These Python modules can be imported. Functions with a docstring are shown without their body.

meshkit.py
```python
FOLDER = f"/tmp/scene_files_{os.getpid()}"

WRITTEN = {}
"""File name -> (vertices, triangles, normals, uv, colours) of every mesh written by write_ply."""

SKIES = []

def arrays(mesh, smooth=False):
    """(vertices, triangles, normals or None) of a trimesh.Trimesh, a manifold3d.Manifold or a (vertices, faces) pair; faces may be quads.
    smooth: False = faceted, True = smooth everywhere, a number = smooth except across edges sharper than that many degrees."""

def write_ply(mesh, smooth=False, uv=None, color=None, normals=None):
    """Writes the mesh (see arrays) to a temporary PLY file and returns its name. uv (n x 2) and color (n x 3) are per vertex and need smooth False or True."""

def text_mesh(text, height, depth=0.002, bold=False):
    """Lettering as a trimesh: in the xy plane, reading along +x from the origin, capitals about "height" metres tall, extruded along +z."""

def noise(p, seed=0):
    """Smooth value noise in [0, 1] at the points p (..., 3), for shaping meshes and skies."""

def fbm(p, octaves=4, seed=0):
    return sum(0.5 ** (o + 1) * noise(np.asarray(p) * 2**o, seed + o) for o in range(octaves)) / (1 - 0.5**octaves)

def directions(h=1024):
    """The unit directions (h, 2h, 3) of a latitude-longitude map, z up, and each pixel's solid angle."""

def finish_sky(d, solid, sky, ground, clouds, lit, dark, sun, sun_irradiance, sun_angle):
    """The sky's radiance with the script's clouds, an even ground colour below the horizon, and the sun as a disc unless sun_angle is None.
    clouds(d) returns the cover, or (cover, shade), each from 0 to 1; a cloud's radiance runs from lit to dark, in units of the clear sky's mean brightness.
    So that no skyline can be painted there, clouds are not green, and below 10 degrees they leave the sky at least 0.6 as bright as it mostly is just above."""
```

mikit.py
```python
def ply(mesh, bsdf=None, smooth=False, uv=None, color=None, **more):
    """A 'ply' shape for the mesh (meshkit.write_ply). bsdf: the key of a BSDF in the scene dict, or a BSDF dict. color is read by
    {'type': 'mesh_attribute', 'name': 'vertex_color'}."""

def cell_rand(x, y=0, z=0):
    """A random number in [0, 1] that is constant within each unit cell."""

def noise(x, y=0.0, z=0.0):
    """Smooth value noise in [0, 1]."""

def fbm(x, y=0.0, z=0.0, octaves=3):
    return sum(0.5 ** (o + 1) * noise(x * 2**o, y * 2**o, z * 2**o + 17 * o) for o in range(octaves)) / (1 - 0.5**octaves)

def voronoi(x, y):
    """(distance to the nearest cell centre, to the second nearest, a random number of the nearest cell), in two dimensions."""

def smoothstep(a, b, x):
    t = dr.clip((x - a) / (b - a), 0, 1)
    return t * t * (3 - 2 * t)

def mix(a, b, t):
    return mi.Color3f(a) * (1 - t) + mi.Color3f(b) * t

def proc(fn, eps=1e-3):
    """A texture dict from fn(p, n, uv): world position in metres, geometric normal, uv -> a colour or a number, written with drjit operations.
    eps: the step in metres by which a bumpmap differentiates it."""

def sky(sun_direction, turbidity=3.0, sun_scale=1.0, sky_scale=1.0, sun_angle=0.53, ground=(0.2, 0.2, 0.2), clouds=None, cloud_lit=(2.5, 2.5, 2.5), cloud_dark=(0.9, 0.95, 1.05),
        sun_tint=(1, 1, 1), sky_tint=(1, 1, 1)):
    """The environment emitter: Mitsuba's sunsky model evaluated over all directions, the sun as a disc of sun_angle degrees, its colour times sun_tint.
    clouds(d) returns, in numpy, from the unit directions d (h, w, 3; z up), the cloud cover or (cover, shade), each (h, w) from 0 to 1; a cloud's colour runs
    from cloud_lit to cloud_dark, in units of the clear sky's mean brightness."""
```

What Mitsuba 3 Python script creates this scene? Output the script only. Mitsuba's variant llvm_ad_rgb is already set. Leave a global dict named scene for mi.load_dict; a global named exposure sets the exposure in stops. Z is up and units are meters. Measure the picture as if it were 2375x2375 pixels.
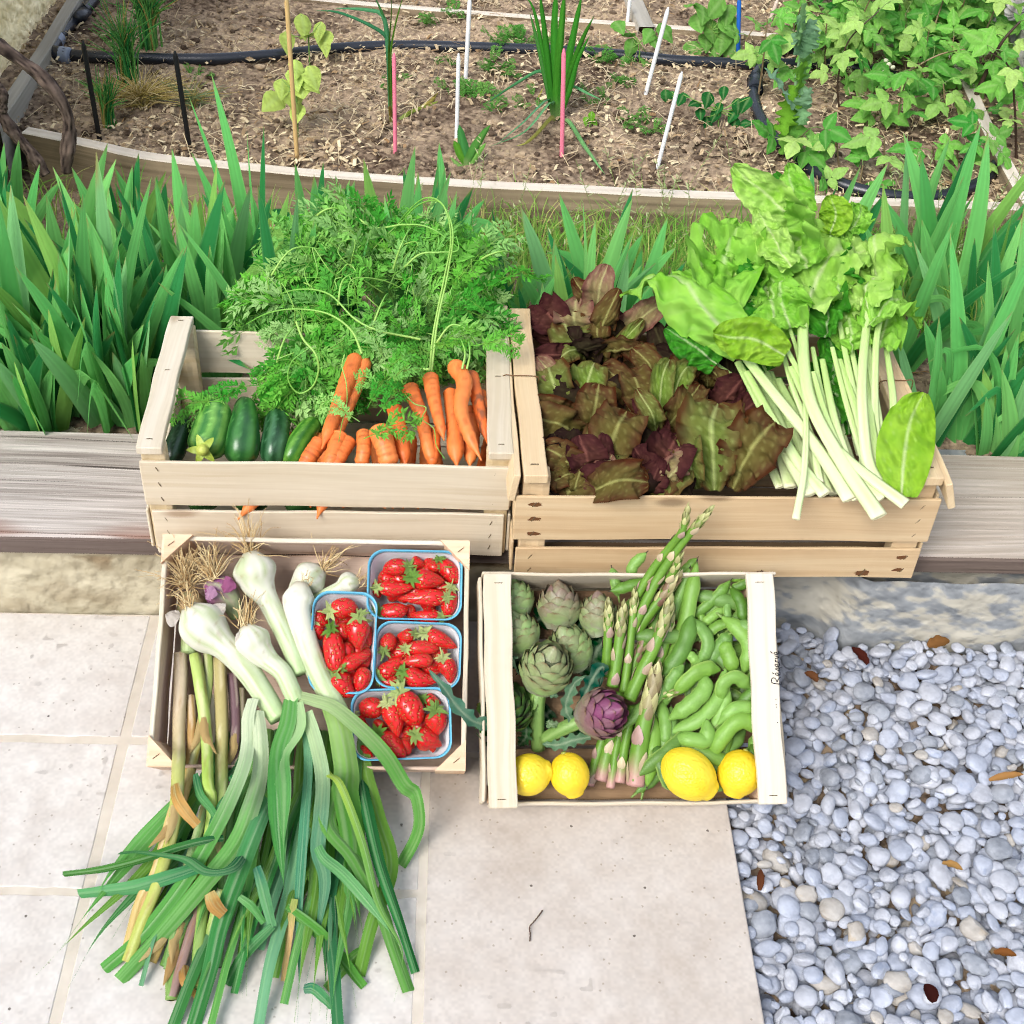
import math, random
import numpy as np, trimesh, manifold3d
import drjit as dr
import mitsuba as mi
import mikit, meshkit
from mikit import noise, fbm, voronoi, cell_rand, smoothstep, mix, proc

scene, labels = {}, {}
T4 = mi.ScalarTransform4f
# ------------------------------------------------------------------ camera, sky, exposure
CAM_ROWS = [[0.0, 0.0, 1.5], [0.04947, 0.74859, 0.83882], [-0.02336, 0.66268, 0.74854]]
scene['camera'] = {'type': 'perspective', 'fov': 41.587, 'fov_axis': 'x', 'near_clip': 0.05, 'far_clip': 80.0,
                   'to_world': T4().look_at(origin=CAM_ROWS[0], target=CAM_ROWS[1], up=CAM_ROWS[2])}
scene['sky'] = mikit.sky((-0.42, -0.62, 0.70), turbidity=3, sun_scale=0.43, sun_angle=30, clouds=lambda d: 1.0,
                         cloud_lit=(0.80, 0.90, 1.10), sun_tint=(.83, .98, 1.28), ground=(0.3, 0.3, 0.28))
exposure = 3.42

# ------------------------------------------------------------------ helpers
R = np.random.default_rng(11)
def srgb(r, g, b, k=.68):
    c = np.array([r, g, b], float) / 255
    return np.where(c < 0.04045, c / 12.92, ((c + 0.055) / 1.055) ** 2.4) * k
def C3(r, g, b): return tuple(float(x) for x in srgb(r, g, b))
def A(*x): return np.array(x, float)
def unit(v): v = np.asarray(v, float); return v / (np.linalg.norm(v, axis=-1, keepdims=True) + 1e-12)
def lerp(a, b, t): return np.asarray(a) * (1 - t) + np.asarray(b) * t
def sstep(a, b, x): t = np.clip((x - a) / (b - a), 0, 1); return t * t * (3 - 2 * t)
def mixc(a, b, t): t = np.asarray(t)[..., None]; return np.asarray(a) * (1 - t) + np.asarray(b) * t
def spline(pts, m=16):
    """Catmull-Rom through the points, m samples, any number of columns"""
    p = np.asarray(pts, float)
    if len(p) == 2: return lerp(p[0], p[1], np.linspace(0, 1, m)[:, None])
    q = np.vstack([2 * p[0] - p[1], p, 2 * p[-1] - p[-2]])
    seg = np.linalg.norm(np.diff(p[:, :3], axis=0), axis=1) + 1e-9
    s = np.r_[0, np.cumsum(seg)] / seg.sum()
    x = np.linspace(0, 1, m); i = np.clip(np.searchsorted(s, x, side='right') - 1, 0, len(p) - 2)
    t = ((x - s[i]) / (s[i + 1] - s[i]))[:, None]
    a, b, c, d = q[i], q[i + 1], q[i + 2], q[i + 3]
    return 0.5 * (2 * b + (c - a) * t + (2 * a - 5 * b + 4 * c - d) * t ** 2 + (3 * b - a - 3 * c + d) * t ** 3)
def tangents(p):
    return unit(np.gradient(p, axis=0))
def gridfaces(m, n, wrap=False):
    i, j = np.meshgrid(np.arange(m - 1), np.arange(n if wrap else n - 1), indexing='ij')
    j2 = (j + 1) % n
    a, b, c, d = i * n + j, i * n + j2, (i + 1) * n + j2, (i + 1) * n + j
    return np.vstack([np.stack([a, b, c], -1).reshape(-1, 3), np.stack([a, c, d], -1).reshape(-1, 3)])
def frames(p, hint=None):
    t = tangents(p); n = np.zeros_like(t)
    h = A(0, 0, 1) if hint is None else np.asarray(hint, float)
    if h.ndim == 2: n = h.copy()
    else:
        if np.linalg.norm(np.cross(t[0], h)) < 0.15: h = h + A(0.31, 0.9, 0.2)
        cur = h
        for i in range(len(t)):
            cur = cur - t[i] * (cur @ t[i]); cur = cur / (np.linalg.norm(cur) + 1e-12); n[i] = cur
    s = unit(np.cross(n, t)); n = np.cross(t, s)
    return t, s, n
def tube(path, r, n=8, col=(.5, .5, .5), flat=1.0, hint=None, caps=True, lump=None):
    """tube of radii r along path; col: colour or f(t, angle) -> (m, n, 3); flat: height / width; lump f(t, angle) scales the radius"""
    p = np.asarray(path, float); m = len(p); r = np.broadcast_to(r, (m,)).astype(float)
    t, s, nn = frames(p, hint)
    a = np.arange(n) * 2 * np.pi / n
    tt = np.linspace(0, 1, m)[:, None] + 0 * a[None]; aa = a[None] + 0 * tt
    rr = r[:, None] * (1 if lump is None else lump(tt, aa))
    v = p[:, None] + (rr * np.cos(aa))[..., None] * s[:, None] + (rr * flat * np.sin(aa))[..., None] * nn[:, None]
    c = np.broadcast_to(col(tt, aa) if callable(col) else np.asarray(col, float), (m, n, 3))
    v, f, c = v.reshape(-1, 3), gridfaces(m, n, True), c.reshape(-1, 3)
    if caps:
        k = len(v); v = np.vstack([v, p[0], p[-1]]); c = np.vstack([c, c[:n].mean(0), c[-n:].mean(0)])
        j = np.arange(n); j2 = (j + 1) % n
        f = np.vstack([f, np.stack([j2, j, j * 0 + k], 1), np.stack([j + (m - 1) * n, j2 + (m - 1) * n, j * 0 + k + 1], 1)])
    return v, f, c
def blade(path, w, up, nx=5, col=(.1, .3, .1), fold=0.0, ruf=0.0, rfreq=5.0, cup=0.0, seed=0, roll=None, rough=0.0):
    """leaf-like sheet along the path: half widths w, up the side its face looks to; fold: V shape, cup: U shape, ruf: ruffled margin"""
    p = np.asarray(path, float); m = len(p); w = np.broadcast_to(w, (m,)).astype(float)
    t, s, n = frames(p, up)
    if roll is not None:
        ro = np.broadcast_to(roll, (m,))[:, None]; s, n = s * np.cos(ro) + n * np.sin(ro), n * np.cos(ro) - s * np.sin(ro)
    S = np.linspace(-1, 1, nx)[None] + np.zeros((m, 1)); TT = np.linspace(0, 1, m)[:, None] + 0 * S
    g = np.random.default_rng(seed); ph = g.uniform(0, 6.28, 8)
    wave = 0
    if ruf:
        sd = np.where(S < 0, 0, 1.7)
        wave = ruf * np.abs(S) ** 1.6 * (np.sin(6.28 * rfreq * TT + ph[0] + sd * 2 + ph[4] * (S < 0)) + 0.6 * np.sin(6.28 * rfreq * 2.1 * TT + ph[1] + sd * 3) + 0.35 * np.sin(6.28 * rfreq * 4.3 * TT + ph[2] + 5 * S))
    off = fold * np.abs(S) + cup * S ** 2 + wave
    if rough: off = off + rough * (meshkit.fbm(np.stack([S * 2.3 + 7.7 * (seed % 97), TT * 9, TT * 0 + seed % 13], -1), 3) - .5) * 2
    v = p[:, None] + s[:, None] * (S * w[:, None])[..., None] + n[:, None] * (off * w[:, None])[..., None]
    c = np.broadcast_to(col(TT, S) if callable(col) else np.asarray(col, float), (m, nx, 3))
    return v.reshape(-1, 3), gridfaces(m, nx)[:, ::-1], c.reshape(-1, 3)
_ico = {}
def ico(sub):
    if sub not in _ico:
        q = trimesh.creation.icosphere(subdivisions=sub); _ico[sub] = (np.array(q.vertices), np.array(q.faces))
    return _ico[sub]
def blob(center, axes, sub=2, amp=0.0, freq=1.5, seed=0, col=(.5, .5, .5)):
    d, f = ico(sub)
    k = 1 + amp * (meshkit.fbm(d * freq + seed * 3.7, 3, seed) - .5) * 2 if amp else 1
    v = (d * (k[:, None] if amp else 1)) @ np.asarray(axes, float) + np.asarray(center, float)
    c = np.broadcast_to(col(d) if callable(col) else np.asarray(col, float), v.shape)
    return v, f, c
def join(ms):
    v, f, c, k = [], [], [], 0
    for m in ms:
        v.append(m[0]); f.append(m[1] + k); c.append(m[2]); k += len(m[0])
    return np.vstack(v), np.vstack(f), np.vstack(c)
def moved(m, M, o):
    return m[0] @ np.asarray(M) + np.asarray(o), m[1], m[2]
def rotmat(axis, a):
    x, y, z = unit(axis); c, s = math.cos(a), math.sin(a); C = 1 - c
    return np.array([[c + x*x*C, x*y*C - z*s, x*z*C + y*s], [y*x*C + z*s, c + y*y*C, y*z*C - x*s], [z*x*C - y*s, z*y*C + x*s, c + z*z*C]])
_used = {}
def key(base):
    n = _used.get(base, 0); _used[base] = n + 1
    return base if n == 0 else f'{base}_{n:03d}'
def thing(name, label, cat, group=None):
    k = key(name); labels[k] = {'label': label, 'category': cat}
    if group: labels[k]['group'] = group
    return k
PALETTE = []
def colour_uv(c):
    """The mesh's own vertex colours as two coordinates (Mitsuba joins meshes that have only uv): each mesh gets a palette row = mean colour and its two main colour axes"""
    m = c.mean(0); d = c - m; w, e = np.linalg.eigh(d.T @ d / len(c)); e = e[:, ::-1].T[:2]
    x = d @ e.T; lo, hi = x.min(0), x.max(0); sp = np.maximum(hi - lo, 1e-6)
    PALETTE.append(np.r_[m + lo @ e, e[0] * sp[0], e[1] * sp[1]])
    q = (x - lo) / sp
    return np.stack([2.0 * (len(PALETTE) - 1) + .25 + .9 * q[:, 0], q[:, 1]], 1)
TABLE = {}
def own_colour(p, n, uv):
    if not TABLE:
        t = np.array(PALETTE, dtype=np.float32).T
        for i in range(9): TABLE[i] = mi.Float(np.ascontiguousarray(t[i]))
        dr.eval(*TABLE.values())
    i = mi.UInt32(dr.clip(dr.floor(uv.x * .5), 0, len(PALETTE) - 1)); a = dr.clip((uv.x - 2 * mi.Float(i) - .25) / .9, 0, 1); b = uv.y
    g_ = [dr.gather(mi.Float, TABLE[j], i) for j in range(9)]
    return mi.Color3f(*[dr.clip(g_[j] + g_[3 + j] * a + g_[6 + j] * b, 0, 1) for j in range(3)])
def part(parent, name, mesh, bsdf, smooth=True, label=None, kind=None, **more):
    """one entry of the scene: a child of parent, or the thing itself (name None); mesh (v, f, c) or a list of them"""
    k = parent if name is None else key(parent + '__' + name)
    if isinstance(mesh, list): mesh = join(mesh)
    scene[k] = mikit.ply((mesh[0], mesh[1]), bsdf, smooth=smooth, uv=colour_uv(np.clip(mesh[2], 0, 1)), **more)
    if label or kind: labels[k] = {**({'label': label} if label else {}), **({'kind': kind} if kind else {})}
    return k
def partuv(parent, name, mesh, bsdf, smooth=False, label=None, kind=None, **more):
    k = parent if name is None else key(parent + '__' + name)
    scene[k] = mikit.ply((mesh[0], mesh[1]), bsdf, smooth=smooth, uv=mesh[2], **more)
    if label or kind: labels.setdefault(k, {}).update({**({'label': label} if label else {}), **({'kind': kind} if kind else {})})
    return k
def struct(name, label=None):
    labels[name] = {'kind': 'structure', **({'label': label} if label else {})}
    return name
_boxid = [0]
def plank(o, ax, ay, az, L, W, H, bev=0.0012, warp=0.0, seg=1):
    """chamfered board: o its centre, ax along the grain; returns v, f, uv with uv in metres along / across (plus ten times a running number)"""
    xs = np.linspace(-L / 2 + bev, L / 2 - bev, seg + 1)
    prof = np.array([(-W/2+bev, -H/2), (W/2-bev, -H/2), (W/2, -H/2+bev), (W/2, H/2-bev), (W/2-bev, H/2), (-W/2+bev, H/2), (-W/2, H/2-bev), (-W/2, -H/2+bev)])
    inner = prof * [1 - 2*bev/W, 1 - 2*bev/H]
    rings = [(-L/2, inner)] + [(x, prof) for x in xs] + [(L/2, inner)]
    _boxid[0] += 1; k = _boxid[0]
    V, UV = [], []
    for x, pr in rings:
        dz = warp * math.sin(x / L * 5 + k) + (warp * .6 * math.sin(x / L * 17 + 2 * k) if warp else 0)
        for a, b in pr:
            V.append((x, a + dz * 1.3, b + dz * .3)); UV.append((x + L / 2 + 10 * k, a + (b if abs(b) > abs(a) else 0) + W))
    V, UV = np.array(V), np.array(UV); m = len(rings)
    F = gridfaces(m, 8, True)
    j = np.arange(1, 7)
    F = np.vstack([F, np.stack([j * 0, j + 1, j], 1), np.stack([j * 0, j, j + 1], 1) + (m - 1) * 8])
    M = np.array([ax, ay, az], float)
    if np.linalg.det(M) < 0: F = F[:, ::-1]
    V = V @ M + np.asarray(o, float)
    V3, F3, U3 = V[F.reshape(-1)], np.arange(len(F) * 3).reshape(-1, 3), UV[F.reshape(-1)]
    return V3, F3, U3
def joinuv(ms): return join(ms)

# ------------------------------------------------------------------ materials
VC = proc(own_colour)
def princ(base, rough, spec=.5, **k):
    return {'type': 'twosided', 'bsdf': {'type': 'principled', 'base_color': base, 'roughness': rough, 'specular': spec, **k}}
def rgbt(c): return {'type': 'rgb', 'value': [float(x) for x in c]}
scene['leafy'] = {'type': 'principledthin', 'base_color': VC, 'roughness': .5, 'diff_trans': .75, 'spec_trans': 0.0, 'eta': 1.35}
scene['glossy_leaf'] = {'type': 'principledthin', 'base_color': VC, 'roughness': .24, 'diff_trans': .55, 'spec_trans': 0.0, 'eta': 1.45}
scene['matte'] = princ(VC, .9, .2)
scene['satin'] = princ(VC, .5, .4)
scene['waxy'] = princ(VC, .32, .5)
scene['shiny'] = princ(VC, .2, .5)
def bumped(bsdf, fn, scale, eps=1e-3):
    return {'type': 'twosided', 'bsdf': {'type': 'bumpmap', 'arbitrary': {**proc(fn, eps)}, 'scale': scale, 'bsdf': bsdf}}
def bare(base, rough, spec=.5, **k): return {'type': 'principled', 'base_color': base, 'roughness': rough, 'specular': spec, **k}
def peel_bump(p, n, uv): return noise(p.x * 480, p.y * 480, p.z * 480)
scene['peel'] = bumped(bare(VC, .38, .5), peel_bump, .0013, 5e-4)

def wood_fn(lo, hi, dark, grain=160., stain=0.0, knots=.5):
    lo, hi, dark = [tuple(float(a) for a in x) for x in (lo, hi, dark)]
    def fn(p, n, uv):
        k = dr.floor(uv.x / 10.0); u = uv.x - 10 * k; v = uv.y
        r = cell_rand(k, 3.0)
        wv = noise(u * 5, k * 3.1, v * 9) * .02
        g = fbm(u * 4 + k * 7.3, (v + wv) * grain, k, 3)
        w = fbm(u * 2.2 + k * 1.7, (v + wv) * 22, 5.0, 2)
        fine = noise(u * 25, (v + wv) * 900, k)
        c = mix(lo, hi, dr.clip(.5 + (g - .5) * 1.0 + (w - .5) * .9 + (r - .5) * .55 + (fine - .5) * .25, 0, 1))
        kd, _, kr = voronoi(u * 5 + k * 3.3, v * 14 + k)
        kn = smoothstep(.16, .05, kd) * dr.select(kr < .14 * knots * 2, 1.0, 0.0)
        c = mix(c, dark, kn * .55)
        if stain:
            e = dr.abs(u - .013)
            row = dr.abs(v * 38 - dr.floor(v * 38) - .5)
            s = smoothstep(.022, .004, e + (noise(v * 300, k, u * 60) - .5) * .02) * smoothstep(.30, .06, row)
            c = mix(c, dark, s * stain)
        return c
    return fn
scene['wood_pale'] = princ(proc(wood_fn(srgb(214, 188, 143), srgb(240, 222, 186), srgb(120, 80, 50))), .62, .3)
scene['wood_pale_new'] = princ(proc(wood_fn(srgb(208, 190, 160), srgb(230, 217, 193), srgb(140, 100, 66))), .62, .3)
scene['wood_honey'] = princ(proc(wood_fn(srgb(206, 174, 132), srgb(230, 206, 166), srgb(70, 40, 22), 130., .0)), .6, .3)
scene['wood_floor_shade'] = princ(proc(wood_fn(srgb(120, 92, 66), srgb(168, 136, 102), srgb(60, 40, 26), 130.)), .7, .2)  # crate floor boards, darkened in colour to stand for shade under the produce
scene['wood_pink'] = princ(proc(wood_fn(srgb(226, 182, 145), srgb(243, 214, 180), srgb(170, 110, 70))), .62, .3)
scene['wood_rail'] = princ(proc(wood_fn(srgb(208, 192, 164), srgb(228, 216, 196), srgb(150, 120, 90))), .62, .3)
scene['staple_metal'] = princ(rgbt(srgb(110, 92, 66)), .5, .5)
scene['stain_mark'] = princ(rgbt(srgb(92, 58, 34)), .8, .2)
def beam_fn(p, n, uv):
    k = dr.floor(uv.x / 10.0); u = uv.x - 10 * k; v = uv.y
    wv = noise(u * 3, v * 6) * .02 + noise(u * 1.3, v * 3, 4.0) * .03
    g = fbm(u * 5, (v + wv) * 150, k, 3); f2 = noise(u * 14, (v + wv) * 620, k)
    b = fbm(u * 1.7, v * 9, 3.0, 3)
    c = mix(C3(138, 126, 118), C3(222, 211, 202), dr.clip(.5 + (g - .5) * 1.05 + (f2 - .5) * .5 + (b - .5) * .8, 0, 1))
    c = mix(c, C3(190, 172, 150), smoothstep(.45, .8, p.x + (b - .5) * .6) * .5)
    cr = noise(u * 1.6 + 3, (v + wv * 1.4) * 58, k + 2)
    crack = smoothstep(.035, .0, dr.abs(cr - .5)) * smoothstep(.52, .62, noise(u * 2.4, v * 30, k + 9))
    c = mix(c, C3(52, 40, 34), crack * .85)
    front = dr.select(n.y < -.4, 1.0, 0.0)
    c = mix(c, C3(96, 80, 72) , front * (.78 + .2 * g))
    st = smoothstep(1.475, 1.44, p.y + (noise(u * 9, v * 40) - .5) * .05) * smoothstep(.5, .62, fbm(u * 6, v * 10, 7.0, 2)) * smoothstep(.0, -.25, p.x)
    return mix(c, C3(128, 70, 40), st * .6 * (1 - front))
def beam_bump(p, n, uv): return fbm(uv.x * 6, uv.y * 260, 0.0, 2)
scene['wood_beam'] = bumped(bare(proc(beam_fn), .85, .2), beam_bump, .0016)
def board_fn(p, n, uv):
    k = dr.floor(uv.x / 10.0); u = uv.x - 10 * k; v = uv.y
    g = fbm(u * 4, v * 130, k, 3); b = fbm(u * 3, v * 14, 1.0, 3)
    c = mix(C3(112, 96, 76), C3(178, 158, 130), dr.clip(.5 + (g - .5) * 1.1 + (b - .5) * .9, 0, 1))
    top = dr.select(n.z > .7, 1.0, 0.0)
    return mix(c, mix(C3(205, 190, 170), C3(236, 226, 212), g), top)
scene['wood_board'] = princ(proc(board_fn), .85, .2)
def greyboard_fn(p, n, uv):
    g = fbm(uv.x * 5, uv.y * 90, 1.0, 3)
    return mix(C3(138, 132, 120), C3(196, 190, 178), g)
scene['wood_grey'] = princ(proc(greyboard_fn), .85, .2)
def paving_fn(p, n, uv):
    r = cell_rand(dr.floor(uv.x + .5), 4.0)
    a = fbm(p.x * 7 + r * 30, p.y * 7, r * 9, 4); b = fbm(p.x * 38, p.y * 38, 2.0, 3); c3 = noise(p.x * 260, p.y * 260, p.z * 200)
    c = mix(C3(204, 194, 184), C3(230, 224, 216), dr.clip(.5 + (a - .5) * 1.3 + (b - .5) * .8, 0, 1))
    tan = dr.select(uv.y > 1.5, 1.0, 0.0)
    c = mix(c, mix(C3(190, 176, 162), C3(212, 202, 192), dr.clip(.5 + (a - .5) * 1.6 + (b - .5) * .7, 0, 1)), tan * .85)
    pit = smoothstep(.8, .93, noise(p.x * 90, p.y * 90, 7.0)) * smoothstep(.5, .7, a)
    c = mix(c, C3(150, 140, 130), pit * .5)
    d2, _, r2 = voronoi(p.x * 85 + 3, p.y * 85)
    c = mix(c, C3(140, 124, 108), smoothstep(.17, .06, d2) * dr.select(r2 < .10, 1.0, 0.0) * .55)
    d1, _, rr = voronoi(p.x * 22, p.y * 22)
    c = mix(c, C3(58, 48, 40), smoothstep(.05, .028, d1) * dr.select(rr < .05, 1.0, 0.0) * .8)
    return c * (0.94 + .12 * c3)
def paving_bump(p, n, uv): return fbm(p.x * 60, p.y * 60, p.z * 60, 3) + .4 * smoothstep(.75, .9, noise(p.x * 90, p.y * 90, 7.0))
scene['limestone'] = bumped(bare(proc(paving_fn), .7, .25), paving_bump, .0012)
def grout_fn(p, n, uv):
    a = fbm(p.x * 50, p.y * 50, 1.0, 3)
    return mix(C3(206, 194, 176), C3(226, 215, 199), a)
scene['grout'] = princ(proc(grout_fn), .95, .1)
def wall_fn(p, n, uv):
    a = fbm(p.x * 9, p.z * 16, p.y * 9, 4); b = fbm(p.x * 55, p.z * 60, 3.0, 3)
    c = mix(C3(170, 158, 130), C3(216, 206, 178), dr.clip(.5 + (a - .5) * 1.2 + (b - .5) * .7, 0, 1))
    st = smoothstep(.52, .7, fbm(p.x * 14 + 5, p.z * 30, 6.0, 3)) * (.35 + .65 * smoothstep(.06, .12, p.z))
    c = mix(c, C3(128, 104, 74), st * .75)
    right = smoothstep(.30, .36, p.x)
    pa = fbm(p.x * 8 + p.z * 7, p.z * 22 - p.x * 9, 2.0, 4); pb = fbm(p.x * 40 + p.z * 30, p.z * 60, 3.0, 3)
    grey = mix(C3(112, 116, 120), C3(186, 188, 188), pb)
    cream = mix(C3(170, 164, 148), C3(208, 202, 186), pb)
    cover = smoothstep(.40, .62, pa + (pb - .5) * .7 - .03 * smoothstep(.52, .56, p.x) + .10 * smoothstep(.52, .50, p.x))
    return mix(c, mix(grey, cream, cover), right)
def wall_bump(p, n, uv): return fbm(p.x * 45, p.z * 45, p.y * 45, 4)
scene['render_wall'] = bumped(bare(proc(wall_fn), .9, .15), wall_bump, .012)
def rough_fn(p, n, uv):
    a = fbm(p.x * 30, p.y * 30, p.z * 30, 4); b = fbm(p.x * 5, p.y * 5, p.z * 5, 3)
    c = mix(C3(250, 230, 172), C3(318, 300, 250), dr.clip(.5 + (a - .5) * 1.8 + (b - .5) * .6, 0, 1))
    return mix(c, mix(C3(120, 118, 112), C3(206, 204, 196), dr.clip(.5 + (a - .5) * 2.2, 0, 1)), smoothstep(.5, .6, p.x))
def rough_bump(p, n, uv): return fbm(p.x * 60, p.y * 60, p.z * 60, 3)
scene['roughcast'] = bumped(bare(proc(rough_fn), .95, .1), rough_bump, .012)
def soil_fn(p, n, uv):
    a = fbm(p.x * 120, p.y * 120, p.z * 120, 3); b = fbm(p.x * 9, p.y * 9, 3.0, 3)
    c = mix(C3(78, 62, 50), C3(186, 162, 136), dr.clip(.5 + (a - .5) * 1.5 + (b - .5) * 1.1, 0, 1))
    ch = smoothstep(.64, .70, noise(p.x * 210, p.y * 150, p.z * 100)) * smoothstep(.42, .6, b)
    return mix(c, C3(206, 182, 144), ch * .6)
scene['soil'] = princ(proc(soil_fn), .95, .1)
def pebble_fn(lo, hi, vein):
    lo, hi, vein = [tuple(float(a) for a in x) for x in (lo, hi, vein)]
    def fn(p, n, uv):
        a = fbm(p.x * 45, p.y * 45, p.z * 45, 3); b = fbm(p.x * 210, p.y * 210, p.z * 210, 2)
        c = mix(lo, hi, dr.clip(.5 + (a - .5) * 1.7 + (b - .5) * .7, 0, 1))
        return mix(c, vein, smoothstep(.60, .72, fbm(p.x * 70 + 9, p.y * 70, p.z * 70, 3)) * .5)
    return fn
PEB = ['pebble_white', 'pebble_blue', 'pebble_grey', 'pebble_warm']
for nm, a, b, c in zip(PEB, [(166, 168, 176), (152, 157, 170), (128, 132, 140), (160, 152, 142)], [(204, 206, 214), (190, 195, 208), (174, 178, 186), (198, 192, 184)], [(150, 156, 168), (140, 152, 176), (118, 122, 130), (176, 156, 126)]):
    scene[nm] = bumped(bare(proc(pebble_fn(srgb(*a), srgb(*b), srgb(*c))), .6, .35), peel_bump, .0005)
scene['black_plastic'] = princ(rgbt(srgb(30, 34, 44)), .35, .5)
scene['grey_plastic'] = princ(rgbt(srgb(140, 150, 170)), .4, .5)
# ------------------------------------------------------------------ the setting: paving, gravel, wall, beam
X, Yv, Z = A(1, 0, 0), A(0, 1, 0), A(0, 0, 1)
struct('paving')
def slab(x0, x1, y0, y1, tan):
    m = plank(((x0 + x1) / 2, (y0 + y1) / 2, -.02), X, Yv, Z, x1 - x0, y1 - y0, .04, bev=.0015, seg=40)
    uv = m[2] * 0 + [len([k for k in scene if 'paving__slab' in k]), 2. if tan else 0.]
    # fine, slightly broken edge
    v = m[0].copy(); v[:, 0] += (meshkit.fbm(v * 55, 3, 3) - .5) * .006; v[:, 1] += (meshkit.fbm(v * 55, 3, 4) - .5) * .006
    partuv('paving', 'slab', (v, m[1], uv), 'limestone')
xs = [(-1.7, -1.10), (-1.087, -.444), (-.430, -.024), (-.012, .394)]
for i, (a, b) in enumerate(xs):
    for y0, y1, t in ([(1.208, 1.441, 0), (.967, 1.196, 0), (.60, .956, 0), (.1, .588, 0)] if i < 3 else [(1.19, 1.441, 1), (.62, 1.178, 1), (.1, .607, 1)]):
        slab(a, b, y0, y1, t)
def sheet(x0, x1, y0, y1, nx, ny, zf):
    x, y = np.meshgrid(np.linspace(x0, x1, nx), np.linspace(y0, y1, ny), indexing='ij')
    P = np.stack([x, y, 0 * x], -1); P[..., 2] = zf(x, y)
    return P.reshape(-1, 3), gridfaces(nx, ny), np.full((nx * ny, 3), .3)
partuv('paving', 'grout', (lambda m: (m[0], m[1], m[0][:, :2]))(sheet(-1.7, .391, .1, 1.443, 120, 90, lambda x, y: -.0012 + .0016 * (meshkit.fbm(np.stack([x * 25, y * 25, 0 * x], -1), 3) - .5))), 'grout', smooth=True)

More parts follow.
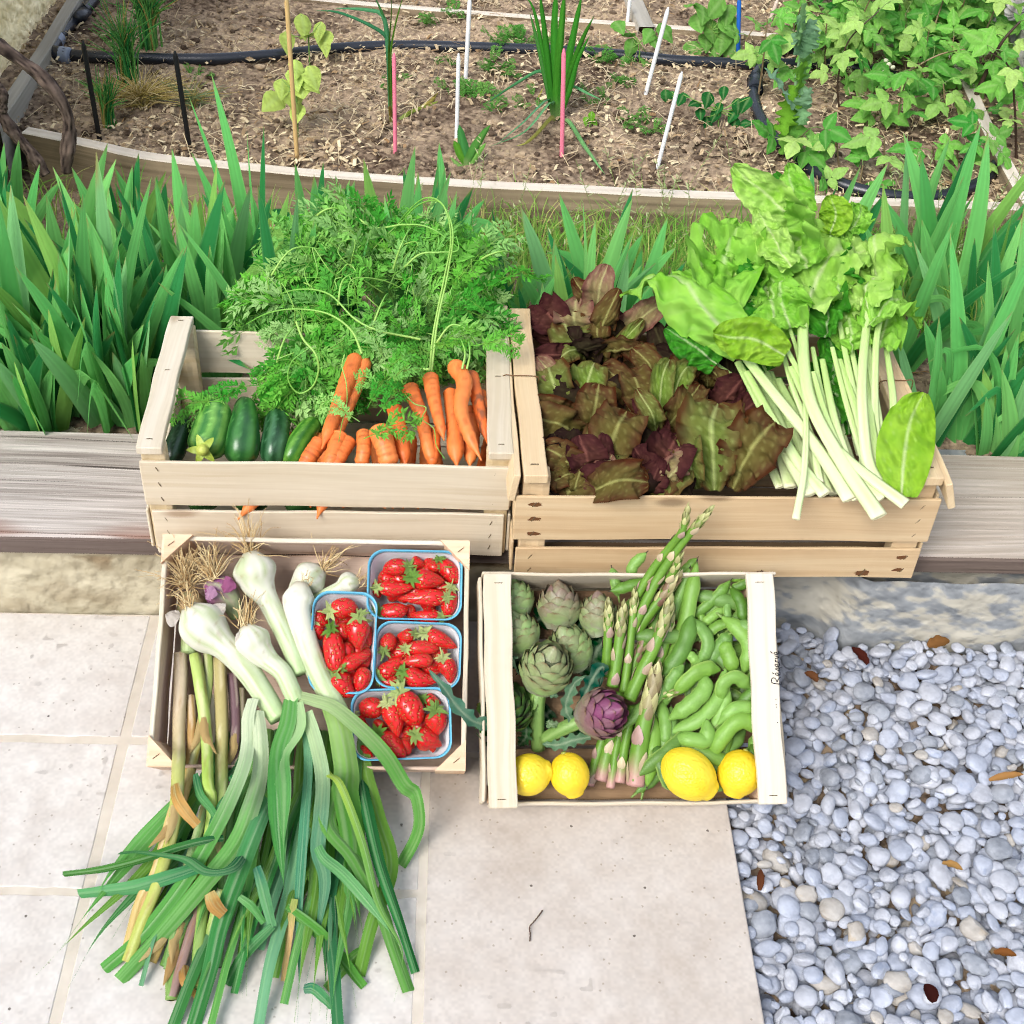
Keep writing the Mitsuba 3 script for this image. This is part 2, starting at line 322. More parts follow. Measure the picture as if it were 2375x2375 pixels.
struct('gravel_bed')
part('gravel_bed', None, sheet(.385, 2.2, .1, 1.46, 90, 60, lambda x, y: -.048 + .028 * sstep(1.02, 1.42, y) + .012 * meshkit.fbm(np.stack([x * 20, y * 20, 0 * x], -1), 3)), 'soil')
protos = []
for i in range(16):
    g = np.random.default_rng(100 + i)
    ax = np.diag([1, g.uniform(.56, .92), g.uniform(.36, .60)])
    d, f = ico(2); q = np.sign(d) * np.abs(d) ** .82; q = q / np.linalg.norm(q, axis=1, keepdims=True) * (1 / np.maximum(np.abs(q).max(1, keepdims=True), .8)) ** .35
    k = 1 + .50 * (meshkit.fbm(d * 1.15 + i * 5.1, 2, i) - .5)
    for _ in range(i % 2):  # a broken, flattened face
        pn = unit(g.normal(size=3)); h_ = d @ pn; k = np.where(h_ > .62, k * (.62 + .38 * .62) / np.maximum(h_, .3) / .97 * .93, k)
    protos.append((d * k[:, None] @ ax, f, np.zeros((len(d), 3))))
pts = []
g = np.random.default_rng(5)
for layer, (z, n, tight) in enumerate([(-.044, 2600, .72), (-.034, 4500, .74), (-.024, 5000, .78), (-.0135, 6000, .84)]):
    P = np.zeros((0, 3))
    for _ in range(n):
        r = np.clip(g.normal(.0124, .0034), .0052, .0205)
        x, y = g.uniform(.392 + r * .6, 1.30), g.uniform(.62, 1.47)
        if y > (1.436 if x < .60 else 1.405) - r * .8: continue
        if layer == 3 and meshkit.noise(A(x * 7, y * 7, 2.2)) < .16: continue
        if len(P) and (np.hypot(P[:, 0] - x, P[:, 1] - y) < tight * (P[:, 2] + r)).any(): continue
        P = np.vstack([P, (x, y, r)])
    pts += [(x, y, z + .028 * float(sstep(1.02, 1.42, y)) + g.normal(0, .002), r, layer) for x, y, r in P]
def pebble(p):
    x, y, z, r, l = p; q = protos[g.integers(16)]
    M = rotmat((g.normal(), g.normal(), .2), g.normal(0, .38)) @ rotmat((0, 0, 1), g.uniform(0, 6.28))
    return (q[0] * r * 1.12) @ M.T + A(x, y, z), q[1], q[2]
vis = [p for p in pts if p[4] == 3 and p[0] < 1.0]
vis.sort(key=lambda p: p[1] + .25 * p[0])
tone = lambda: PEB[g.choice(4, p=[.45, .39, .11, .05])]
for p in vis[:300]: part('gravel_bed', 'pebble', pebble(p), tone())
rest = {t: [] for t in PEB}
ids = {id(p) for p in vis[:300]}
for p in pts:
    if id(p) not in ids: rest[tone()].append(pebble(p))
for t in PEB: part('gravel_bed', 'small_pebbles', rest[t], t, kind='stuff')
# dead leaves and twigs on the pebbles
def deadleaf(name, p, L, w, a, colr, label):
    d = A(math.cos(a), math.sin(a), .12); pa = spline([p - d * L / 2, p + A(0, 0, .004), p + d * L / 2 + A(0, 0, .003)], 9)
    t = np.linspace(0, 1, 9)
    part(thing(name, label, 'leaf'), None, blade(pa, w * np.sin(np.pi * np.clip(t * .9 + .08, 0, 1)) ** .7, Z, 5, lambda T, S: mixc(colr, colr * .6, np.abs(S) ** 2 * .5 + .3 * (T > .8)), fold=.35, ruf=.15, seed=int(L * 9999)), 'leafy')
deadleaf('dead_leaf', A(*(0.6259, 1.36, 0.026)), .034, .0085, 2.2, srgb(86, 42, 34), 'dark maroon curled dead leaf on the pebbles left of the tan one below the wall')
deadleaf('dead_leaf', A(*(0.7496, 1.3804, 0.034)), .034, .011, .2, srgb(150, 106, 62), 'tan folded dead leaf on the pebbles close below the patchy wall')
deadleaf('dead_leaf', A(*(0.5438, 1.3158, 0.026)), .022, .008, 2.6, srgb(140, 92, 60), 'small brown dead leaf on the pebbles beside the crate of beans')
deadleaf('dead_leaf', A(*(0.7893, 1.1469, 0.014)), .048, .006, .1, srgb(196, 144, 86), 'long orange tan dead leaf on the pebbles at the right edge')
deadleaf('dead_leaf', A(*(0.6772, 1.0065, 0.006)), .026, .006, -.6, srgb(196, 150, 90), 'yellowish dead leaf among the pebbles in front of the dark hollow')
deadleaf('dead_leaf', A(*(0.7097, 0.8798, 0.006)), .026, .006, -.3, srgb(150, 96, 52), 'brown dead leaf low on the right among the pebbles')
deadleaf('dead_leaf', A(*(0.6005, 0.827, 0.005)), .022, .009, 1.9, srgb(64, 30, 26), 'dark red dead leaf in the pebbles near the bottom edge')
deadleaf('dead_leaf', A(*(0.418, 0.9834, 0.005)), .028, .005, 1.4, srgb(110, 66, 44), 'rust brown dead leaf in the pebbles beside the paving edge')
tw = spline([(0.1341, 0.9381, 0.003), (0.1248, 0.923, 0.006), (0.117, 0.9137, 0.005), (0.1176, 0.9052, 0.003), (0.1168, 0.8952, 0.003)], 14)
part(thing('twig', 'thin curved dry twig lying alone on the tan paving slab', 'twig'), None, tube(tw, .0009, 6, srgb(96, 78, 66)), 'matte')

# low rendered wall and the weathered beam on it
w_ = thing('low_wall', 'low rendered wall under the weathered beam, beige left and patchy grey right', 'wall')
def wallface(x0, x1, yb, n, seed):
    x, z = np.meshgrid(np.linspace(x0, x1, n), np.linspace(-.07, .133, 22), indexing='ij')
    q = np.stack([x * 11, z * 14, 0 * x + seed], -1); lump = (meshkit.fbm(q, 3) - .5)
    y = yb(x, z) + lump * (.004 + .012 * sstep(.35, .55, x))
    return np.stack([x, y, z], -1).reshape(-1, 3), gridfaces(n, 22), np.zeros((n * 22, 3))
yb = lambda x, z: 1.446 - .036 * sstep(.575, .635, x + .12 * (.133 - z)) + .012 * sstep(.02, -.03, z) * 0
part(w_, 'front_face', wallface(-1.7, 2.2, yb, 300, 1.), 'render_wall')
partuv(w_, 'core', plank((.25, 1.60, .03), X, Yv, Z, 3.9, .27, .2), 'render_wall')
b_ = thing('weathered_beam', 'long weathered grey wooden beam lying on the low wall', 'beam')
def beam():
    n = 260; x = np.linspace(-1.7, 2.2, n); ed = 1.434 + .003 * (meshkit.fbm(np.stack([x * 6, 0 * x, 0 * x], -1), 3) - .5)
    prof = []
    V, UV = [], []
    for (dy, z, back) in [(0, .1335, 0), (0, .158, 0), (.0025, .1625, 0), (.012, .1635, 0), (.09, .163, 0), (.17, .163, 0), (.243, .163, 0), (.249, .159, 0), (.25, .1335, 0)]:
        zz = z + .0012 * (meshkit.fbm(np.stack([x * 3, 0 * x + dy * 40, 0 * x], -1), 3) - .5) * (z > .15)
        V.append(np.stack([x, ed + dy - (ed - 1.434) * (dy > .01), zz], -1)); UV.append(np.stack([x + 3, 0 * x + dy + z], -1))
    V = np.stack(V, 1); UV = np.stack(UV, 1)
    return V.reshape(-1, 3), gridfaces(n, 9)[:, ::-1], UV.reshape(-1, 2)
def facet(m):  # split vertices so that every face keeps its own normal
    v, f, u = m; i = f.reshape(-1); return v[i], np.arange(len(i)).reshape(-1, 3), u[i]
def orient(m, want):  # flip the winding if the mean normal does not look along want
    v, f, u = m; n = np.cross(v[f[:, 1]] - v[f[:, 0]], v[f[:, 2]] - v[f[:, 0]]).sum(0)
    return m if n @ np.asarray(want, float) > 0 else (v, f[:, ::-1], u)
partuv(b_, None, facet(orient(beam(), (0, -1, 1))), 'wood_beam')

# ------------------------------------------------------------------ garden ground, raised bed
struct('ground')
part('ground', None, sheet(-40, 40, -40, 40, 60, 60, lambda x, y: 0 * x - .095), 'soil')
struct('garden_ground')
part('garden_ground', None, sheet(-12, 12, 1.66, 30, 160, 160, lambda x, y: .085 + .10 * sstep(3.2, 3.6, y) - .02 + .03 * meshkit.fbm(np.stack([x * 3, y * 3, 0 * x], -1), 3)), 'soil')
struct('garden_soil')
def bumpy(x, y, z0, a=.02, f=18, s=0):
    q = np.stack([x * f, y * f, 0 * x + s], -1); r = meshkit.fbm(q, 4, s)
    fine = np.abs(meshkit.fbm(np.stack([x * 75, y * 75, 0 * x + s], -1), 2, s + 5) - .5)
    return z0 + a * (r - .5) + .014 * (.25 - fine)
part('garden_soil', None, sheet(-1.7, 2.2, 1.675, 2.62, 390, 110, lambda x, y: bumpy(x, y, .128 - .028 * sstep(2.15, 2.45, y))), 'soil')
FB_ = np.array(sorted([(-0.8807, 2.5908, 0.212), (-0.7546, 2.5491, 0.212), (-0.6185, 2.4977, 0.212), (-0.4152, 2.4662, 0.212), (-0.2041, 2.4445, 0.212), (-0.0046, 2.4329, 0.212), (0.2058, 2.4243, 0.212), (0.3959, 2.4185, 0.212), (0.5765, 2.4163, 0.212), (0.8979, 2.4131, 0.212), (1.1496, 2.4135, 0.212), (1.3332, 2.4133, 0.212)]))
YB = lambda x: np.interp(x, FB_[:, 0], FB_[:, 1]) + .022
struct('bed_soil')
BEDZ = lambda x, y: bumpy(x, y, .186 + .02 * sstep(2.5, 3.2, y), .03, 14, 3)
def bedsheet():
    x, u = np.meshgrid(np.linspace(-1.02, 1.42, 430), np.linspace(0, 2.15, 380), indexing='ij'); y = YB(x) + u
    return np.stack([x, y, BEDZ(x, y)], -1).reshape(-1, 3), gridfaces(430, 380), np.full((430 * 380, 3), .3)
part('bed_soil', None, bedsheet(), 'soil')
g = np.random.default_rng(8)
cl = []
for _ in range(9000):
    x, y = g.uniform(-1.0, 1.35), g.uniform(2.43, 3.9); r = np.clip(g.gamma(2.6, .0015), .0022, .011)
    if g.random() < .25: y = g.uniform(2.43, 2.75)
    if y < YB(x) + .006: continue
    M = rotmat(g.normal(size=3), g.uniform(0, 6)) @ np.diag([1, g.uniform(.6, 1), g.uniform(.5, .9)]) * r
    d, f = ico(1) if r > .006 else ico(0)
    k = 1 + 1.0 * (meshkit.noise(d * 1.6 + g.uniform(0, 50)) - .5)
    z = .187 + .02 * float(sstep(2.5, 3.2, y)) + r * .35
    cl.append(((d * k[:, None]) @ M + A(x, y, z), f, np.zeros((len(d), 3)) + lerp(srgb(80, 64, 52), srgb(200, 176, 146), g.random() ** 1.2)))
part('bed_soil', 'soil_clods', cl, 'matte', smooth=False, kind='stuff')
ch = []
for _ in range(24000):
    x, y = g.uniform(-1.0, 1.35), g.uniform(2.43, 4.2)
    if y < YB(x) + .012: continue
    b = meshkit.fbm(A(x * 3, y * 3, 1.))
    if g.random() > .12 + 2.6 * (b - .40) + (.6 if y > 3.34 else 0): continue
    L, w = g.uniform(.006, .020), g.uniform(.002, .008)
    if g.random() < .38: L, w = g.uniform(.02, .06), .0013
    a, ti = g.uniform(0, 6.28), g.normal(0, .3)
    d = A(math.cos(a), math.sin(a), ti); s = unit(np.cross(d, A(g.normal(0, .4), g.normal(0, .4), 1)))
    z = .196 + .02 * float(sstep(2.5, 3.2, y)) + g.uniform(0, .007); o = A(x, y, z); bow = A(0, 0, g.uniform(0, .15) * L)
    v = np.array([o - d*L/2 - s*w/2, o - d*L/2 + s*w/2, o + s*w/2 + bow, o - s*w/2 + bow, o + d*L/2 + s*w/2, o + d*L/2 - s*w/2])
    ch.append((v, np.array([[0, 1, 2], [0, 2, 3], [3, 2, 4], [3, 4, 5]]), np.zeros((6, 3)) + lerp(srgb(150, 116, 80), srgb(252, 232, 190), g.random() ** .8) * g.uniform(.7, 1)))
part('bed_soil', 'straw_mulch', ch, 'matte', smooth=False, kind='stuff')

FRONT = FB_
bedf = thing('raised_bed_frame', 'raised bed frame of weathered boards behind the irises, with pale top edges', 'bed frame')
def bentboard(pts, z0, th, out, m=60):
    """board along a polyline of its outer top edge; out: +1 if the outside is to the right of the run"""
    p = spline(pts, m); t = tangents(p * [1, 1, 0]); nrm = np.cross(t, Z) * out; L = np.r_[0, np.cumsum(np.linalg.norm(np.diff(p, axis=0), axis=1))]
    _boxid[0] += 1; k = _boxid[0] * 10
    V, U = [], []
    hz = (meshkit.fbm(np.stack([L * 8, L * 0, L * 0 + k], -1), 3) - .5) * .003
    for off, dz, top in [(0, None, 0), (0, -.002, 1), (-.002, 0, 1), (-th + .002, 0, 1), (-th, -.002, 1), (-th, None, 0)]:
        q = p + nrm * off; q[:, 2] = z0 if dz is None else q[:, 2] + dz + hz
        V.append(q); U.append(np.stack([L + k, -off + q[:, 2]], -1))
    V, U = np.stack(V, 1), np.stack(U, 1)
    f = gridfaces(m, 6); v = V.reshape(-1, 3)
    return facet(orient((v, f, U.reshape(-1, 2)), (0, 0, 1)))
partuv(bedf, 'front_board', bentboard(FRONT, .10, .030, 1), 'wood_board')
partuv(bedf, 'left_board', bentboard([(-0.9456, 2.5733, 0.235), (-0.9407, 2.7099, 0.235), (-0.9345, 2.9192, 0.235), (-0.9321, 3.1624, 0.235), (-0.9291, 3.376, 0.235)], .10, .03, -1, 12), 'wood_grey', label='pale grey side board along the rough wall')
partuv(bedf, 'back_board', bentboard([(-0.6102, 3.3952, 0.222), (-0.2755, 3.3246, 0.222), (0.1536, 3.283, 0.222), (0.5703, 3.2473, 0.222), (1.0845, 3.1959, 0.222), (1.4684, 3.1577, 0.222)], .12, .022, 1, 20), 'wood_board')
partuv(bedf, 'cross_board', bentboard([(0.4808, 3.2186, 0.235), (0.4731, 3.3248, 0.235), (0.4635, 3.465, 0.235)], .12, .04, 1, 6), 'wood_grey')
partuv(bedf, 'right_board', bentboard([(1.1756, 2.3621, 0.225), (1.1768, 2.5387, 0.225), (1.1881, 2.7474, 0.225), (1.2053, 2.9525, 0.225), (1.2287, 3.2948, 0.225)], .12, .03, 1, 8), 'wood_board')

wl = thing('roughcast_wall', 'cream roughcast wall in the top left corner beside the raised bed', 'wall')
def rough_wall(x, y0, y1, z0, z1, face):
    y, z = np.meshgrid(np.linspace(y0, y1, 150), np.linspace(z0, z1, 90), indexing='ij')
    xx = x(y) + face * .014 * meshkit.fbm(np.stack([y * 50, z * 50, 0 * y], -1), 3)
    m = np.stack([xx + 0 * y, y, z], -1).reshape(-1, 3), gridfaces(150, 90), np.zeros((13500, 3))
    return orient(m, (face, 0, 0))
part(wl, None, rough_wall(lambda y: -1.02 + .045 * (y - 2.6) / .7, 2.0, 4.4, .1, 1.2, 1), 'roughcast')
wr = thing('stone_wall', 'rough grey stone wall at the right edge behind the brambles', 'wall')
part(wr, None, rough_wall(lambda y: 1.285 + .10 * (y - 2.5) , 2.55, 4.4, .1, 1.0, -1), 'roughcast')
# ------------------------------------------------------------------ the four crates
def cframe(o, yaw, tilt):
    u = A(math.cos(yaw), math.sin(yaw), 0); h = A(-math.sin(yaw), math.cos(yaw), 0)
    v = math.cos(tilt) * h + math.sin(tilt) * Z
    return A(*o), u, v, np.cross(u, v)
FA = cframe((-.411, 1.410, .164), .0155, 0); FB = cframe((.096, 1.375, .164), .027, 0)
FK = cframe((.061, 1.098, .001), .0336, .594); FL = cframe((-.374, 1.154, .001), 0, .6155)
def at(F, a, b, c): return F[0] + F[1] * a + F[2] * b + F[3] * c
def slat(k, nm, F, along, c0, size, bsdf, lean=0, label=None, warp=.0008):
    """a board of the crate: along 'u' (front, back, floor) or 'v' (sides, rails); c0 centre in crate coordinates, size = (length, thickness across, height)"""
    _, u, v, n = F
    ax, ay = (u, v) if along == 'u' else (v, -u)
    az = n
    if lean: M = rotmat(ax, lean); ay, az = M @ ay, M @ az
    return partuv(k, nm, plank(at(F, *c0), ax, ay, az, size[0], size[1], size[2], warp=warp, seg=14 if size[0] > .2 else 4), bsdf, label=label)
def staple(k, F, a, b, c, d=(0, 0, 1), L=.0065, r=.0006, nrm=(0, -1, 0)):
    P = at(F, a, b, c); D = unit(F[1] * d[0] + F[2] * d[1] + F[3] * d[2]); N = F[1] * nrm[0] + F[2] * nrm[1] + F[3] * nrm[2]
    pts = np.array([P - D * L / 2 - N * .001, P - D * L / 2 + N * .0008, P + D * L / 2 + N * .0008, P + D * L / 2 - N * .001])
    part(k, 'staple', tube(pts, r, 5, srgb(96, 76, 50)), 'satin')
def stain(k, F, a, b, c, L, H, seed):
    """dark water stain in the grain round a staple, a thin patch of its own on the slat's face"""
    g = np.random.default_rng(seed); m = 16
    an = np.linspace(0, 6.283, m, endpoint=False); rr = .6 + .4 * g.random(m)
    ang = np.stack([np.cos(an) * L / 2 * rr, np.sin(an) * H / 2 * rr], 1)
    V = [at(F, a, b - .0005, c)] + [at(F, a + x, b - .0005, c + y) for x, y in ang]
    f = np.array([[0, 1 + j, 1 + (j + 1) % m] for j in range(m)])
    part(k, 'stain', (np.array(V), f, np.zeros((m + 1, 3)) + srgb(112, 74, 44)), 'matte', smooth=False)

# upper left: new pale crate, 50 x 31 cm
ka = thing('wooden_crate', 'pale new wooden crate on the beam holding courgettes and carrots', 'crate', 'slatted wooden crates')
W_, D_ = .500, .3075; wd = 'wood_pale_new'
for b in (.0145, D_ - .0145):
    for a in (.018, W_ - .018): slat(ka, 'corner_post', FA, 'u', (a, b, .0915), (.032, .022, .181), 'wood_pale')
for b in (-.0015, D_ + .0015):
    k1 = slat(ka, 'slat', FA, 'u', (W_ / 2, b, .0415), (W_ - (.012 if b < 0 else 0), .005, .079), wd)
    k2 = slat(ka, 'slat', FA, 'u', (W_ / 2, b, .1295), (W_, .005, .077), wd)
    if b < 0: FS = (k1, k2)
for s, a in ((-1, -.0012), (1, W_ + .0012)):
    slat(ka, 'slat', FA, 'v', (a, D_ / 2, .040), (D_ - .008, .004, .070), wd)
    slat(ka, 'slat', FA, 'v', (a, D_ / 2, .122), (D_ - .008, .004, .066), wd)
    ra = slat(ka, 'top_rail', FA, 'v', (a - s * .016, D_ / 2 - .002, .1885), (D_ + .008, .034, .012), 'wood_rail')
    for b in (.012, D_ * .55, D_ - .012): staple(ra, FA, a - s * .016, b, .1948, (1, 0, 0), .007, .0005, (0, 0, 1))
for i in range(5): slat(ka, 'floor_slat', FA, 'u', (W_ / 2, .035 + i * .0595, .0035), (W_ - .014, .052, .004), wd)
for a, sg in ((.024, 1), (W_ - .024, -1)):
    for c in (.020, .042, .066, .103, .129, .156): staple(FS[c > .09], FA, a + sg * (.0805 - c) * .02, -.004, c, (-.45 * sg, 0, 1))

# upper right: older honey-coloured crate, 58 x 39 cm
kb = thing('wooden_crate', 'older honey coloured wooden crate with dark stained staples, full of lettuce and chard', 'crate', 'slatted wooden crates')
W_, D_ = .584, .39; wd = 'wood_honey'
for b in (.0145, D_ - .0145):
    for a in (.026, W_ - .026): slat(kb, 'corner_post', FB, 'u', (a, b, .0915), (.036, .024, .181), wd)
for b in (-.0015, D_ + .0015):
    k1 = slat(kb, 'slat', FB, 'u', (W_ / 2, b, .0300), (W_ - .006, .005, .057), wd)
    k2 = slat(kb, 'slat', FB, 'u', (W_ / 2, b, .1130), (W_ + .004, .005, .079), wd)
    if b < 0: FS2 = (k1, k2)
for s, a in ((-1, .0), (1, W_)):
    slat(kb, 'slat', FB, 'v', (a, D_ / 2, .034), (D_ - .01, .004, .056), wd)
    slat(kb, 'slat', FB, 'v', (a, D_ / 2, .118), (D_ - .01, .004, .070), wd)
    slat(kb, 'top_rail', FB, 'v', (a - s * .022, D_ / 2 - .004, .1885), (D_ + .012, .032, .014), wd)
    slat(kb, 'outer_rail', FB, 'v', (a + s * .005, D_ / 2 + (.004 if s < 0 else -.008), .170), (D_ + .022, .010, .046), wd, lean=-s * .14 if s < 0 else -.34)
    wire = [at(FB, a - s * .038, D_ * .54, .182), at(FB, a - s * .038, D_ * .54, .1965), at(FB, a, D_ * .545, .1965), at(FB, a + s * .011, D_ * .55, .194), at(FB, a + s * .012, D_ * .55, .150)]
    part(kb, 'binding_wire', tube(spline(wire, 18), .0008, 6, srgb(120, 84, 50)), 'satin')
    staple(kb, FB, a - s * .022, .012, .1958, (1, 0, 0), .010, .0007, (0, 0, 1))
for i in range(6): slat(kb, 'floor_slat', FB, 'u', (W_ / 2, .04 + i * .062, .0035), (W_ - .014, .055, .004), 'wood_floor_shade')
for a, sg in ((.024, 1), (W_ - .022, -1)):
    for j, c in enumerate((.018, .043, .086, .113, .139)):
        staple(FS2[c > .07], FB, a, -.004, c, (.7, 0, 1), .008, .0008); stain(FS2[c > .07], FB, a + sg * .002, -.004, c, .030 if sg < 0 else .022, .009, 40 + j + 9 * (sg > 0))
for j, (a, c) in enumerate(((.355, .010), (.505, .012))): staple(FS2[0], FB, a, -.004, c, (.5, 0, 1), .014, .001); stain(FS2[0], FB, a, -.004, c, .028, .013, 70 + j)

# lower left: tray with triangular corner posts, leaning up against the beam
kl = thing('wooden_crate', 'thin walled tray crate with triangular corner posts, full of onions and strawberries', 'crate', 'slatted wooden crates')
W_, D_ = .4055, .301; H_ = .088
scene['wood_inner'] = princ(proc(wood_fn(srgb(196, 164, 142), srgb(226, 200, 180), srgb(120, 86, 66), 90.)), .7, .2)
for b in (.0, D_): slat(kl, 'wall', FL, 'u', (W_ / 2, b, .004 + H_ / 2), (W_, .0045, H_ if b else .070), 'wood_inner', warp=.0006)
for a in (.0, W_): slat(kl, 'wall', FL, 'v', (a, D_ / 2, .004 + H_ / 2), (D_ - .006, .0045, H_), 'wood_inner', warp=.0006)
for a in (.0, W_): slat(kl, 'edge_strip', FL, 'v', (a, D_ / 2, H_ + .0052), (D_ - .05, .0062, .003), 'wood_rail', warp=.0004)
slat(kl, 'edge_strip', FL, 'u', (W_ / 2, D_, H_ + .0052), (W_ - .05, .0062, .003), 'wood_rail', warp=.0004)
slat(kl, 'floor_panel', FL, 'u', (W_ / 2, D_ / 2, .002), (W_ - .006, D_ - .006, .003), 'wood_inner')
def tripost(k, F, a, b, sa, sb, h0, h1, s=.040, bs='wood_pink'):
    tri = [(a, b), (a + sa * s, b), (a, b + sb * s)]
    V, UV, Fc = [], [], []
    _boxid[0] += 1; kk = _boxid[0] * 10
    top = [at(F, x, y, h1) for x, y in tri]; bot = [at(F, x, y, h0) for x, y in tri]
    V += top; UV += [(kk + x, y) for x, y in tri]; Fc.append([0, 1, 2])
    for i in range(3):
        j = (i + 1) % 3; q = len(V); L = math.dist(tri[i], tri[j])
        V += [bot[i], bot[j], top[j], top[i]]; UV += [(kk + h0, i * .05), (kk + h0, i * .05 + L), (kk + h1, i * .05 + L), (kk + h1, i * .05)]
        Fc += [[q, q + 1, q + 2], [q, q + 2, q + 3]]
    Fc = np.array(Fc)
    if sa * sb < 0: Fc = Fc[:, ::-1]
    k = partuv(k, 'corner_post', (np.array(V), Fc, np.array(UV)), bs)
    staple(k, F, a + sa * s * .3, b + sb * s * .33, h1, (1, .8, 0), .010, .0006, (0, 0, 1))
for a, sa in ((-.0028, 1), (W_ + .0028, -1)):
    for b, sb in ((-.0028, 1), (D_ + .0028, -1)): tripost(kl, FL, a, b, sa, sb, .0, .104)

# lower right: pale crate with flat side rails, leaning against the beam
kk = thing('wooden_crate', 'pale crate with handwriting on its right rail, holding artichokes, asparagus, beans and lemons', 'crate', 'slatted wooden crates')
W_, D_ = .395, .30; wd = 'wood_rail'
for b in (.016, D_ - .016):
    for a, s in ((.018, 1), (W_ - .018, -1)): slat(kk, 'corner_post', FK, 'u', (a, b, .043), (.028, .024, .086), 'wood_pink')
slat(kk, 'wall', FK, 'u', (W_ / 2, -.0005, .023), (W_ - .01, .0045, .042), wd)
slat(kk, 'wall', FK, 'u', (W_ / 2, D_ + .0005, .044), (W_ + .006, .0045, .086), wd)
for s, a in ((-1, -.004), (1, W_ - .002)):
    slat(kk, 'wall', FK, 'v', (a, D_ / 2, .042), (D_ - .004, .0045, .076), wd)
    rk = slat(kk, 'top_rail', FK, 'v', (a - s * .022, D_ / 2 - .004, .094), (D_ + .006, .037, .009), wd, warp=.0012)
    for b in (.004, D_ - .014): staple(rk, FK, a - s * .022, b, .0988, (1, 0, 0), .010, .0005, (0, 0, 1))
for i in range(4): slat(kk, 'floor_slat', FK, 'u', (W_ / 2, .04 + i * .0735, .0025), (W_ - .012, .068, .004), 'wood_floor_shade')
# the word written by hand on the right rail, reading upwards
scene['ink'] = princ(rgbt(srgb(28, 28, 36)), .6, .3)
INK = [[(0, 0), (.1, .9), (.25, 1.05), (.5, .95), (.5, .62), (.18, .45), (.42, .3), (.62, 0)],            # R
       [(.72, .22), (.92, .3), (.95, .5), (.82, .55), (.74, .3), (.86, .04), (1.05, .12)], [(.86, .72), (1.0, .92)],  # e acute
       [(1.12, .1), (1.28, .5), (1.36, .34), (1.32, .06), (1.16, .06)],                                   # s
       [(1.46, .22), (1.66, .3), (1.68, .5), (1.56, .55), (1.48, .3), (1.6, .04), (1.78, .12)],           # e
       [(1.86, .06), (1.92, .5), (1.96, .4), (2.08, .52)], [(2.16, .5), (2.26, .06), (2.42, .52)],        # r v
       [(2.5, .22), (2.68, .3), (2.7, .5), (2.58, .55), (2.5, .3), (2.62, .04), (2.8, .12)], [(2.62, .74), (2.78, .95)]]
for st in INK:
    p = spline([(x, y, 0) for x, y in st], 22)
    q = np.array([at(FK, W_ + .0085 - y * .0125 - .012, .148 + x * .0158, .0992) for x, y, _ in p])
    part(rk, 'handwriting', tube(q, .00065, 5, srgb(30, 30, 38), flat=.35, hint=FK[3]), 'matte')
for b in (.128, .121, .118, .098): part(rk, 'handwriting', blob(at(FK, W_ - .012, b, .0988), np.diag([1, 1, 1]) * .0008, 1, col=srgb(40, 40, 48)), 'matte')
# ------------------------------------------------------------------ courgettes and carrots in the upper left crate
def courgette(path, r0, r1, cd, cl, label, stripes=7, end=None, seed=0):
    p = spline(path, 30); t = np.linspace(0, 1, 30)
    r = lerp(r0, r1, sstep(0, 1, t)) * np.sqrt(np.clip(1 - np.abs(2 * t - 1) ** 5.5, .02, 1))
    def col(T, Aa):
        s = .5 + .5 * np.cos(Aa * stripes + .5 * np.sin(T * 9 + seed)); n1 = meshkit.fbm(np.stack([np.cos(Aa) * 2.5 + seed, np.sin(Aa) * 2.5, T * 9], -1), 3)
        fl = meshkit.noise(np.stack([np.cos(Aa) * 12 + seed, np.sin(Aa) * 12, T * 40], -1)) > .80
        c = mixc(cd, cl, np.clip(s * .85 + (n1 - .5) * 1.0 - .05, 0, 1)); return mixc(c, np.asarray(cl) * 1.5 + .02, fl * .4)
    k = thing('courgette', label, 'courgette', 'courgettes in the pale crate')
    part(k, 'fruit', tube(p, r, 40, col, lump=lambda T, Aa: 1 + .022 * np.cos(Aa * 5 + seed)), 'waxy')
    if end is not None:
        o, d = A(*end), unit(p[-1] - p[-4]); N = unit(A(*end) - p[-5])
        bl = []
        for i in range(5):
            a = i * 1.257 + .3; s = unit(np.cross(N, A(math.cos(a), .2, math.sin(a)))); 
            q = spline([o, o + s * .010 + N * .002, o + s * .022 - N * .003], 7)
            bl.append(blade(q, np.array([.006, .006, .0058, .005, .0042, .003, .0008]), N, 5, srgb(170, 190, 72), fold=.1))
        bl.append(tube(np.array([o - N * .004, o + N * .010]), [.009, .008], 10, srgb(196, 206, 96)))
        part(k, 'stem_end', bl, 'satin')
    return k
DG, MG, LG = srgb(14, 40, 18), srgb(30, 82, 30), srgb(86, 140, 52)
courgette([(-0.3772, 1.5627, 0.288), (-0.3803, 1.5247, 0.285), (-0.3865, 1.4886, 0.278), (-0.3935, 1.4827, 0.263)], .0150, .0165, srgb(18, 46, 28), srgb(40, 76, 46), 'dark slim courgette leaning on the left side of the pale crate', 6, seed=1)
courgette([(-0.3336, 1.5726, 0.303), (-0.3342, 1.5393, 0.301), (-0.3369, 1.5016, 0.295), (-0.3436, 1.4802, 0.283)], .0255, .0290, srgb(50, 118, 40), srgb(134, 190, 84), 'thick light striped courgette with a star shaped pale stem end', 9, end=(-0.3361, 1.4584, 0.313), seed=2)
courgette([(-0.297, 1.5939, 0.298), (-0.2912, 1.5537, 0.301), (-0.2889, 1.5077, 0.295), (-0.2914, 1.4807, 0.268)], .0160, .0275, srgb(28, 84, 34), srgb(70, 132, 58), 'long pear shaped green courgette standing highest among the courgettes', 7, seed=3)
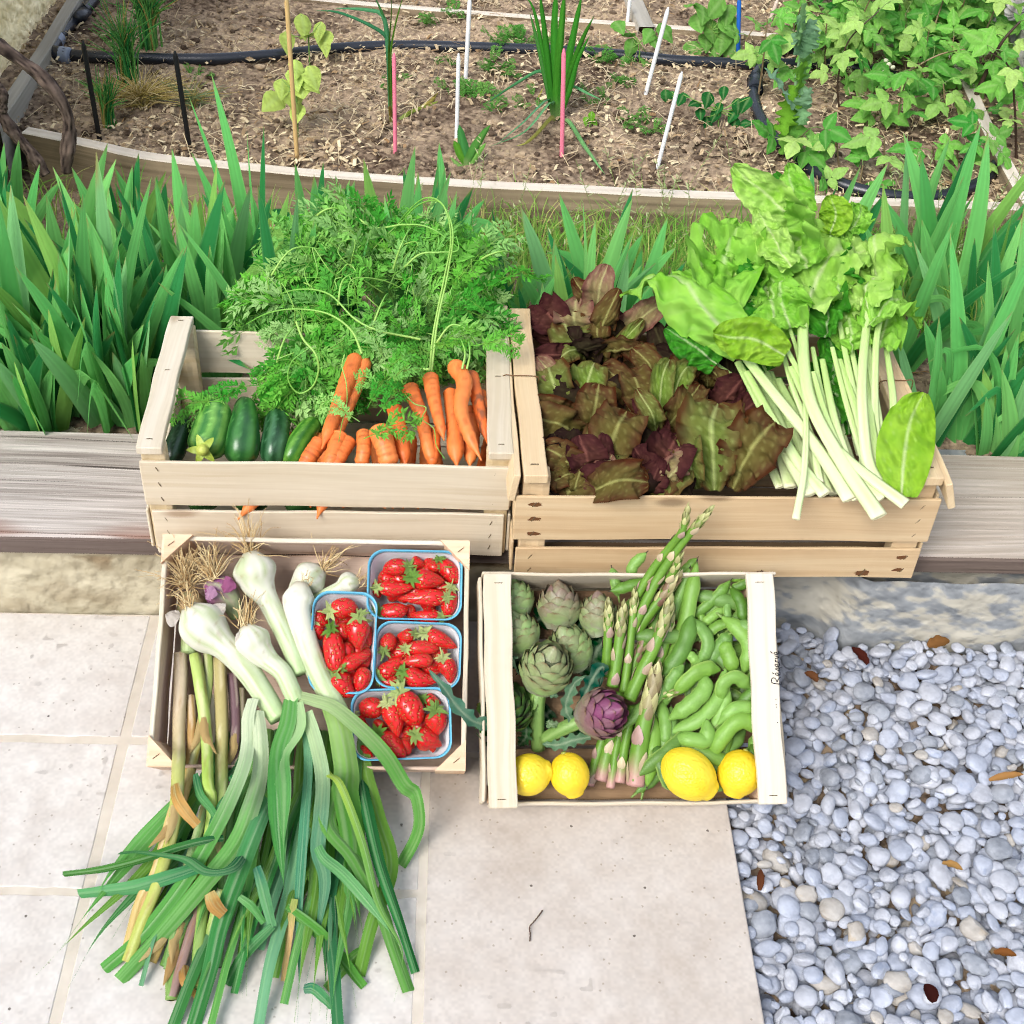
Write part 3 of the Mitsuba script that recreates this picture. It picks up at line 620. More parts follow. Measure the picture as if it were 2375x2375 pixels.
courgette([(-0.248, 1.5791, 0.288), (-0.2452, 1.5419, 0.289), (-0.2442, 1.5018, 0.285), (-0.2474, 1.4885, 0.263)], .0180, .0205, srgb(22, 66, 32), srgb(70, 120, 78), 'dark green courgette right of the pear shaped one', 7, seed=4)
courgette([(-0.1928, 1.5688, 0.283), (-0.204, 1.5363, 0.285), (-0.216, 1.4998, 0.281), (-0.226, 1.4893, 0.263)], .0150, .0180, srgb(50, 112, 32), srgb(108, 164, 56), 'bright mid green courgette next to the carrots', 8, seed=5)
for i, (a, b) in enumerate(((.05, .09), (.115, .16), (.185, .235))):
    courgette([at(FA, a, .022, .072), at(FA, (a + b) / 2, .03, .074), at(FA, b, .04, .070)], .017, .017, srgb(22, 60, 24), srgb(70, 116, 50), 'courgette of the lower layer glimpsed through the slot of the pale crate', 7, seed=11 + i)

def carrot_mesh(path, r0, r1, seed, dirt=0.0):
    p = spline(path, 34); t = np.linspace(0, 1, 34); g = np.random.default_rng(seed)
    r = lerp(r0, r1, t ** 1.1) * np.clip(1 - (1 - sstep(0, .05, t)) * .55, 0, 1) * np.clip(1 - sstep(.80, 1.0, t) * .86, .08, 1)
    rings = np.repeat(g.normal(0, 1, 34)[:, None], 1, 1)
    base = lerp(srgb(236, 112, 36), srgb(250, 140, 66), g.random())
    def lump(T, Aa): return 1 + .034 * rings + .03 * (meshkit.noise(np.stack([np.cos(Aa) * 1.5 + seed, np.sin(Aa) * 1.5, T * 14], -1)) - .5)
    def col(T, Aa):
        q = np.stack([np.cos(Aa) * 1.2 + seed * 3, np.sin(Aa) * 1.2, T * 45], -1); n1 = meshkit.fbm(q, 3)
        line = meshkit.noise(np.stack([np.cos(Aa) * .9 + seed, np.sin(Aa) * .9, T * 60], -1)) > .74
        c = mixc(base * .88, np.minimum(base * 1.12 + .015, 1), n1); c = mixc(c, base * .5, line * .62)
        c = mixc(c, srgb(206, 150, 80), sstep(.06, 0, T) * .5)
        if dirt: c = mixc(c, srgb(120, 80, 56), sstep(.52, .66, meshkit.fbm(q * [1, 1, .2] + 9, 2)) * dirt)
        return c
    return tube(p, r, 18, col, lump=lump)
# feathery leaf template: length 1 along x, flat in xy
def frond_template(seed):
    g = np.random.default_rng(seed); V, F_ = [], []
    def dia(o, d, L, w, up):
        d = unit(d); s = unit(np.cross(A(0, 0, 1), d)); z = A(0, 0, 1)
        k = len(V); V.extend([o, o + d * L * .45 + s * w + z * up, o + d * L + z * up * .3, o + d * L * .45 - s * w + z * up * .6]); F_.extend([[k, k + 1, k + 2], [k, k + 2, k + 3]])
    def strip(o, e, w0, w1):
        d = unit(e - o); s = unit(np.cross(A(0, 0, 1), d)); k = len(V)
        V.extend([o + s * w0, o - s * w0, e - s * w1, e + s * w1]); F_.extend([[k, k + 1, k + 2], [k, k + 2, k + 3]])
    xs = np.linspace(.22, .93, 9)
    for i in range(12): strip(A(i / 12, 0, 0), A((i + 1) / 12, 0, 0), .007 * (1.3 - i / 12), .007 * (1.2 - i / 12))
    for i, x in enumerate(xs):
        Lp = .34 * math.sin(math.pi * min(1, .25 + .75 * (1 - (x - .22) / .8))) * (1.05 - .6 * (x - .2)) * g.uniform(.8, 1.15)
        for sd in (-1, 1):
            a = math.radians(g.uniform(42, 62)); d = A(math.cos(a), sd * math.sin(a), g.normal(0, .22)); o = A(x, 0, 0)
            strip(o, o + d * Lp * .9, .004, .002)
            for k, q in enumerate((.32, .58, .82)):
                for s2 in (-1, 1):
                    b = math.radians(g.uniform(32, 52)) * s2
                    dd = A(d[0] * math.cos(b) - d[1] * math.sin(b), d[0] * math.sin(b) + d[1] * math.cos(b), d[2] + g.normal(0, .25))
                    dia(o + d * Lp * q, dd, g.uniform(.10, .15) * (1.2 - .5 * q), g.uniform(.017, .026), g.normal(0, .022))
            dia(o + d * Lp * .88, d, .12, .022, 0)
    dia(A(.93, 0, 0), A(1, 0, 0), .14, .026, 0)
    return np.array(V), np.array(F_)
FT = [frond_template(i) for i in range(5)]
def bend(tmpl, path, up, width=1.0, col=(.1, .3, .05)):
    v, f = tmpl; p = spline(path, 16); t, s, n = frames(p, np.asarray(up, float)); L = np.linalg.norm(np.diff(p, axis=0), axis=1).sum()
    x = np.clip(v[:, 0], 0, 1.03) * 15; i = np.clip(x.astype(int), 0, 14); q = (x - i)[:, None]
    P = lerp(p[i], p[i + 1], q); S = unit(lerp(s[i], s[i + 1], q)); N = unit(lerp(n[i], n[i + 1], q))
    w = P + (S * v[:, 1:2] + N * v[:, 2:3]) * L * width
    c = np.asarray(col) * (0.85 + .3 * np.random.default_rng(int(abs(p[0, 0]) * 1e5)).random((len(v), 1)))
    c = np.where(np.abs(v[:, 1:2]) < .008, lerp(col, srgb(140, 180, 80), .6), c)
    return w, f, c
g = np.random.default_rng(21)
CARROTS = [  # path, crown radius, tip radius, label
 ([(-0.1336, 1.6235, 0.363), (-0.1519, 1.5304, 0.348), (-0.1711, 1.448, 0.328)], .0125, .0090, 'long carrot on the left of the fused looking pair, lying across the crate'),
 ([(-0.1199, 1.6228, 0.359), (-0.1352, 1.5562, 0.341), (-0.1598, 1.463, 0.318)], .0105, .0070, 'long carrot on the right of the fused looking pair'),
 ([(-0.0264, 1.5747, 0.368), (-0.0184, 1.5209, 0.358), (-0.0038, 1.4549, 0.343)], .0118, .0062, 'short straight carrot under the tall arching stalks'),
 ([(0.0025, 1.5668, 0.348), (0.0088, 1.5006, 0.341), (0.0144, 1.4226, 0.323)], .0098, .0125, 'broad straight carrot between the short one and the curved one'),
 ([(0.0057, 1.5902, 0.378), (0.0223, 1.5491, 0.375), (0.018, 1.4975, 0.367), (0.0298, 1.4537, 0.355), (0.0476, 1.4199, 0.338)], .0130, .0075, 's shaped curved carrot near the right side of the crate'),
 ([(0.0321, 1.5962, 0.358), (0.0431, 1.5286, 0.351), (0.0558, 1.4611, 0.335)], .0105, .0065, 'carrot smeared with dark soil near the right rail'),
 ([(0.0478, 1.5779, 0.338), (0.0585, 1.5219, 0.333), (0.0639, 1.4829, 0.323)], .0085, .0065, 'thin carrot squeezed against the right end of the pale crate'),
 ([(-0.0943, 1.4721, 0.348), (-0.0846, 1.4428, 0.34), (-0.0754, 1.423, 0.313)], .0150, .0135, 'stubby thick carrot pointing at the front slat'),
 ([(-0.076, 1.5294, 0.343), (-0.0656, 1.4836, 0.335), (-0.0553, 1.4319, 0.313)], .0115, .0095, 'rough carrot half covered by leaves in the middle'),
 ([(-0.0556, 1.5573, 0.358), (-0.0431, 1.522, 0.353), (-0.0309, 1.4963, 0.343)], .0125, .0075, 'short carrot lying aslant under the hanging leaves'),
 ([(-0.0368, 1.5161, 0.341), (-0.0288, 1.4682, 0.335), (-0.0173, 1.4334, 0.313)], .0095, .0085, 'carrot with a fine hanging rootlet'),
 ([(-0.1476, 1.4809, 0.331), (-0.1578, 1.4382, 0.318), (-0.1631, 1.4316, 0.303)], .0120, .0100, 'carrot under the long pair at the front slat'),
 ([(-0.1161, 1.4819, 0.333), (-0.1135, 1.4471, 0.329), (-0.1185, 1.4273, 0.308)], .0105, .0100, 'small dark carrot left of the stubby one'),
 ([(-0.1737, 1.4755, 0.321), (-0.1877, 1.4514, 0.313), (-0.1993, 1.428, 0.298)], .0120, .0110, 'carrot lying next to the bright courgette'),
 ([(-0.1343, 1.4764, 0.325), (-0.1478, 1.4427, 0.318), (-0.1602, 1.4276, 0.303)], .0110, .0100, 'carrot tucked below the fused looking pair'),
 ([(-0.0162, 1.499, 0.328), (-0.018, 1.4601, 0.325), (-0.0198, 1.4292, 0.313)], .0085, .0080, 'narrow carrot beside the broad straight one'),
 ([(0.0316, 1.5456, 0.331), (0.0351, 1.4963, 0.325), (0.0323, 1.4353, 0.313)], .0120, .0100, 'shaded carrot below the curved one'),
]
MOUND = [((-0.1889, 1.84, 0.4061), (-0.0773, 1.84, 0.4237)), ((-0.2229, 1.82, 0.3899), (-0.0062, 1.82, 0.398)), ((-0.2415, 1.79, 0.3704), (0.041, 1.79, 0.391)), ((-0.2499, 1.75, 0.3548), (0.0528, 1.75, 0.3828)),
         ((-0.2381, 1.71, 0.3406), (0.0416, 1.71, 0.3677)), ((-0.2222, 1.66, 0.3345), (0.0192, 1.66, 0.3634)), ((-0.2206, 1.63, 0.3112), (-0.1814, 1.63, 0.3126)), ((-0.219, 1.605, 0.295), (-0.1941, 1.605, 0.2924))]
def onmound(s, t):
    x = t * (len(MOUND) - 1); i = min(int(x), len(MOUND) - 2); q = x - i
    a = lerp(MOUND[i][0], MOUND[i + 1][0], q); b = lerp(MOUND[i][1], MOUND[i + 1][1], q)
    return lerp(a, b, s)
MN = unit(A(0, -.62, .78))
def greencol(): return lerp(lerp(srgb(58, 170, 50), srgb(140, 222, 84), g.random()), srgb(206, 240, 160), g.random() ** 3 * .8)
fronds = []
def frond(base, ang, L, lift, depth):
    d = A(math.cos(ang), .55 * math.sin(ang), .8 * math.sin(ang)); d = unit(d - MN * (d @ MN))
    o = base - MN * depth
    path = [o, o + d * L * .35 + MN * lift, o + d * L * .72 + MN * lift * .9, o + d * L - MN * lift * .2 + A(0, 0, -.012)]
    up = unit(MN + g.normal(0, .38, 3)); return bend(FT[g.integers(5)], path, up, g.uniform(.85, 1.2), greencol())
for i in range(230):
    t = g.random() ** 1.05 * .9; s = g.random()
    b = onmound(s, t); ang = math.atan2(.45 - t, (s - .5) * 1.3) + g.normal(0, .9)
    if t > .62: ang = g.normal(-1.57, .8) if s < .45 else g.choice([0., 3.14, 1.5]) + g.normal(0, .5)
    dep = (.06, .03, .0)[i % 3] + g.uniform(-.008, .014)
    if t > .42: dep = dep * .3 - .012
    fronds.append(frond(b, ang, g.uniform(.075, .125) * (1 if t < .52 else .66), g.uniform(.010, .034), dep))
for i in range(40):   # leaves that hang in front of the back slats and among the carrots
    b = onmound(g.uniform(.05, .95), g.uniform(.66, .90)) + MN * .012
    fronds.append(frond(b, g.normal(-1.9, .7), g.uniform(.045, .07), .012, 0))
for q in [(-0.0972, 1.5389, 0.388), (-0.1099, 1.4812, 0.375), (-0.0847, 1.4993, 0.385), (-0.1191, 1.4601, 0.368), (-0.0961, 1.4647, 0.375), (-0.0858, 1.5212, 0.385), (-0.0296, 1.5808, 0.403), (0.0348, 1.5982, 0.403), (0.0594, 1.6625, 0.413), (-0.1124, 1.4319, 0.361), (-0.0872, 1.5527, 0.398), (-0.0585, 1.5654, 0.403)]:
    fronds.append(frond(A(*q), g.choice([.3, 2.8, .9, 2.2]) + g.normal(0, .35), g.uniform(.045, .075), .008, 0))
for q in [(-0.2897, 1.5755, 0.328), (-0.3093, 1.5679, 0.325), (-0.3219, 1.5505, 0.328), (-0.2751, 1.5845, 0.333)]:
    fronds.append(frond(A(*q), 3.3 + g.normal(0, .2), .075, .008, 0))
STALKS = [ # thick pale leaf stalks seen on the heap
 [(-0.0269, 1.6, 0.3515), (-0.023, 1.66, 0.3753), (-0.0094, 1.7, 0.4385), (-0.0009, 1.72, 0.4903), (-0.0116, 1.74, 0.5311), (-0.0385, 1.78, 0.5227), (-0.0714, 1.84, 0.4634), (-0.0938, 1.88, 0.4099)],
 [(-0.0241, 1.6, 0.3516), (-0.0176, 1.66, 0.3921), (-0.004, 1.7, 0.4484), (0.0015, 1.72, 0.5029), (-0.0158, 1.75, 0.5315), (-0.047, 1.79, 0.5082), (-0.0835, 1.85, 0.4409)],
 [(-0.1236, 1.6, 0.3781), (-0.1409, 1.64, 0.3863), (-0.1759, 1.67, 0.3914), (-0.2252, 1.69, 0.3847), (-0.2661, 1.7, 0.3717), (-0.3027, 1.71, 0.3485)],
 [(-0.0419, 1.64, 0.3782), (-0.1003, 1.65, 0.38), (-0.1374, 1.67, 0.3845), (-0.1788, 1.71, 0.3999), (-0.2328, 1.74, 0.3854), (-0.2901, 1.75, 0.3533), (-0.3107, 1.74, 0.3317)],
 [(-0.2194, 1.64, 0.4015), (-0.207, 1.615, 0.3862), (-0.1888, 1.6, 0.3709), (-0.1849, 1.595, 0.3446), (-0.1946, 1.592, 0.3176), (-0.2145, 1.592, 0.3056), (-0.2287, 1.595, 0.3261), (-0.2234, 1.6, 0.3564), (-0.1976, 1.6, 0.3854)],
 [(-0.0855, 1.76, 0.4215), (-0.073, 1.77, 0.4518), (-0.0613, 1.8, 0.4671)], [(-0.1119, 1.66, 0.3821), (-0.0993, 1.69, 0.3992), (-0.0923, 1.72, 0.4033)],
 [(-0.2693, 1.77, 0.3969), (-0.2354, 1.8, 0.4198), (-0.1832, 1.81, 0.4168)], [(-0.0181, 1.62, 0.3861), (0.0019, 1.64, 0.398), (0.0239, 1.63, 0.3989), (0.0406, 1.61, 0.3918)],
 [(-0.0688, 1.77, 0.4193), (-0.0463, 1.78, 0.4306), (-0.0177, 1.78, 0.4333), (0.0094, 1.78, 0.4392), (0.0073, 1.8, 0.4567)], [(-0.148, 1.86, 0.4492), (-0.1157, 1.85, 0.4331), (-0.0714, 1.84, 0.4438), (-0.0303, 1.82, 0.4503), (0.0255, 1.8, 0.4229)],
 [(-0.1643, 1.7, 0.3936), (-0.1575, 1.73, 0.4111), (-0.136, 1.75, 0.4192)], [(0.0457, 1.79, 0.4247), (0.0747, 1.8, 0.4264), (0.1019, 1.82, 0.4155)], [(-0.2062, 1.86, 0.4503), (-0.1837, 1.87, 0.4505), (-0.1553, 1.88, 0.4443)],
 [(-0.1484, 1.5913, 0.385), (-0.1506, 1.5731, 0.378), (-0.1431, 1.5463, 0.368), (-0.1393, 1.5017, 0.365), (-0.1434, 1.4652, 0.36), (-0.1458, 1.4323, 0.353)], [(-0.0274, 1.5484, 0.395), (-0.0581, 1.5545, 0.388), (-0.085, 1.5324, 0.385), (-0.107, 1.5014, 0.381)], [(0.0192, 1.5605, 0.388), (0.0227, 1.5788, 0.403), (0.0156, 1.6016, 0.413)], [(0.0259, 1.5651, 0.385), (0.0295, 1.5816, 0.398), (0.0277, 1.5927, 0.413)],
 [(-0.2495, 1.63, 0.3376), (-0.2378, 1.66, 0.3542), (-0.2235, 1.69, 0.3647)], [(-0.0595, 1.5193, 0.371), (-0.0457, 1.502, 0.368), (-0.0299, 1.5032, 0.361), (-0.0346, 1.481, 0.358), (-0.0185, 1.4669, 0.353), (-0.0139, 1.4358, 0.348), (-0.0019, 1.4138, 0.343)]]
n_c = len(CARROTS); cks = []
for i, (p, r0, r1, lab) in enumerate(CARROTS):
    k = thing('carrot', lab, 'carrot', 'carrots with their leaves on'); cks.append(k)
    part(k, 'root', carrot_mesh(p, r0, r1, 31 + i, .8 if i == 5 else (.25 if i % 4 == 1 else 0)), 'satin')
for i in range(34):   # thinner tangled stems all over the heap
    s_, t_ = g.random(), g.uniform(.02, .78); a, b = onmound(s_, t_), onmound(np.clip(s_ + g.normal(0, .25), 0, 1), np.clip(t_ + g.normal(-.05, .16), 0, .85)); c_ = (a + b) / 2 + MN * g.uniform(.02, .05) + g.normal(0, .022, 3)
    STALKS.append([a + MN * .006, (a + c_) / 2 + MN * .012 + g.normal(0, .008, 3), c_, (b + c_) / 2 + MN * .012 + g.normal(0, .008, 3), b + MN * .006])
for i, st in enumerate(STALKS):
    part(cks[i % 17 if i > 19 else (2, 2, 0, 1, 13, 8, 9, 11, 4, 3, 10, 12, 5, 14, 0, 2, 4, 5, 15, 10)[i]], 'stalk', tube(spline(st, 40) + MN * (.030 if i < 14 or i == 18 else .004 if i < 20 else .012) * np.sin(np.pi * np.linspace(.06, .94, 40))[:, None] ** .5, np.linspace(.0018, .0009, 40) * (.55 if i in (14, 19) else .62 if i > 19 else 1), 7, lambda T, Aa: mixc(srgb(170, 210, 104), srgb(104, 176, 62), T)), 'satin')
for i, m in enumerate(fronds): part(cks[i % n_c], 'leaf', m, 'leafy', smooth=False)
g2 = np.random.default_rng(77)
for i, a in enumerate((.155, .215, .245, .275, .30, .325, .355, .38, .41, .445, .465)):   # lower layer, tips at the slot
    out = {0: .022, 2: .018}.get(i, .0); dx = -.03 if i == 0 else g2.normal(0, .02)
    k = thing('carrot', ('carrot whose tip pokes out through the slot, the left one', None, 'carrot whose hairy tip pokes out through the slot below the stubby carrot')[i] if i in (0, 2) else 'carrot of the lower layer glimpsed in the slot of the pale crate', 'carrot', None if i in (0, 2) else 'carrots seen through the slot')
    part(k, 'root', carrot_mesh([at(FA, a - dx, .14, .105), at(FA, a - dx * .3, .05, .094), at(FA, a + dx, .004 - out, .084 - out * .25)], .013, .0085 if i in (0, 2) else .0075, 90 + i), 'satin')
# a few fine rootlets
for q in ([(-0.0329, 1.443, 0.263), (-0.0298, 1.4285, 0.258), (-0.0244, 1.404, 0.255)], [(-0.1353, 1.4206, 0.251), (-0.1371, 1.408, 0.248)]):
    pass
# ------------------------------------------------------------------ lettuces and chard in the upper right crate
def lerpc(stops, x):
    x = np.asarray(x); o = np.zeros(x.shape + (3,))
    xs = [s[0] for s in stops]
    for k in range(3): o[..., k] = np.interp(x, xs, [s[1][k] for s in stops])
    return o
LET = { # rib, inner, outer, margin
 'g': (srgb(206, 220, 140), srgb(128, 152, 72), srgb(128, 118, 62), srgb(104, 70, 48)),
 'b': (srgb(190, 190, 116), srgb(122, 114, 58), srgb(112, 82, 50), srgb(88, 50, 40)),
 'p': (srgb(150, 96, 84), srgb(104, 66, 56), srgb(88, 48, 48), srgb(74, 40, 42)),
 'l': (srgb(214, 214, 150), srgb(168, 158, 100), srgb(168, 128, 104), srgb(140, 94, 88)),
 'G': (srgb(214, 226, 150), srgb(130, 168, 66), srgb(128, 138, 66), srgb(104, 84, 50)),
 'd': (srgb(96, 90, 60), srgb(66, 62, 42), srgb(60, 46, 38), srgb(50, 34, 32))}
def lettuce_leaf(b, t, w, cls, seed, arch=.022):
    g = np.random.default_rng(seed); b, t = A(*b), A(*t); L = np.linalg.norm(t - b); d = unit(t - b)
    view = unit(A(0.0, 0.0, 1.5) - (b + t) / 2); nrm = unit(view + A(g.normal(0, .22), g.normal(0, .12), .15 + g.normal(0, .12)))
    n2 = unit(nrm - d * (nrm @ d)); s = np.cross(d, n2)
    p = spline([b, b + d * L * .4 + n2 * arch * .9, b + d * L * .8 + n2 * arch, t + s * g.normal(0, .006) - n2 * arch * g.uniform(.0, 1.1)], 34)
    x = np.linspace(0, 1, 34); W = w / 2 * (np.clip(x / .55, 0, 1) ** .75 * .86 + .16) * np.sqrt(np.clip(1 - ((x - .70) / .305) ** 2 * (x > .70), .0, 1)) 
    rib, inn, out, mar = LET[cls]
    def col(T, S):
        q = np.stack([S * 2.2 + seed * .37, T * 5, 0 * T + seed], -1); n1 = meshkit.fbm(q * 1.4, 3); n3 = meshkit.fbm(q * 3.7 + 5, 2)
        e = np.clip(np.maximum(np.abs(S), (T - .45) / .55) + (n1 - .5) * .7, 0, 1)
        c = lerpc([(0, inn), (.55, lerp(inn, out, .5)), (.82, out), (1, mar)], e) * (.66 + .36 * n3)[..., None]
        rw = .085 * (1 - T) + .018
        c = mixc(c, rib, sstep(rw * 1.7, rw * .5, np.abs(S)) * (1 - .45 * T))
        v = np.abs(((T * 1.0 - np.abs(S) * .42) * 7.5) % 1 - .5); c = mixc(c, lerp(inn, rib, .5), sstep(.085, .02, v) * .4 * sstep(1, .7, np.abs(S)))
        return c
    nx = 19
    W = W * (1 + .16 * (meshkit.noise(np.stack([x * 9 + seed, x * 0, x * 0], -1)) - .5) * (x > .3))
    m = blade(p, W, nrm, nx, col, fold=.10, cup=g.uniform(.0, .4), ruf=.20, rfreq=4.2, seed=seed, rough=.30)
    # quilted surface between the veins
    T = np.linspace(0, 1, 34)[:, None] + np.zeros((34, nx)); S = np.linspace(-1, 1, nx)[None] + 0 * T
    v = m[0].reshape(34, nx, 3) - nrm * (.0062 * (np.abs(((T - np.abs(S) * .42) * 7.5) % 1 - .5) - .25) * np.sin(np.abs(S) * 3.0))[..., None] * -1
    return v.reshape(-1, 3), m[1], m[2]
PXB = 3.5e-4
HEADS = [
 ('red leaf lettuce at the back left corner with tall pale bronze leaves', [
  ((0.1993, 1.7414, 0.303),(0.1409, 1.7744, 0.363),165,'p'), ((0.2008, 1.7525, 0.293),(0.1186, 1.7713, 0.353),130,'p'), ((0.2055, 1.7484, 0.303),(0.1905, 1.7608, 0.378),175,'l'), ((0.234, 1.7849, 0.293),(0.2363, 1.7766, 0.433),135,'l'), ((0.229, 1.7985, 0.293),(0.1889, 1.7954, 0.398),100,'b'),
  ((0.2414, 1.7784, 0.293),(0.2478, 1.7105, 0.408),120,'b'), ((0.2561, 1.7655, 0.293),(0.3277, 1.7374, 0.398),130,'l'), ((0.2079, 1.7428, 0.293),(0.1308, 1.6672, 0.343),110,'p'), ((0.215, 1.7332, 0.293),(0.1536, 1.6702, 0.335),95,'g'), ((0.2524, 1.7307, 0.303),(0.2917, 1.7088, 0.378),70,'G'), ((0.2287, 1.7641, 0.293),(0.2141, 1.7179, 0.378),120,'b'),
  ((0.2424, 1.7379, 0.293),(0.2769, 1.6795, 0.353),130,'b'), ((0.2011, 1.7434, 0.283),(0.2252, 1.6833, 0.353),110,'d')]),
 ('red leaf lettuce on the left with broad green and bronze outer leaves', [
  ((0.1842, 1.5845, 0.288),(0.1486, 1.6154, 0.358),180,'g'), ((0.2065, 1.5915, 0.288),(0.2099, 1.6135, 0.368),165,'G'), ((0.1916, 1.5795, 0.283),(0.1246, 1.542, 0.343),140,'b'), ((0.2045, 1.542, 0.283),(0.2136, 1.5475, 0.368),170,'b'), ((0.2036, 1.5391, 0.283),(0.1289, 1.5134, 0.343),150,'b'),
  ((0.1938, 1.6329, 0.293),(0.1288, 1.6289, 0.353),85,'l'), ((0.2443, 1.5997, 0.283),(0.24, 1.6005, 0.363),120,'b')]),
 ('red leaf lettuce in the middle with upright green ribbed leaves', [
  ((0.2979, 1.5373, 0.283),(0.261, 1.6007, 0.368),150,'b'), ((0.3047, 1.5405, 0.283),(0.3094, 1.5993, 0.388),95,'G'), ((0.3108, 1.5465, 0.283),(0.3437, 1.6122, 0.378),110,'G'), ((0.315, 1.5525, 0.283),(0.3603, 1.5552, 0.363),120,'b'), ((0.2913, 1.5898, 0.283),(0.2334, 1.6055, 0.368),120,'b'),
  ((0.3097, 1.6383, 0.293),(0.2831, 1.6508, 0.373),110,'b'), ((0.3323, 1.6393, 0.293),(0.3566, 1.6177, 0.368),90,'b'), ((0.3014, 1.5432, 0.283),(0.274, 1.5223, 0.378),90,'g')]),
 ('dark maroon lettuce in the front left corner of the honey crate', [
  ((0.1835, 1.4404, 0.283),(0.139, 1.4403, 0.353),130,'b'), ((0.1943, 1.4462, 0.283),(0.1835, 1.4377, 0.363),160,'p'), ((0.191, 1.4064, 0.293),(0.2611, 1.3856, 0.348),150,'b'), ((0.1729, 1.4347, 0.283),(0.1424, 1.3998, 0.328),90,'b'), ((0.2193, 1.4562, 0.283),(0.2469, 1.4973, 0.368),210,'b'),
  ((0.2185, 1.4455, 0.283),(0.216, 1.4256, 0.348),100,'l'), ((0.1832, 1.4351, 0.283),(0.1789, 1.41, 0.338),100,'b'), ((0.1748, 1.4708, 0.283),(0.1282, 1.4497, 0.343),120,'d'), ((0.2088, 1.4558, 0.283),(0.2089, 1.4513, 0.353),110,'p')]),
 ('glossy purple lettuce at the front between the maroon one and the large leaved one', [
  ((0.2845, 1.4442, 0.283),(0.3159, 1.4549, 0.358),185,'p'), ((0.2812, 1.4468, 0.283),(0.255, 1.4344, 0.353),150,'p'), ((0.2772, 1.4413, 0.283),(0.2861, 1.4021, 0.348),120,'p'), ((0.2909, 1.4391, 0.283),(0.325, 1.4194, 0.348),120,'l'), ((0.2633, 1.4408, 0.283),(0.2469, 1.4066, 0.343),110,'b')]),
 ('bronze lettuce at the front with two very large veined leaves', [
  ((0.3774, 1.4344, 0.283),(0.3649, 1.4997, 0.383),265,'g'), ((0.4041, 1.438, 0.283),(0.4443, 1.4613, 0.383),240,'b'), ((0.3532, 1.4361, 0.283),(0.3296, 1.4555, 0.358),120,'g'), ((0.4029, 1.5936, 0.293),(0.4193, 1.575, 0.368),150,'p'), ((0.4191, 1.6433, 0.293),(0.3834, 1.6005, 0.368),100,'b'), ((0.4199, 1.5705, 0.293),(0.4404, 1.5442, 0.363),120,'p')]),
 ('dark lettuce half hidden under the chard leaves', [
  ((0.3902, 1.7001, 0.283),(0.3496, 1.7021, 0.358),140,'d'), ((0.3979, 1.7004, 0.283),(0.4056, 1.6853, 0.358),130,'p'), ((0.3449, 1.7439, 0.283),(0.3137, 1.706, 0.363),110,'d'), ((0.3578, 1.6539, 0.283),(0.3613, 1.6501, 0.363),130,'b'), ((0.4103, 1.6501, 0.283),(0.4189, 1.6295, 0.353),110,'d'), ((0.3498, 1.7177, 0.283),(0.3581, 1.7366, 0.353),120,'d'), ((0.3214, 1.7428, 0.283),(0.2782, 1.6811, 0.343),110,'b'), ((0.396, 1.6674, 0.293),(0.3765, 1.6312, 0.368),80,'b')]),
]
sd = 300
for lab, ls in HEADS:
    k = thing('lettuce', lab, 'lettuce', 'red leaf lettuces')
    for b, t, w, c in ls:
        sd += 1; part(k, 'leaf', lettuce_leaf(b, t, w * PXB, c, sd), 'glossy_leaf')
    # inner leaves that close the head below, dark ones coloured to stand for shade
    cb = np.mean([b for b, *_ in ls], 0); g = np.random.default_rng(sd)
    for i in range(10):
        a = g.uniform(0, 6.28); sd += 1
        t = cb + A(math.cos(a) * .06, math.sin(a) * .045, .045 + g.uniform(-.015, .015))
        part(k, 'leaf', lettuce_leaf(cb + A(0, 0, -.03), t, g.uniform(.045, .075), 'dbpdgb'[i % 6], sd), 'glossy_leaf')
# chard: stalk path, stalk half width, label, blades [(path, width)]
CG, CL, CDk, CW = srgb(124, 200, 58), srgb(184, 232, 108), srgb(58, 146, 44), srgb(232, 240, 196)
def chard_stalk(path, hw, seed):
    p = spline(path, 30); T = np.linspace(0, 1, 30)
    r = hw * lerp(1.12, .62, T)
    def col(T, Aa):
        n1 = meshkit.noise(np.stack([np.cos(Aa) * 7 + seed, np.sin(Aa) * 7, T * 2.5], -1))
        c = mixc(srgb(222, 234, 178), srgb(190, 218, 132), sstep(.1, .9, T)); c = mixc(c, srgb(160, 200, 100), np.clip(n1 * 1.6 - .7, 0, 1) * .6)
        return mixc(c, srgb(236, 232, 190), sstep(.05, 0, T))
    vw = unit(A(0, -.5, 1))
    return tube(p, r, 12, col, flat=.48, hint=vw, lump=lambda T, Aa: 1 + .09 * np.cos(Aa * 6) * (np.sin(Aa) > 0))
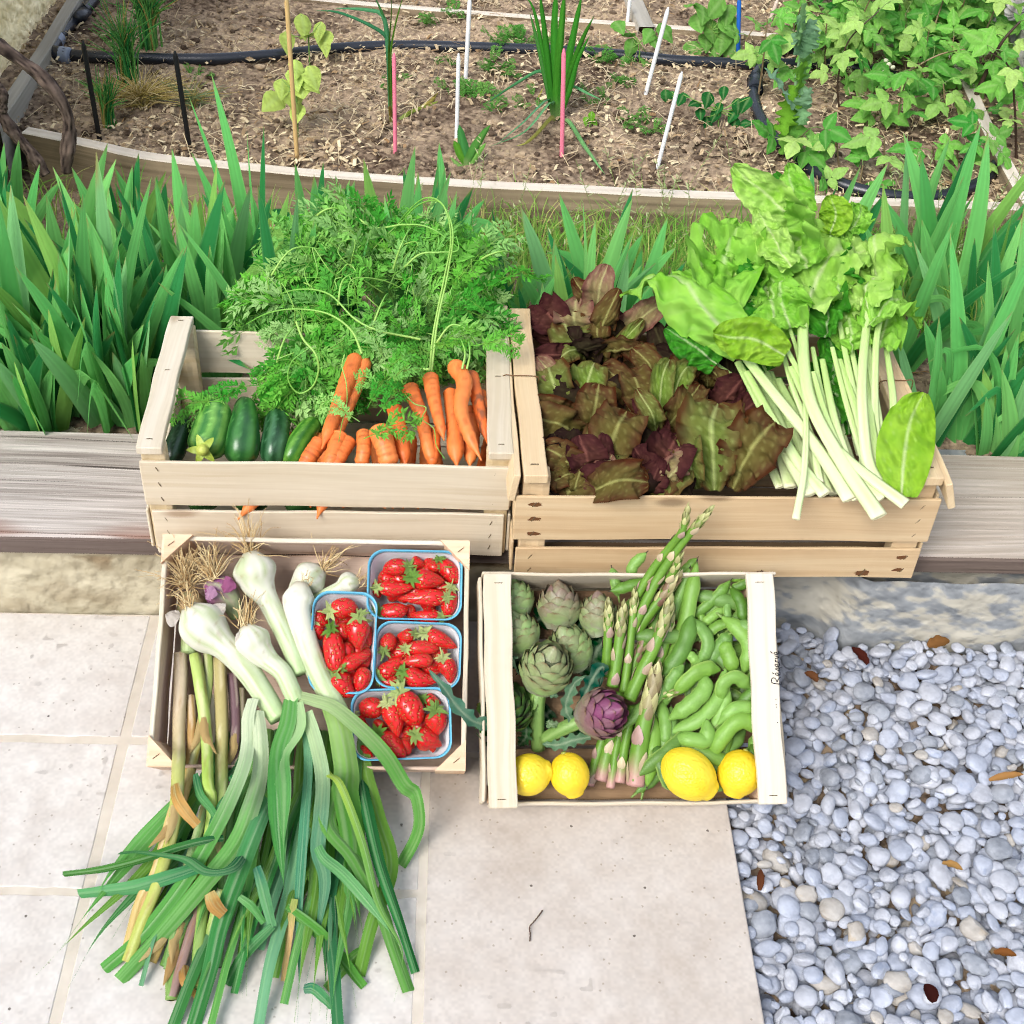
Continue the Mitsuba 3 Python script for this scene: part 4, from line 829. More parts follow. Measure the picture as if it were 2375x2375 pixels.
def chard_blade(path, w, seed, tone=0, up=None, holes=False, curl=.1):
    g = np.random.default_rng(seed); m, nx = 40, 21
    p = spline(path, m); x = np.linspace(0, 1, m)
    mid = p[m // 2]; view = unit(A(0, 0, 1.5) - mid) if up is None else A(*up)
    W = w / 2 * np.clip(np.sin(np.pi * np.clip(.12 + .86 * x, 0, 1)) ** .62, .05, 1)
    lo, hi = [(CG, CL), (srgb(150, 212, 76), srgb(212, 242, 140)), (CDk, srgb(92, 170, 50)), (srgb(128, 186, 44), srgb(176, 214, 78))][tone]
    def col(T, S):
        q = np.stack([S * 2 + seed, T * 6, 0 * T], -1); n1 = meshkit.fbm(q, 3); n2 = meshkit.fbm(q * 3.3, 2)
        c = mixc(lo, hi, np.clip(.42 + (n1 - .5) * 1.1, 0, 1)) * (.88 + .24 * n2)[..., None]
        v = np.abs(((T - np.abs(S) * .35) * 6.5 + .15 * np.sin(S * 4 + seed)) % 1 - .5); c = mixc(c, lerp(hi, CW, .3), sstep(.06, .015, v) * .30 * (np.abs(S) < .9))
        rw = .038 * (1 - T) + .008; return mixc(c, lerp(CW, hi, .25), sstep(rw * 1.6, rw * .6, np.abs(S)) * (.9 - .6 * T))
    mm = blade(p, W, view, nx, col, fold=.06, cup=g.uniform(-.8, .5) * (tone != 3), ruf=.30 * (.4 if tone == 3 else 1), rfreq=2.2, seed=seed, rough=.50 * (.4 if tone == 3 else 1), roll=(g.normal(0, .30) + g.normal(0, .45) * np.sin(x * 4 + seed)) * (tone != 3))
    T = np.linspace(0, 1, m)[:, None] + np.zeros((m, nx)); S = np.linspace(-1, 1, nx)[None] + 0 * T
    bub = meshkit.fbm(np.stack([S * w * 44 + seed, T * 10, 0 * T + 3], -1), 3) - .5; vv = np.abs(((T - np.abs(S) * .35) * 6.5) % 1 - .5) - .25
    v = mm[0].reshape(m, nx, 3) + view * (.028 * bub + .011 * vv * np.sin(np.abs(S) * 3))[..., None]
    f = mm[1]
    if holes:
        cen = [(g.uniform(.3, .9), g.uniform(-.8, .8), g.uniform(.03, .07)) for _ in range(5)]
        tt, ss = T.reshape(-1)[f].mean(1), S.reshape(-1)[f].mean(1)
        keep = np.ones(len(f), bool)
        for a, b, r in cen: keep &= ((tt - a) * 1.6) ** 2 + ((ss - b) * .55) ** 2 > r * r
        f = f[keep]
    return v.reshape(-1, 3), f, mm[2]
CH = [
 ('broad pale chard stalk in the middle with a large drooping leaf', [(0.5726, 1.3201, 0.341), (0.5348, 1.4147, 0.363), (0.5004, 1.4991, 0.403), (0.5069, 1.6173, 0.438), (0.5233, 1.6833, 0.463)], .0105, [([(0.5136, 1.6459, 0.453), (0.5415, 1.7054, 0.475), (0.5726, 1.7382, 0.498), (0.616, 1.7579, 0.488), (0.6363, 1.7729, 0.463)], .105, 1, 0)]),
 ('chard leaf with a long pale rib and holes, at the upper left of the bunch', [(0.5402, 1.3535, 0.341), (0.5058, 1.4403, 0.363), (0.4469, 1.5195, 0.403), (0.4101, 1.597, 0.423), (0.3974, 1.6732, 0.448)], .0092, [([(0.3937, 1.6599, 0.448), (0.4011, 1.722, 0.468), (0.4182, 1.7737, 0.488), (0.4367, 1.8085, 0.498)], .118, 0, 1)]),
 ('thin chard stalk whose cut end hangs over the front of the crate', [(0.4639, 1.3226, 0.331), (0.4825, 1.3926, 0.358), (0.4973, 1.4906, 0.388), (0.4983, 1.5732, 0.413), (0.4875, 1.6289, 0.438)], .0046, [([(0.4842, 1.6012, 0.448), (0.4772, 1.6478, 0.463), (0.4903, 1.6974, 0.478)], .075, 0, 0)]),
 ('upright chard stalk right of the middle with a pale leaf leaning right', [(0.5866, 1.3834, 0.343), (0.5731, 1.4163, 0.363), (0.5703, 1.4888, 0.413), (0.5836, 1.5646, 0.443), (0.6019, 1.6354, 0.463)], .0082, [([(0.5954, 1.6223, 0.463), (0.6233, 1.7109, 0.483), (0.6445, 1.7784, 0.498), (0.6994, 1.7983, 0.478)], .085, 1, 0)]),
 ('slender chard stalk behind the broad one', [(0.5069, 1.3879, 0.341), (0.5041, 1.4675, 0.363), (0.4835, 1.5339, 0.398), (0.4744, 1.6224, 0.425)], .0052, [([(0.4648, 1.5902, 0.438), (0.4639, 1.6483, 0.458), (0.4596, 1.7146, 0.483)], .080, 0, 0)]),
 ('chard stalk with the lowest cut end at the front, crossing to the upper left', [(0.6125, 1.3416, 0.345), (0.5755, 1.3765, 0.355), (0.5422, 1.4177, 0.363), (0.5151, 1.4598, 0.378), (0.4825, 1.5544, 0.413)], .0082, [([(0.519, 1.6963, 0.488), (0.5046, 1.7378, 0.508), (0.4751, 1.7959, 0.523)], .105, 0, 0)]),
 ('chard stalk at the left of the bunch with a brownish streak', [(0.51, 1.366, 0.338), (0.4836, 1.4151, 0.348), (0.4527, 1.4802, 0.373), (0.4209, 1.5535, 0.403)], .0085, [([(0.4692, 1.545, 0.438), (0.4254, 1.5526, 0.458), (0.3905, 1.5524, 0.461), (0.3704, 1.5796, 0.448)], .062, 3, 0)]),
 ('leftmost chard stalk with a big leaf reaching out over the lettuces', [(0.491, 1.3687, 0.335), (0.4678, 1.4412, 0.348), (0.4425, 1.5022, 0.373), (0.414, 1.5842, 0.398)], .0088, [([(0.4172, 1.5761, 0.425), (0.3768, 1.6141, 0.448), (0.3409, 1.6806, 0.458), (0.2994, 1.7211, 0.448), (0.2558, 1.7415, 0.408)], .090, 0, 0)]),
 ('rightmost upright chard stalk with a ragged drooping leaf', [(0.6032, 1.4259, 0.343), (0.5979, 1.4865, 0.373), (0.6035, 1.5729, 0.438), (0.62, 1.6313, 0.458)], .0062, [([(0.5933, 1.592, 0.458), (0.6189, 1.6287, 0.468), (0.6586, 1.6671, 0.453), (0.6961, 1.6692, 0.408)], .060, 0, 0)]),
 ('chard stalk crossing behind with a pointed light leaf', [(0.5517, 1.3574, 0.338), (0.5327, 1.411, 0.353), (0.5104, 1.4958, 0.393), (0.4774, 1.5809, 0.428)], .0060, [([(0.4866, 1.6681, 0.508), (0.4624, 1.7145, 0.528), (0.4493, 1.778, 0.538)], .050, 1, 0)]),
 ('chard stalk with a round cupped leaf at the top', [(0.583, 1.3528, 0.343), (0.5478, 1.4039, 0.355), (0.5271, 1.4769, 0.378), (0.5122, 1.5439, 0.413)], .0066, [([(0.5608, 1.7628, 0.508), (0.5676, 1.7769, 0.533), (0.5616, 1.8084, 0.548)], .050, 3, 0)]),
 ('chard leaf with the pale tip pointing up left above all others', [(0.6015, 1.3891, 0.343), (0.581, 1.4707, 0.363), (0.5705, 1.5608, 0.403), (0.5664, 1.6408, 0.433)], .0062, [([(0.5285, 1.7678, 0.508), (0.49, 1.7699, 0.538), (0.452, 1.7875, 0.563), (0.4117, 1.8205, 0.583)], .066, 1, 0)]),
 ('upright chard leaf at the very top of the bunch', [(0.5785, 1.3752, 0.341), (0.5705, 1.4492, 0.358), (0.5586, 1.5219, 0.388), (0.5478, 1.5918, 0.423)], .0055, [([(0.524, 1.804, 0.508), (0.5155, 1.856, 0.533), (0.5132, 1.8964, 0.553)], .058, 0, 0)]),
 ('dark chard leaf behind the top ones', [(0.5647, 1.3719, 0.339), (0.5451, 1.4544, 0.353), (0.5291, 1.5273, 0.383), (0.5238, 1.6051, 0.413)], .0055, [([(0.5244, 1.8369, 0.498), (0.4943, 1.8827, 0.518), (0.4875, 1.9165, 0.523)], .060, 2, 0)]),
 ('curled chard leaf at the top right', [(0.6005, 1.3995, 0.343), (0.6059, 1.4933, 0.368), (0.5973, 1.5481, 0.413), (0.5996, 1.6691, 0.458)], .0058, [([(0.5923, 1.7721, 0.508), (0.6078, 1.7903, 0.523), (0.6186, 1.8247, 0.525)], .045, 0, 0)]),
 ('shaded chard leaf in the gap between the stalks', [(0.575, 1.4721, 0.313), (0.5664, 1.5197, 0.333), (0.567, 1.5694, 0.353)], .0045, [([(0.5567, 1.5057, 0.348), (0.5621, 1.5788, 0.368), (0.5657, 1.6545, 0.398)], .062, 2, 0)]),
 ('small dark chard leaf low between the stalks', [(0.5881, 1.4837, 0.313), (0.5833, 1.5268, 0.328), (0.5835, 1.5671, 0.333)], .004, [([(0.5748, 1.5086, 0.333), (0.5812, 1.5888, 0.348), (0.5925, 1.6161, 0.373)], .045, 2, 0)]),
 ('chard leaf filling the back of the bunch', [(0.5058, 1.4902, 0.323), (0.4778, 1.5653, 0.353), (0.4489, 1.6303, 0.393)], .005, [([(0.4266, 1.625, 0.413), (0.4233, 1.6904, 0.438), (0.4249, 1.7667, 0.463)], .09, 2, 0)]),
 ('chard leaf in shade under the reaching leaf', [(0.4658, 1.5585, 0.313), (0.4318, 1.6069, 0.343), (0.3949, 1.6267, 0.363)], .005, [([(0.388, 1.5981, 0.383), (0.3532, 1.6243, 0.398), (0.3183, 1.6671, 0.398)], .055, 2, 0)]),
 ('chard leaf in the middle of the heap below the pointed one', [(0.5593, 1.4924, 0.323), (0.5216, 1.57, 0.373), (0.4994, 1.6289, 0.413)], .005, [([(0.4862, 1.6364, 0.433), (0.454, 1.698, 0.468), (0.4497, 1.7558, 0.483)], .085, 0, 0)]),
 ('chard leaf right of the heap, folded over the stalks', [(0.5992, 1.4691, 0.343), (0.5836, 1.5455, 0.393), (0.5747, 1.6285, 0.433)], .005, [([(0.5774, 1.6414, 0.433), (0.5721, 1.6941, 0.458), (0.5887, 1.7239, 0.478)], .085, 0, 0)]),
 ('standing bright chard leaf in the front right corner of the crate', [(0.6192, 1.372, 0.323), (0.6194, 1.3758, 0.333)], .0035, [([(0.6118, 1.3589, 0.343), (0.6207, 1.4068, 0.368), (0.6347, 1.4557, 0.398), (0.6614, 1.5016, 0.413)], .076, 3, 0)]),
]
for i, (lab, st, hw, bl) in enumerate(CH):
    k = thing('chard', lab, 'chard', 'loose chard leaves with their stalks')
    part(k, 'stalk', chard_stalk(st, hw, i), 'satin')
    for bp, w, tone, hol in bl: part(k, 'blade', chard_blade(bp, w, 500 + i, tone, holes=bool(hol)), 'glossy_leaf')
# stalks and crumpled leaves deeper in the bunch
g = np.random.default_rng(55)
for i, (p, w) in enumerate([([(0.4842, 1.6665, 0.413), (0.5005, 1.687, 0.443), (0.5365, 1.708, 0.448)], .06), ([(0.5419, 1.6164, 0.423), (0.5545, 1.6637, 0.443), (0.5515, 1.7144, 0.453)], .06), ([(0.574, 1.5809, 0.423), (0.5784, 1.6339, 0.438), (0.5719, 1.6778, 0.443)], .055), ([(0.4268, 1.6719, 0.433), (0.4436, 1.708, 0.453), (0.4427, 1.7607, 0.463)], .06), ([(0.6346, 1.7058, 0.453), (0.6581, 1.753, 0.463), (0.6853, 1.7987, 0.458)], .05), ([(0.538, 1.7389, 0.488), (0.5726, 1.7795, 0.503), (0.6008, 1.7945, 0.508)], .06), ([(0.4616, 1.5974, 0.373), (0.4469, 1.6176, 0.393), (0.4289, 1.6473, 0.398)], .05), ([(0.5989, 1.6877, 0.463), (0.5901, 1.7254, 0.473), (0.5734, 1.7522, 0.473)], .06), ([(0.3809, 1.6925, 0.418), (0.3677, 1.7333, 0.443), (0.3835, 1.7809, 0.453)], .07), ([(0.4468, 1.66, 0.433), (0.4288, 1.7127, 0.458), (0.4369, 1.7635, 0.478)], .085), ([(0.5738, 1.657, 0.448), (0.5944, 1.7009, 0.463), (0.5947, 1.7522, 0.478)], .07), ([(0.5482, 1.567, 0.363), (0.5641, 1.613, 0.383), (0.5583, 1.6595, 0.403)], .06), ([(0.6164, 1.5953, 0.423), (0.6362, 1.6446, 0.433), (0.6584, 1.6972, 0.438)], .055)]):
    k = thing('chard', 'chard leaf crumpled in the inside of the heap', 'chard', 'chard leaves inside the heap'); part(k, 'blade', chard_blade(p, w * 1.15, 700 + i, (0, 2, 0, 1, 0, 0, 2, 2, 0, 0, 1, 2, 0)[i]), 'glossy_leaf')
for i, (a, b) in enumerate(zip([(0.5076, 1.3975, 0.313), (0.5347, 1.3959, 0.313), (0.5611, 1.4072, 0.313), (0.4756, 1.4093, 0.313), (0.5724, 1.3953, 0.328), (0.4907, 1.3904, 0.323), (0.4656, 1.4206, 0.303), (0.5183, 1.3804, 0.328), (0.5398, 1.3754, 0.333), (0.5587, 1.3712, 0.335), (0.5781, 1.3696, 0.337), (0.5089, 1.4145, 0.323), (0.5962, 1.3852, 0.333), (0.6118, 1.4177, 0.328)], [(0.4524, 1.5744, 0.363), (0.4959, 1.5765, 0.363), (0.5445, 1.5668, 0.363), (0.4326, 1.5699, 0.348), (0.583, 1.5753, 0.393), (0.447, 1.5967, 0.373), (0.4255, 1.5541, 0.333), (0.4767, 1.5799, 0.373), (0.5059, 1.5786, 0.388), (0.5371, 1.5894, 0.403), (0.5599, 1.5834, 0.408), (0.4709, 1.6048, 0.368), (0.6019, 1.5844, 0.413), (0.6331, 1.6107, 0.413)])):
    k = thing('chard', 'chard stalk deep in the bunch', 'chard', 'chard stalks deep in the bunch'); a, b = A(*a), A(*b); part(k, 'stalk', chard_stalk([a, (a + b) / 2 + A(g.normal(0, .006), 0, .004), b], g.uniform(.006, .0085), 60 + i), 'satin')
# ------------------------------------------------------------------ fresh onions and garlic in the tray crate, leaves over its front
WH, PG, YG, GR, DGN, BG = srgb(228, 226, 208), srgb(190, 212, 150), srgb(166, 192, 84), srgb(96, 172, 90), srgb(62, 138, 74), srgb(106, 170, 130)
VW = unit(A(0, -.62, .78))
def bulb_mesh(path, radii, seed, tint=None, n=26):
    """bulb, shoulder and neck as one body: path from root plate to the end of the white neck"""
    q = spline([tuple(a) + (r,) for a, r in zip(path, radii)], 48); p, pr = q[:, :3], q[:, 3]
    tint = WH if tint is None else tint
    def col(T, Aa):
        q = np.stack([np.cos(Aa) * 6 + seed, np.sin(Aa) * 6, T * 3], -1); st = meshkit.fbm(q, 3)
        c = mixc(tint, PG, sstep(.22, .85, T) * .75); c = mixc(c, lerp(tint, PG, .9) * .80, sstep(.45, .66, st) * .75); c = c * (1 - .10 * (.5 + .5 * np.cos(Aa * 13 + seed + np.sin(T * 5))) * sstep(0, .3, T))[..., None]; c = mixc(c, srgb(150, 120, 84), sstep(.66, .78, meshkit.fbm(q * [1, 1, 4] + 5, 3)) * .35 * (T < .5))
        c = mixc(c, srgb(178, 205, 130), sstep(.8, 1, T) * .6)
        return mixc(c, srgb(206, 186, 140), sstep(.06, .0, T) * .8)
    return tube(p, np.maximum(pr, .002), n, col, lump=lambda T, Aa: 1 + .03 * (meshkit.noise(np.stack([np.cos(Aa) * 2 + seed, np.sin(Aa) * 2, T * 5], -1)) - .5) + .012 * np.cos(Aa * 9 + seed))
def roots(o, d, L, n, spread, seed, colr=None, r=.0008):
    g = np.random.default_rng(seed); o, d = A(*o), unit(A(*d)); ms = []
    for i in range(n):
        e = unit(d + g.normal(0, spread, 3)); k = g.normal(0, .5, 3); l = L * g.uniform(.5, 1.1); b = o + g.normal(0, .004, 3)
        p = spline([b, b + e * l * .35 + k * l * .08, b + e * l * .7 + k * l * .2 + A(0, 0, .004), b + e * l + k * l * .42], 9)
        ms.append(tube(p, np.linspace(r, r * .4, 9), 4, lerp(srgb(190, 150, 96), srgb(246, 224, 172), g.random()) if colr is None else colr, caps=False))
    return ms
def skin(o, L, w, ang, seed, up=None, c=None):
    g = np.random.default_rng(seed); o = A(*o); d = A(math.cos(ang), math.sin(ang) * .8, math.sin(ang) * .55)
    p = spline([o, o + d * L * .5 + VW * .005, o + d * L + VW * g.uniform(-.002, .008)], 9)
    return blade(p, .8 * w * np.array([.6, .95, 1, 1, .95, .85, .7, .45, .12]), VW if up is None else up, 7, srgb(226, 216, 204) if c is None else c, cup=-.15, ruf=.3, rfreq=1.3, seed=seed, rough=.35)
def strap(path, w, c0, c1, seed, fold=.3, tipcol=None, cut=True, m=36, up=None):
    """long garlic or leek leaf"""
    p = spline(path, m); x = np.linspace(0, 1, m); g = np.random.default_rng(seed)
    W = w / 2 * np.clip(.82 + .25 * np.sin(np.pi * np.clip(x * 1.15, 0, 1)) - (0 if cut else 1) * sstep(.55, 1, x) * .97, .02, 2)
    def col(T, S):
        n1 = meshkit.fbm(np.stack([S * 5 + seed, T * 3, 0 * T], -1), 3); n2 = meshkit.noise(np.stack([S * 14 + seed, T * 1.5, 0 * T], -1))
        c = mixc(np.minimum(np.asarray(c0) * 1.15, 1), np.asarray(c1) * A(1.45, 1.25, 1.15), sstep(.0, .55, T + (n1 - .5) * .2)) * (.84 + .32 * n1)[..., None]
        c = c * (1 + .08 * np.cos(S * 22 + seed) * (1 - .3 * T))[..., None]; c = mixc(c, lerp(c, srgb(200, 222, 180), .6), (sstep(.14, .04, np.abs(S)) * .30 + .40 * sstep(.6, .8, n2)))
        if tipcol is not None: c = mixc(c, tipcol, sstep(.80, 1, T + (n1 - .5) * .2))
        return c
    return blade(p, W, VW if up is None else up, 13, col, fold=-fold * g.uniform(.6, 1.4), cup=.05, ruf=.05, rfreq=1.5, seed=seed, roll=g.uniform(-.5, .5) + g.uniform(-.7, .7) * x, rough=.06)
PXL = 2.4e-4
ONIONS = [
 ('largest white bulb onion at the left with a thick neck', [(-0.3406, 1.2725, 0.194), (-0.3264, 1.26, 0.1828), (-0.3101, 1.2472, 0.1712), (-0.2895, 1.2321, 0.163), (-0.2618, 1.2094, 0.1494), (-0.2363, 1.1815, 0.1322), (-0.2109, 1.1501, 0.1124)], [.010, .0300, .0300, .0190, .0165, .0150, .0135], None),
 ('white bulb onion at the top with a fan of dry roots', [(-0.2633, 1.3417, 0.2307), (-0.2571, 1.3256, 0.2168), (-0.25, 1.3095, 0.203), (-0.2376, 1.2917, 0.1929), (-0.2214, 1.2663, 0.1799), (-0.2025, 1.2344, 0.1622), (-0.1863, 1.2022, 0.1419)], [.010, .0290, .0235, .0150, .0138, .0125, .0115], None),
 ('smaller white bulb onion in front with roots pointing up', [(-0.261, 1.246, 0.1876), (-0.2524, 1.2336, 0.1763), (-0.2419, 1.2215, 0.1653), (-0.2259, 1.2088, 0.1588), (-0.2086, 1.1958, 0.152), (-0.1968, 1.1774, 0.1415), (-0.1876, 1.161, 0.1323)], [.008, .0235, .0200, .0138, .0125, .0120, .0115], None),
 ('long white onion beside the middle strawberry punnet', [(-0.1916, 1.3075, 0.209), (-0.1942, 1.2905, 0.197), (-0.1943, 1.2732, 0.1872), (-0.1815, 1.2386, 0.1652), (-0.1628, 1.2025, 0.1421), (-0.1447, 1.1751, 0.1276), (-0.1319, 1.1562, 0.1179)], [.009, .0215, .0180, .0160, .0150, .0140, .0130], None),
 ('white bulb onion behind the long one, roots to the right', [(-0.1673, 1.3428, 0.2009), (-0.1814, 1.3334, 0.1942), (-0.1958, 1.3235, 0.1811), (-0.2095, 1.3026, 0.1602), (-0.2182, 1.2797, 0.1379)], [.010, .0245, .0170, .0110, .0100], None),
 ('small white garlic bulb at the right by the top strawberry punnet', [(-0.115, 1.3258, 0.195), (-0.1283, 1.3236, 0.1934), (-0.1415, 1.3187, 0.1875), (-0.1633, 1.3137, 0.1815), (-0.1853, 1.3095, 0.1712)], [.006, .0165, .0110, .0070, .0060], None),
 ('purple skinned garlic bulb half hidden behind the white ones', [(-0.3221, 1.3159, 0.1953), (-0.3047, 1.3081, 0.1898), (-0.2902, 1.3012, 0.18), (-0.281, 1.2898, 0.1573)], [.008, .0230, .0160, .008], srgb(150, 84, 132)),
 ('brown papery garlic bulb under the root tangle', [(-0.3492, 1.3205, 0.1728), (-0.3431, 1.3044, 0.1615), (-0.3415, 1.2843, 0.1473), (-0.3428, 1.249, 0.1284)], [.010, .0210, .0150, .0100], srgb(190, 160, 120)),
]
ROOTS = [((-0.3375, 1.2645, 0.2006), (-.4, .5, .5), .036, 26, .6), ((-0.263, 1.3402, 0.2321), (-.15, .9, .45), .062, 60, .48), ((-0.2604, 1.2432, 0.1905), (-.05, .9, .5), .040, 44, .38), ((-0.1857, 1.2994, 0.2155), (.3, .7, .6), .012, 8, .5), ((-0.1655, 1.3387, 0.2066), (.6, .6, .3), .044, 34, .5), ((-0.1146, 1.3215, 0.1993), (.6, .2, .6), .014, 12, .5), ((-0.3098, 1.3103, 0.2146), (-.3, .8, .5), .050, 90, .6), ((-0.3445, 1.311, 0.2029), (-.1, .4, .8), .048, 170, .8)]
onk = []
for i, (lab, p, r, tint) in enumerate(ONIONS):
    k = thing('garlic' if i in (5, 6, 7) else 'bulb_onion', lab, 'garlic' if i in (5, 6, 7) else 'onion', 'fresh onions and garlic in the tray'); onk.append(k)
    part(k, 'bulb', bulb_mesh(p, r, i * 3.3, tint), 'satin')
    o, d, L, n, sp = ROOTS[i]; part(k, 'roots', roots(o, d, L, n, sp, 60 + i, None if i < 6 else None), 'matte')
for j, (i, q, L, w, a) in enumerate([(6, (-0.2993, 1.2757, 0.1987), .020, .012, -1.4), (2, (-0.2616, 1.2319, 0.1874), .016, .008, -2.2), (7, (-0.3579, 1.2683, 0.1911), .024, .012, -1.6), (6, (-0.3162, 1.2851, 0.2091), .016, .012, -.2)]):
    part(onk[i], 'papery_skin', skin(q, L, w, a, 800 + j, c=srgb(196, 150, 180) if j == 3 else None), 'leafy')
part(onk[6], 'papery_skin', skin((-0.2962, 1.2975, 0.2142), .02, .014, -.3, 830, c=srgb(170, 100, 140)), 'leafy')
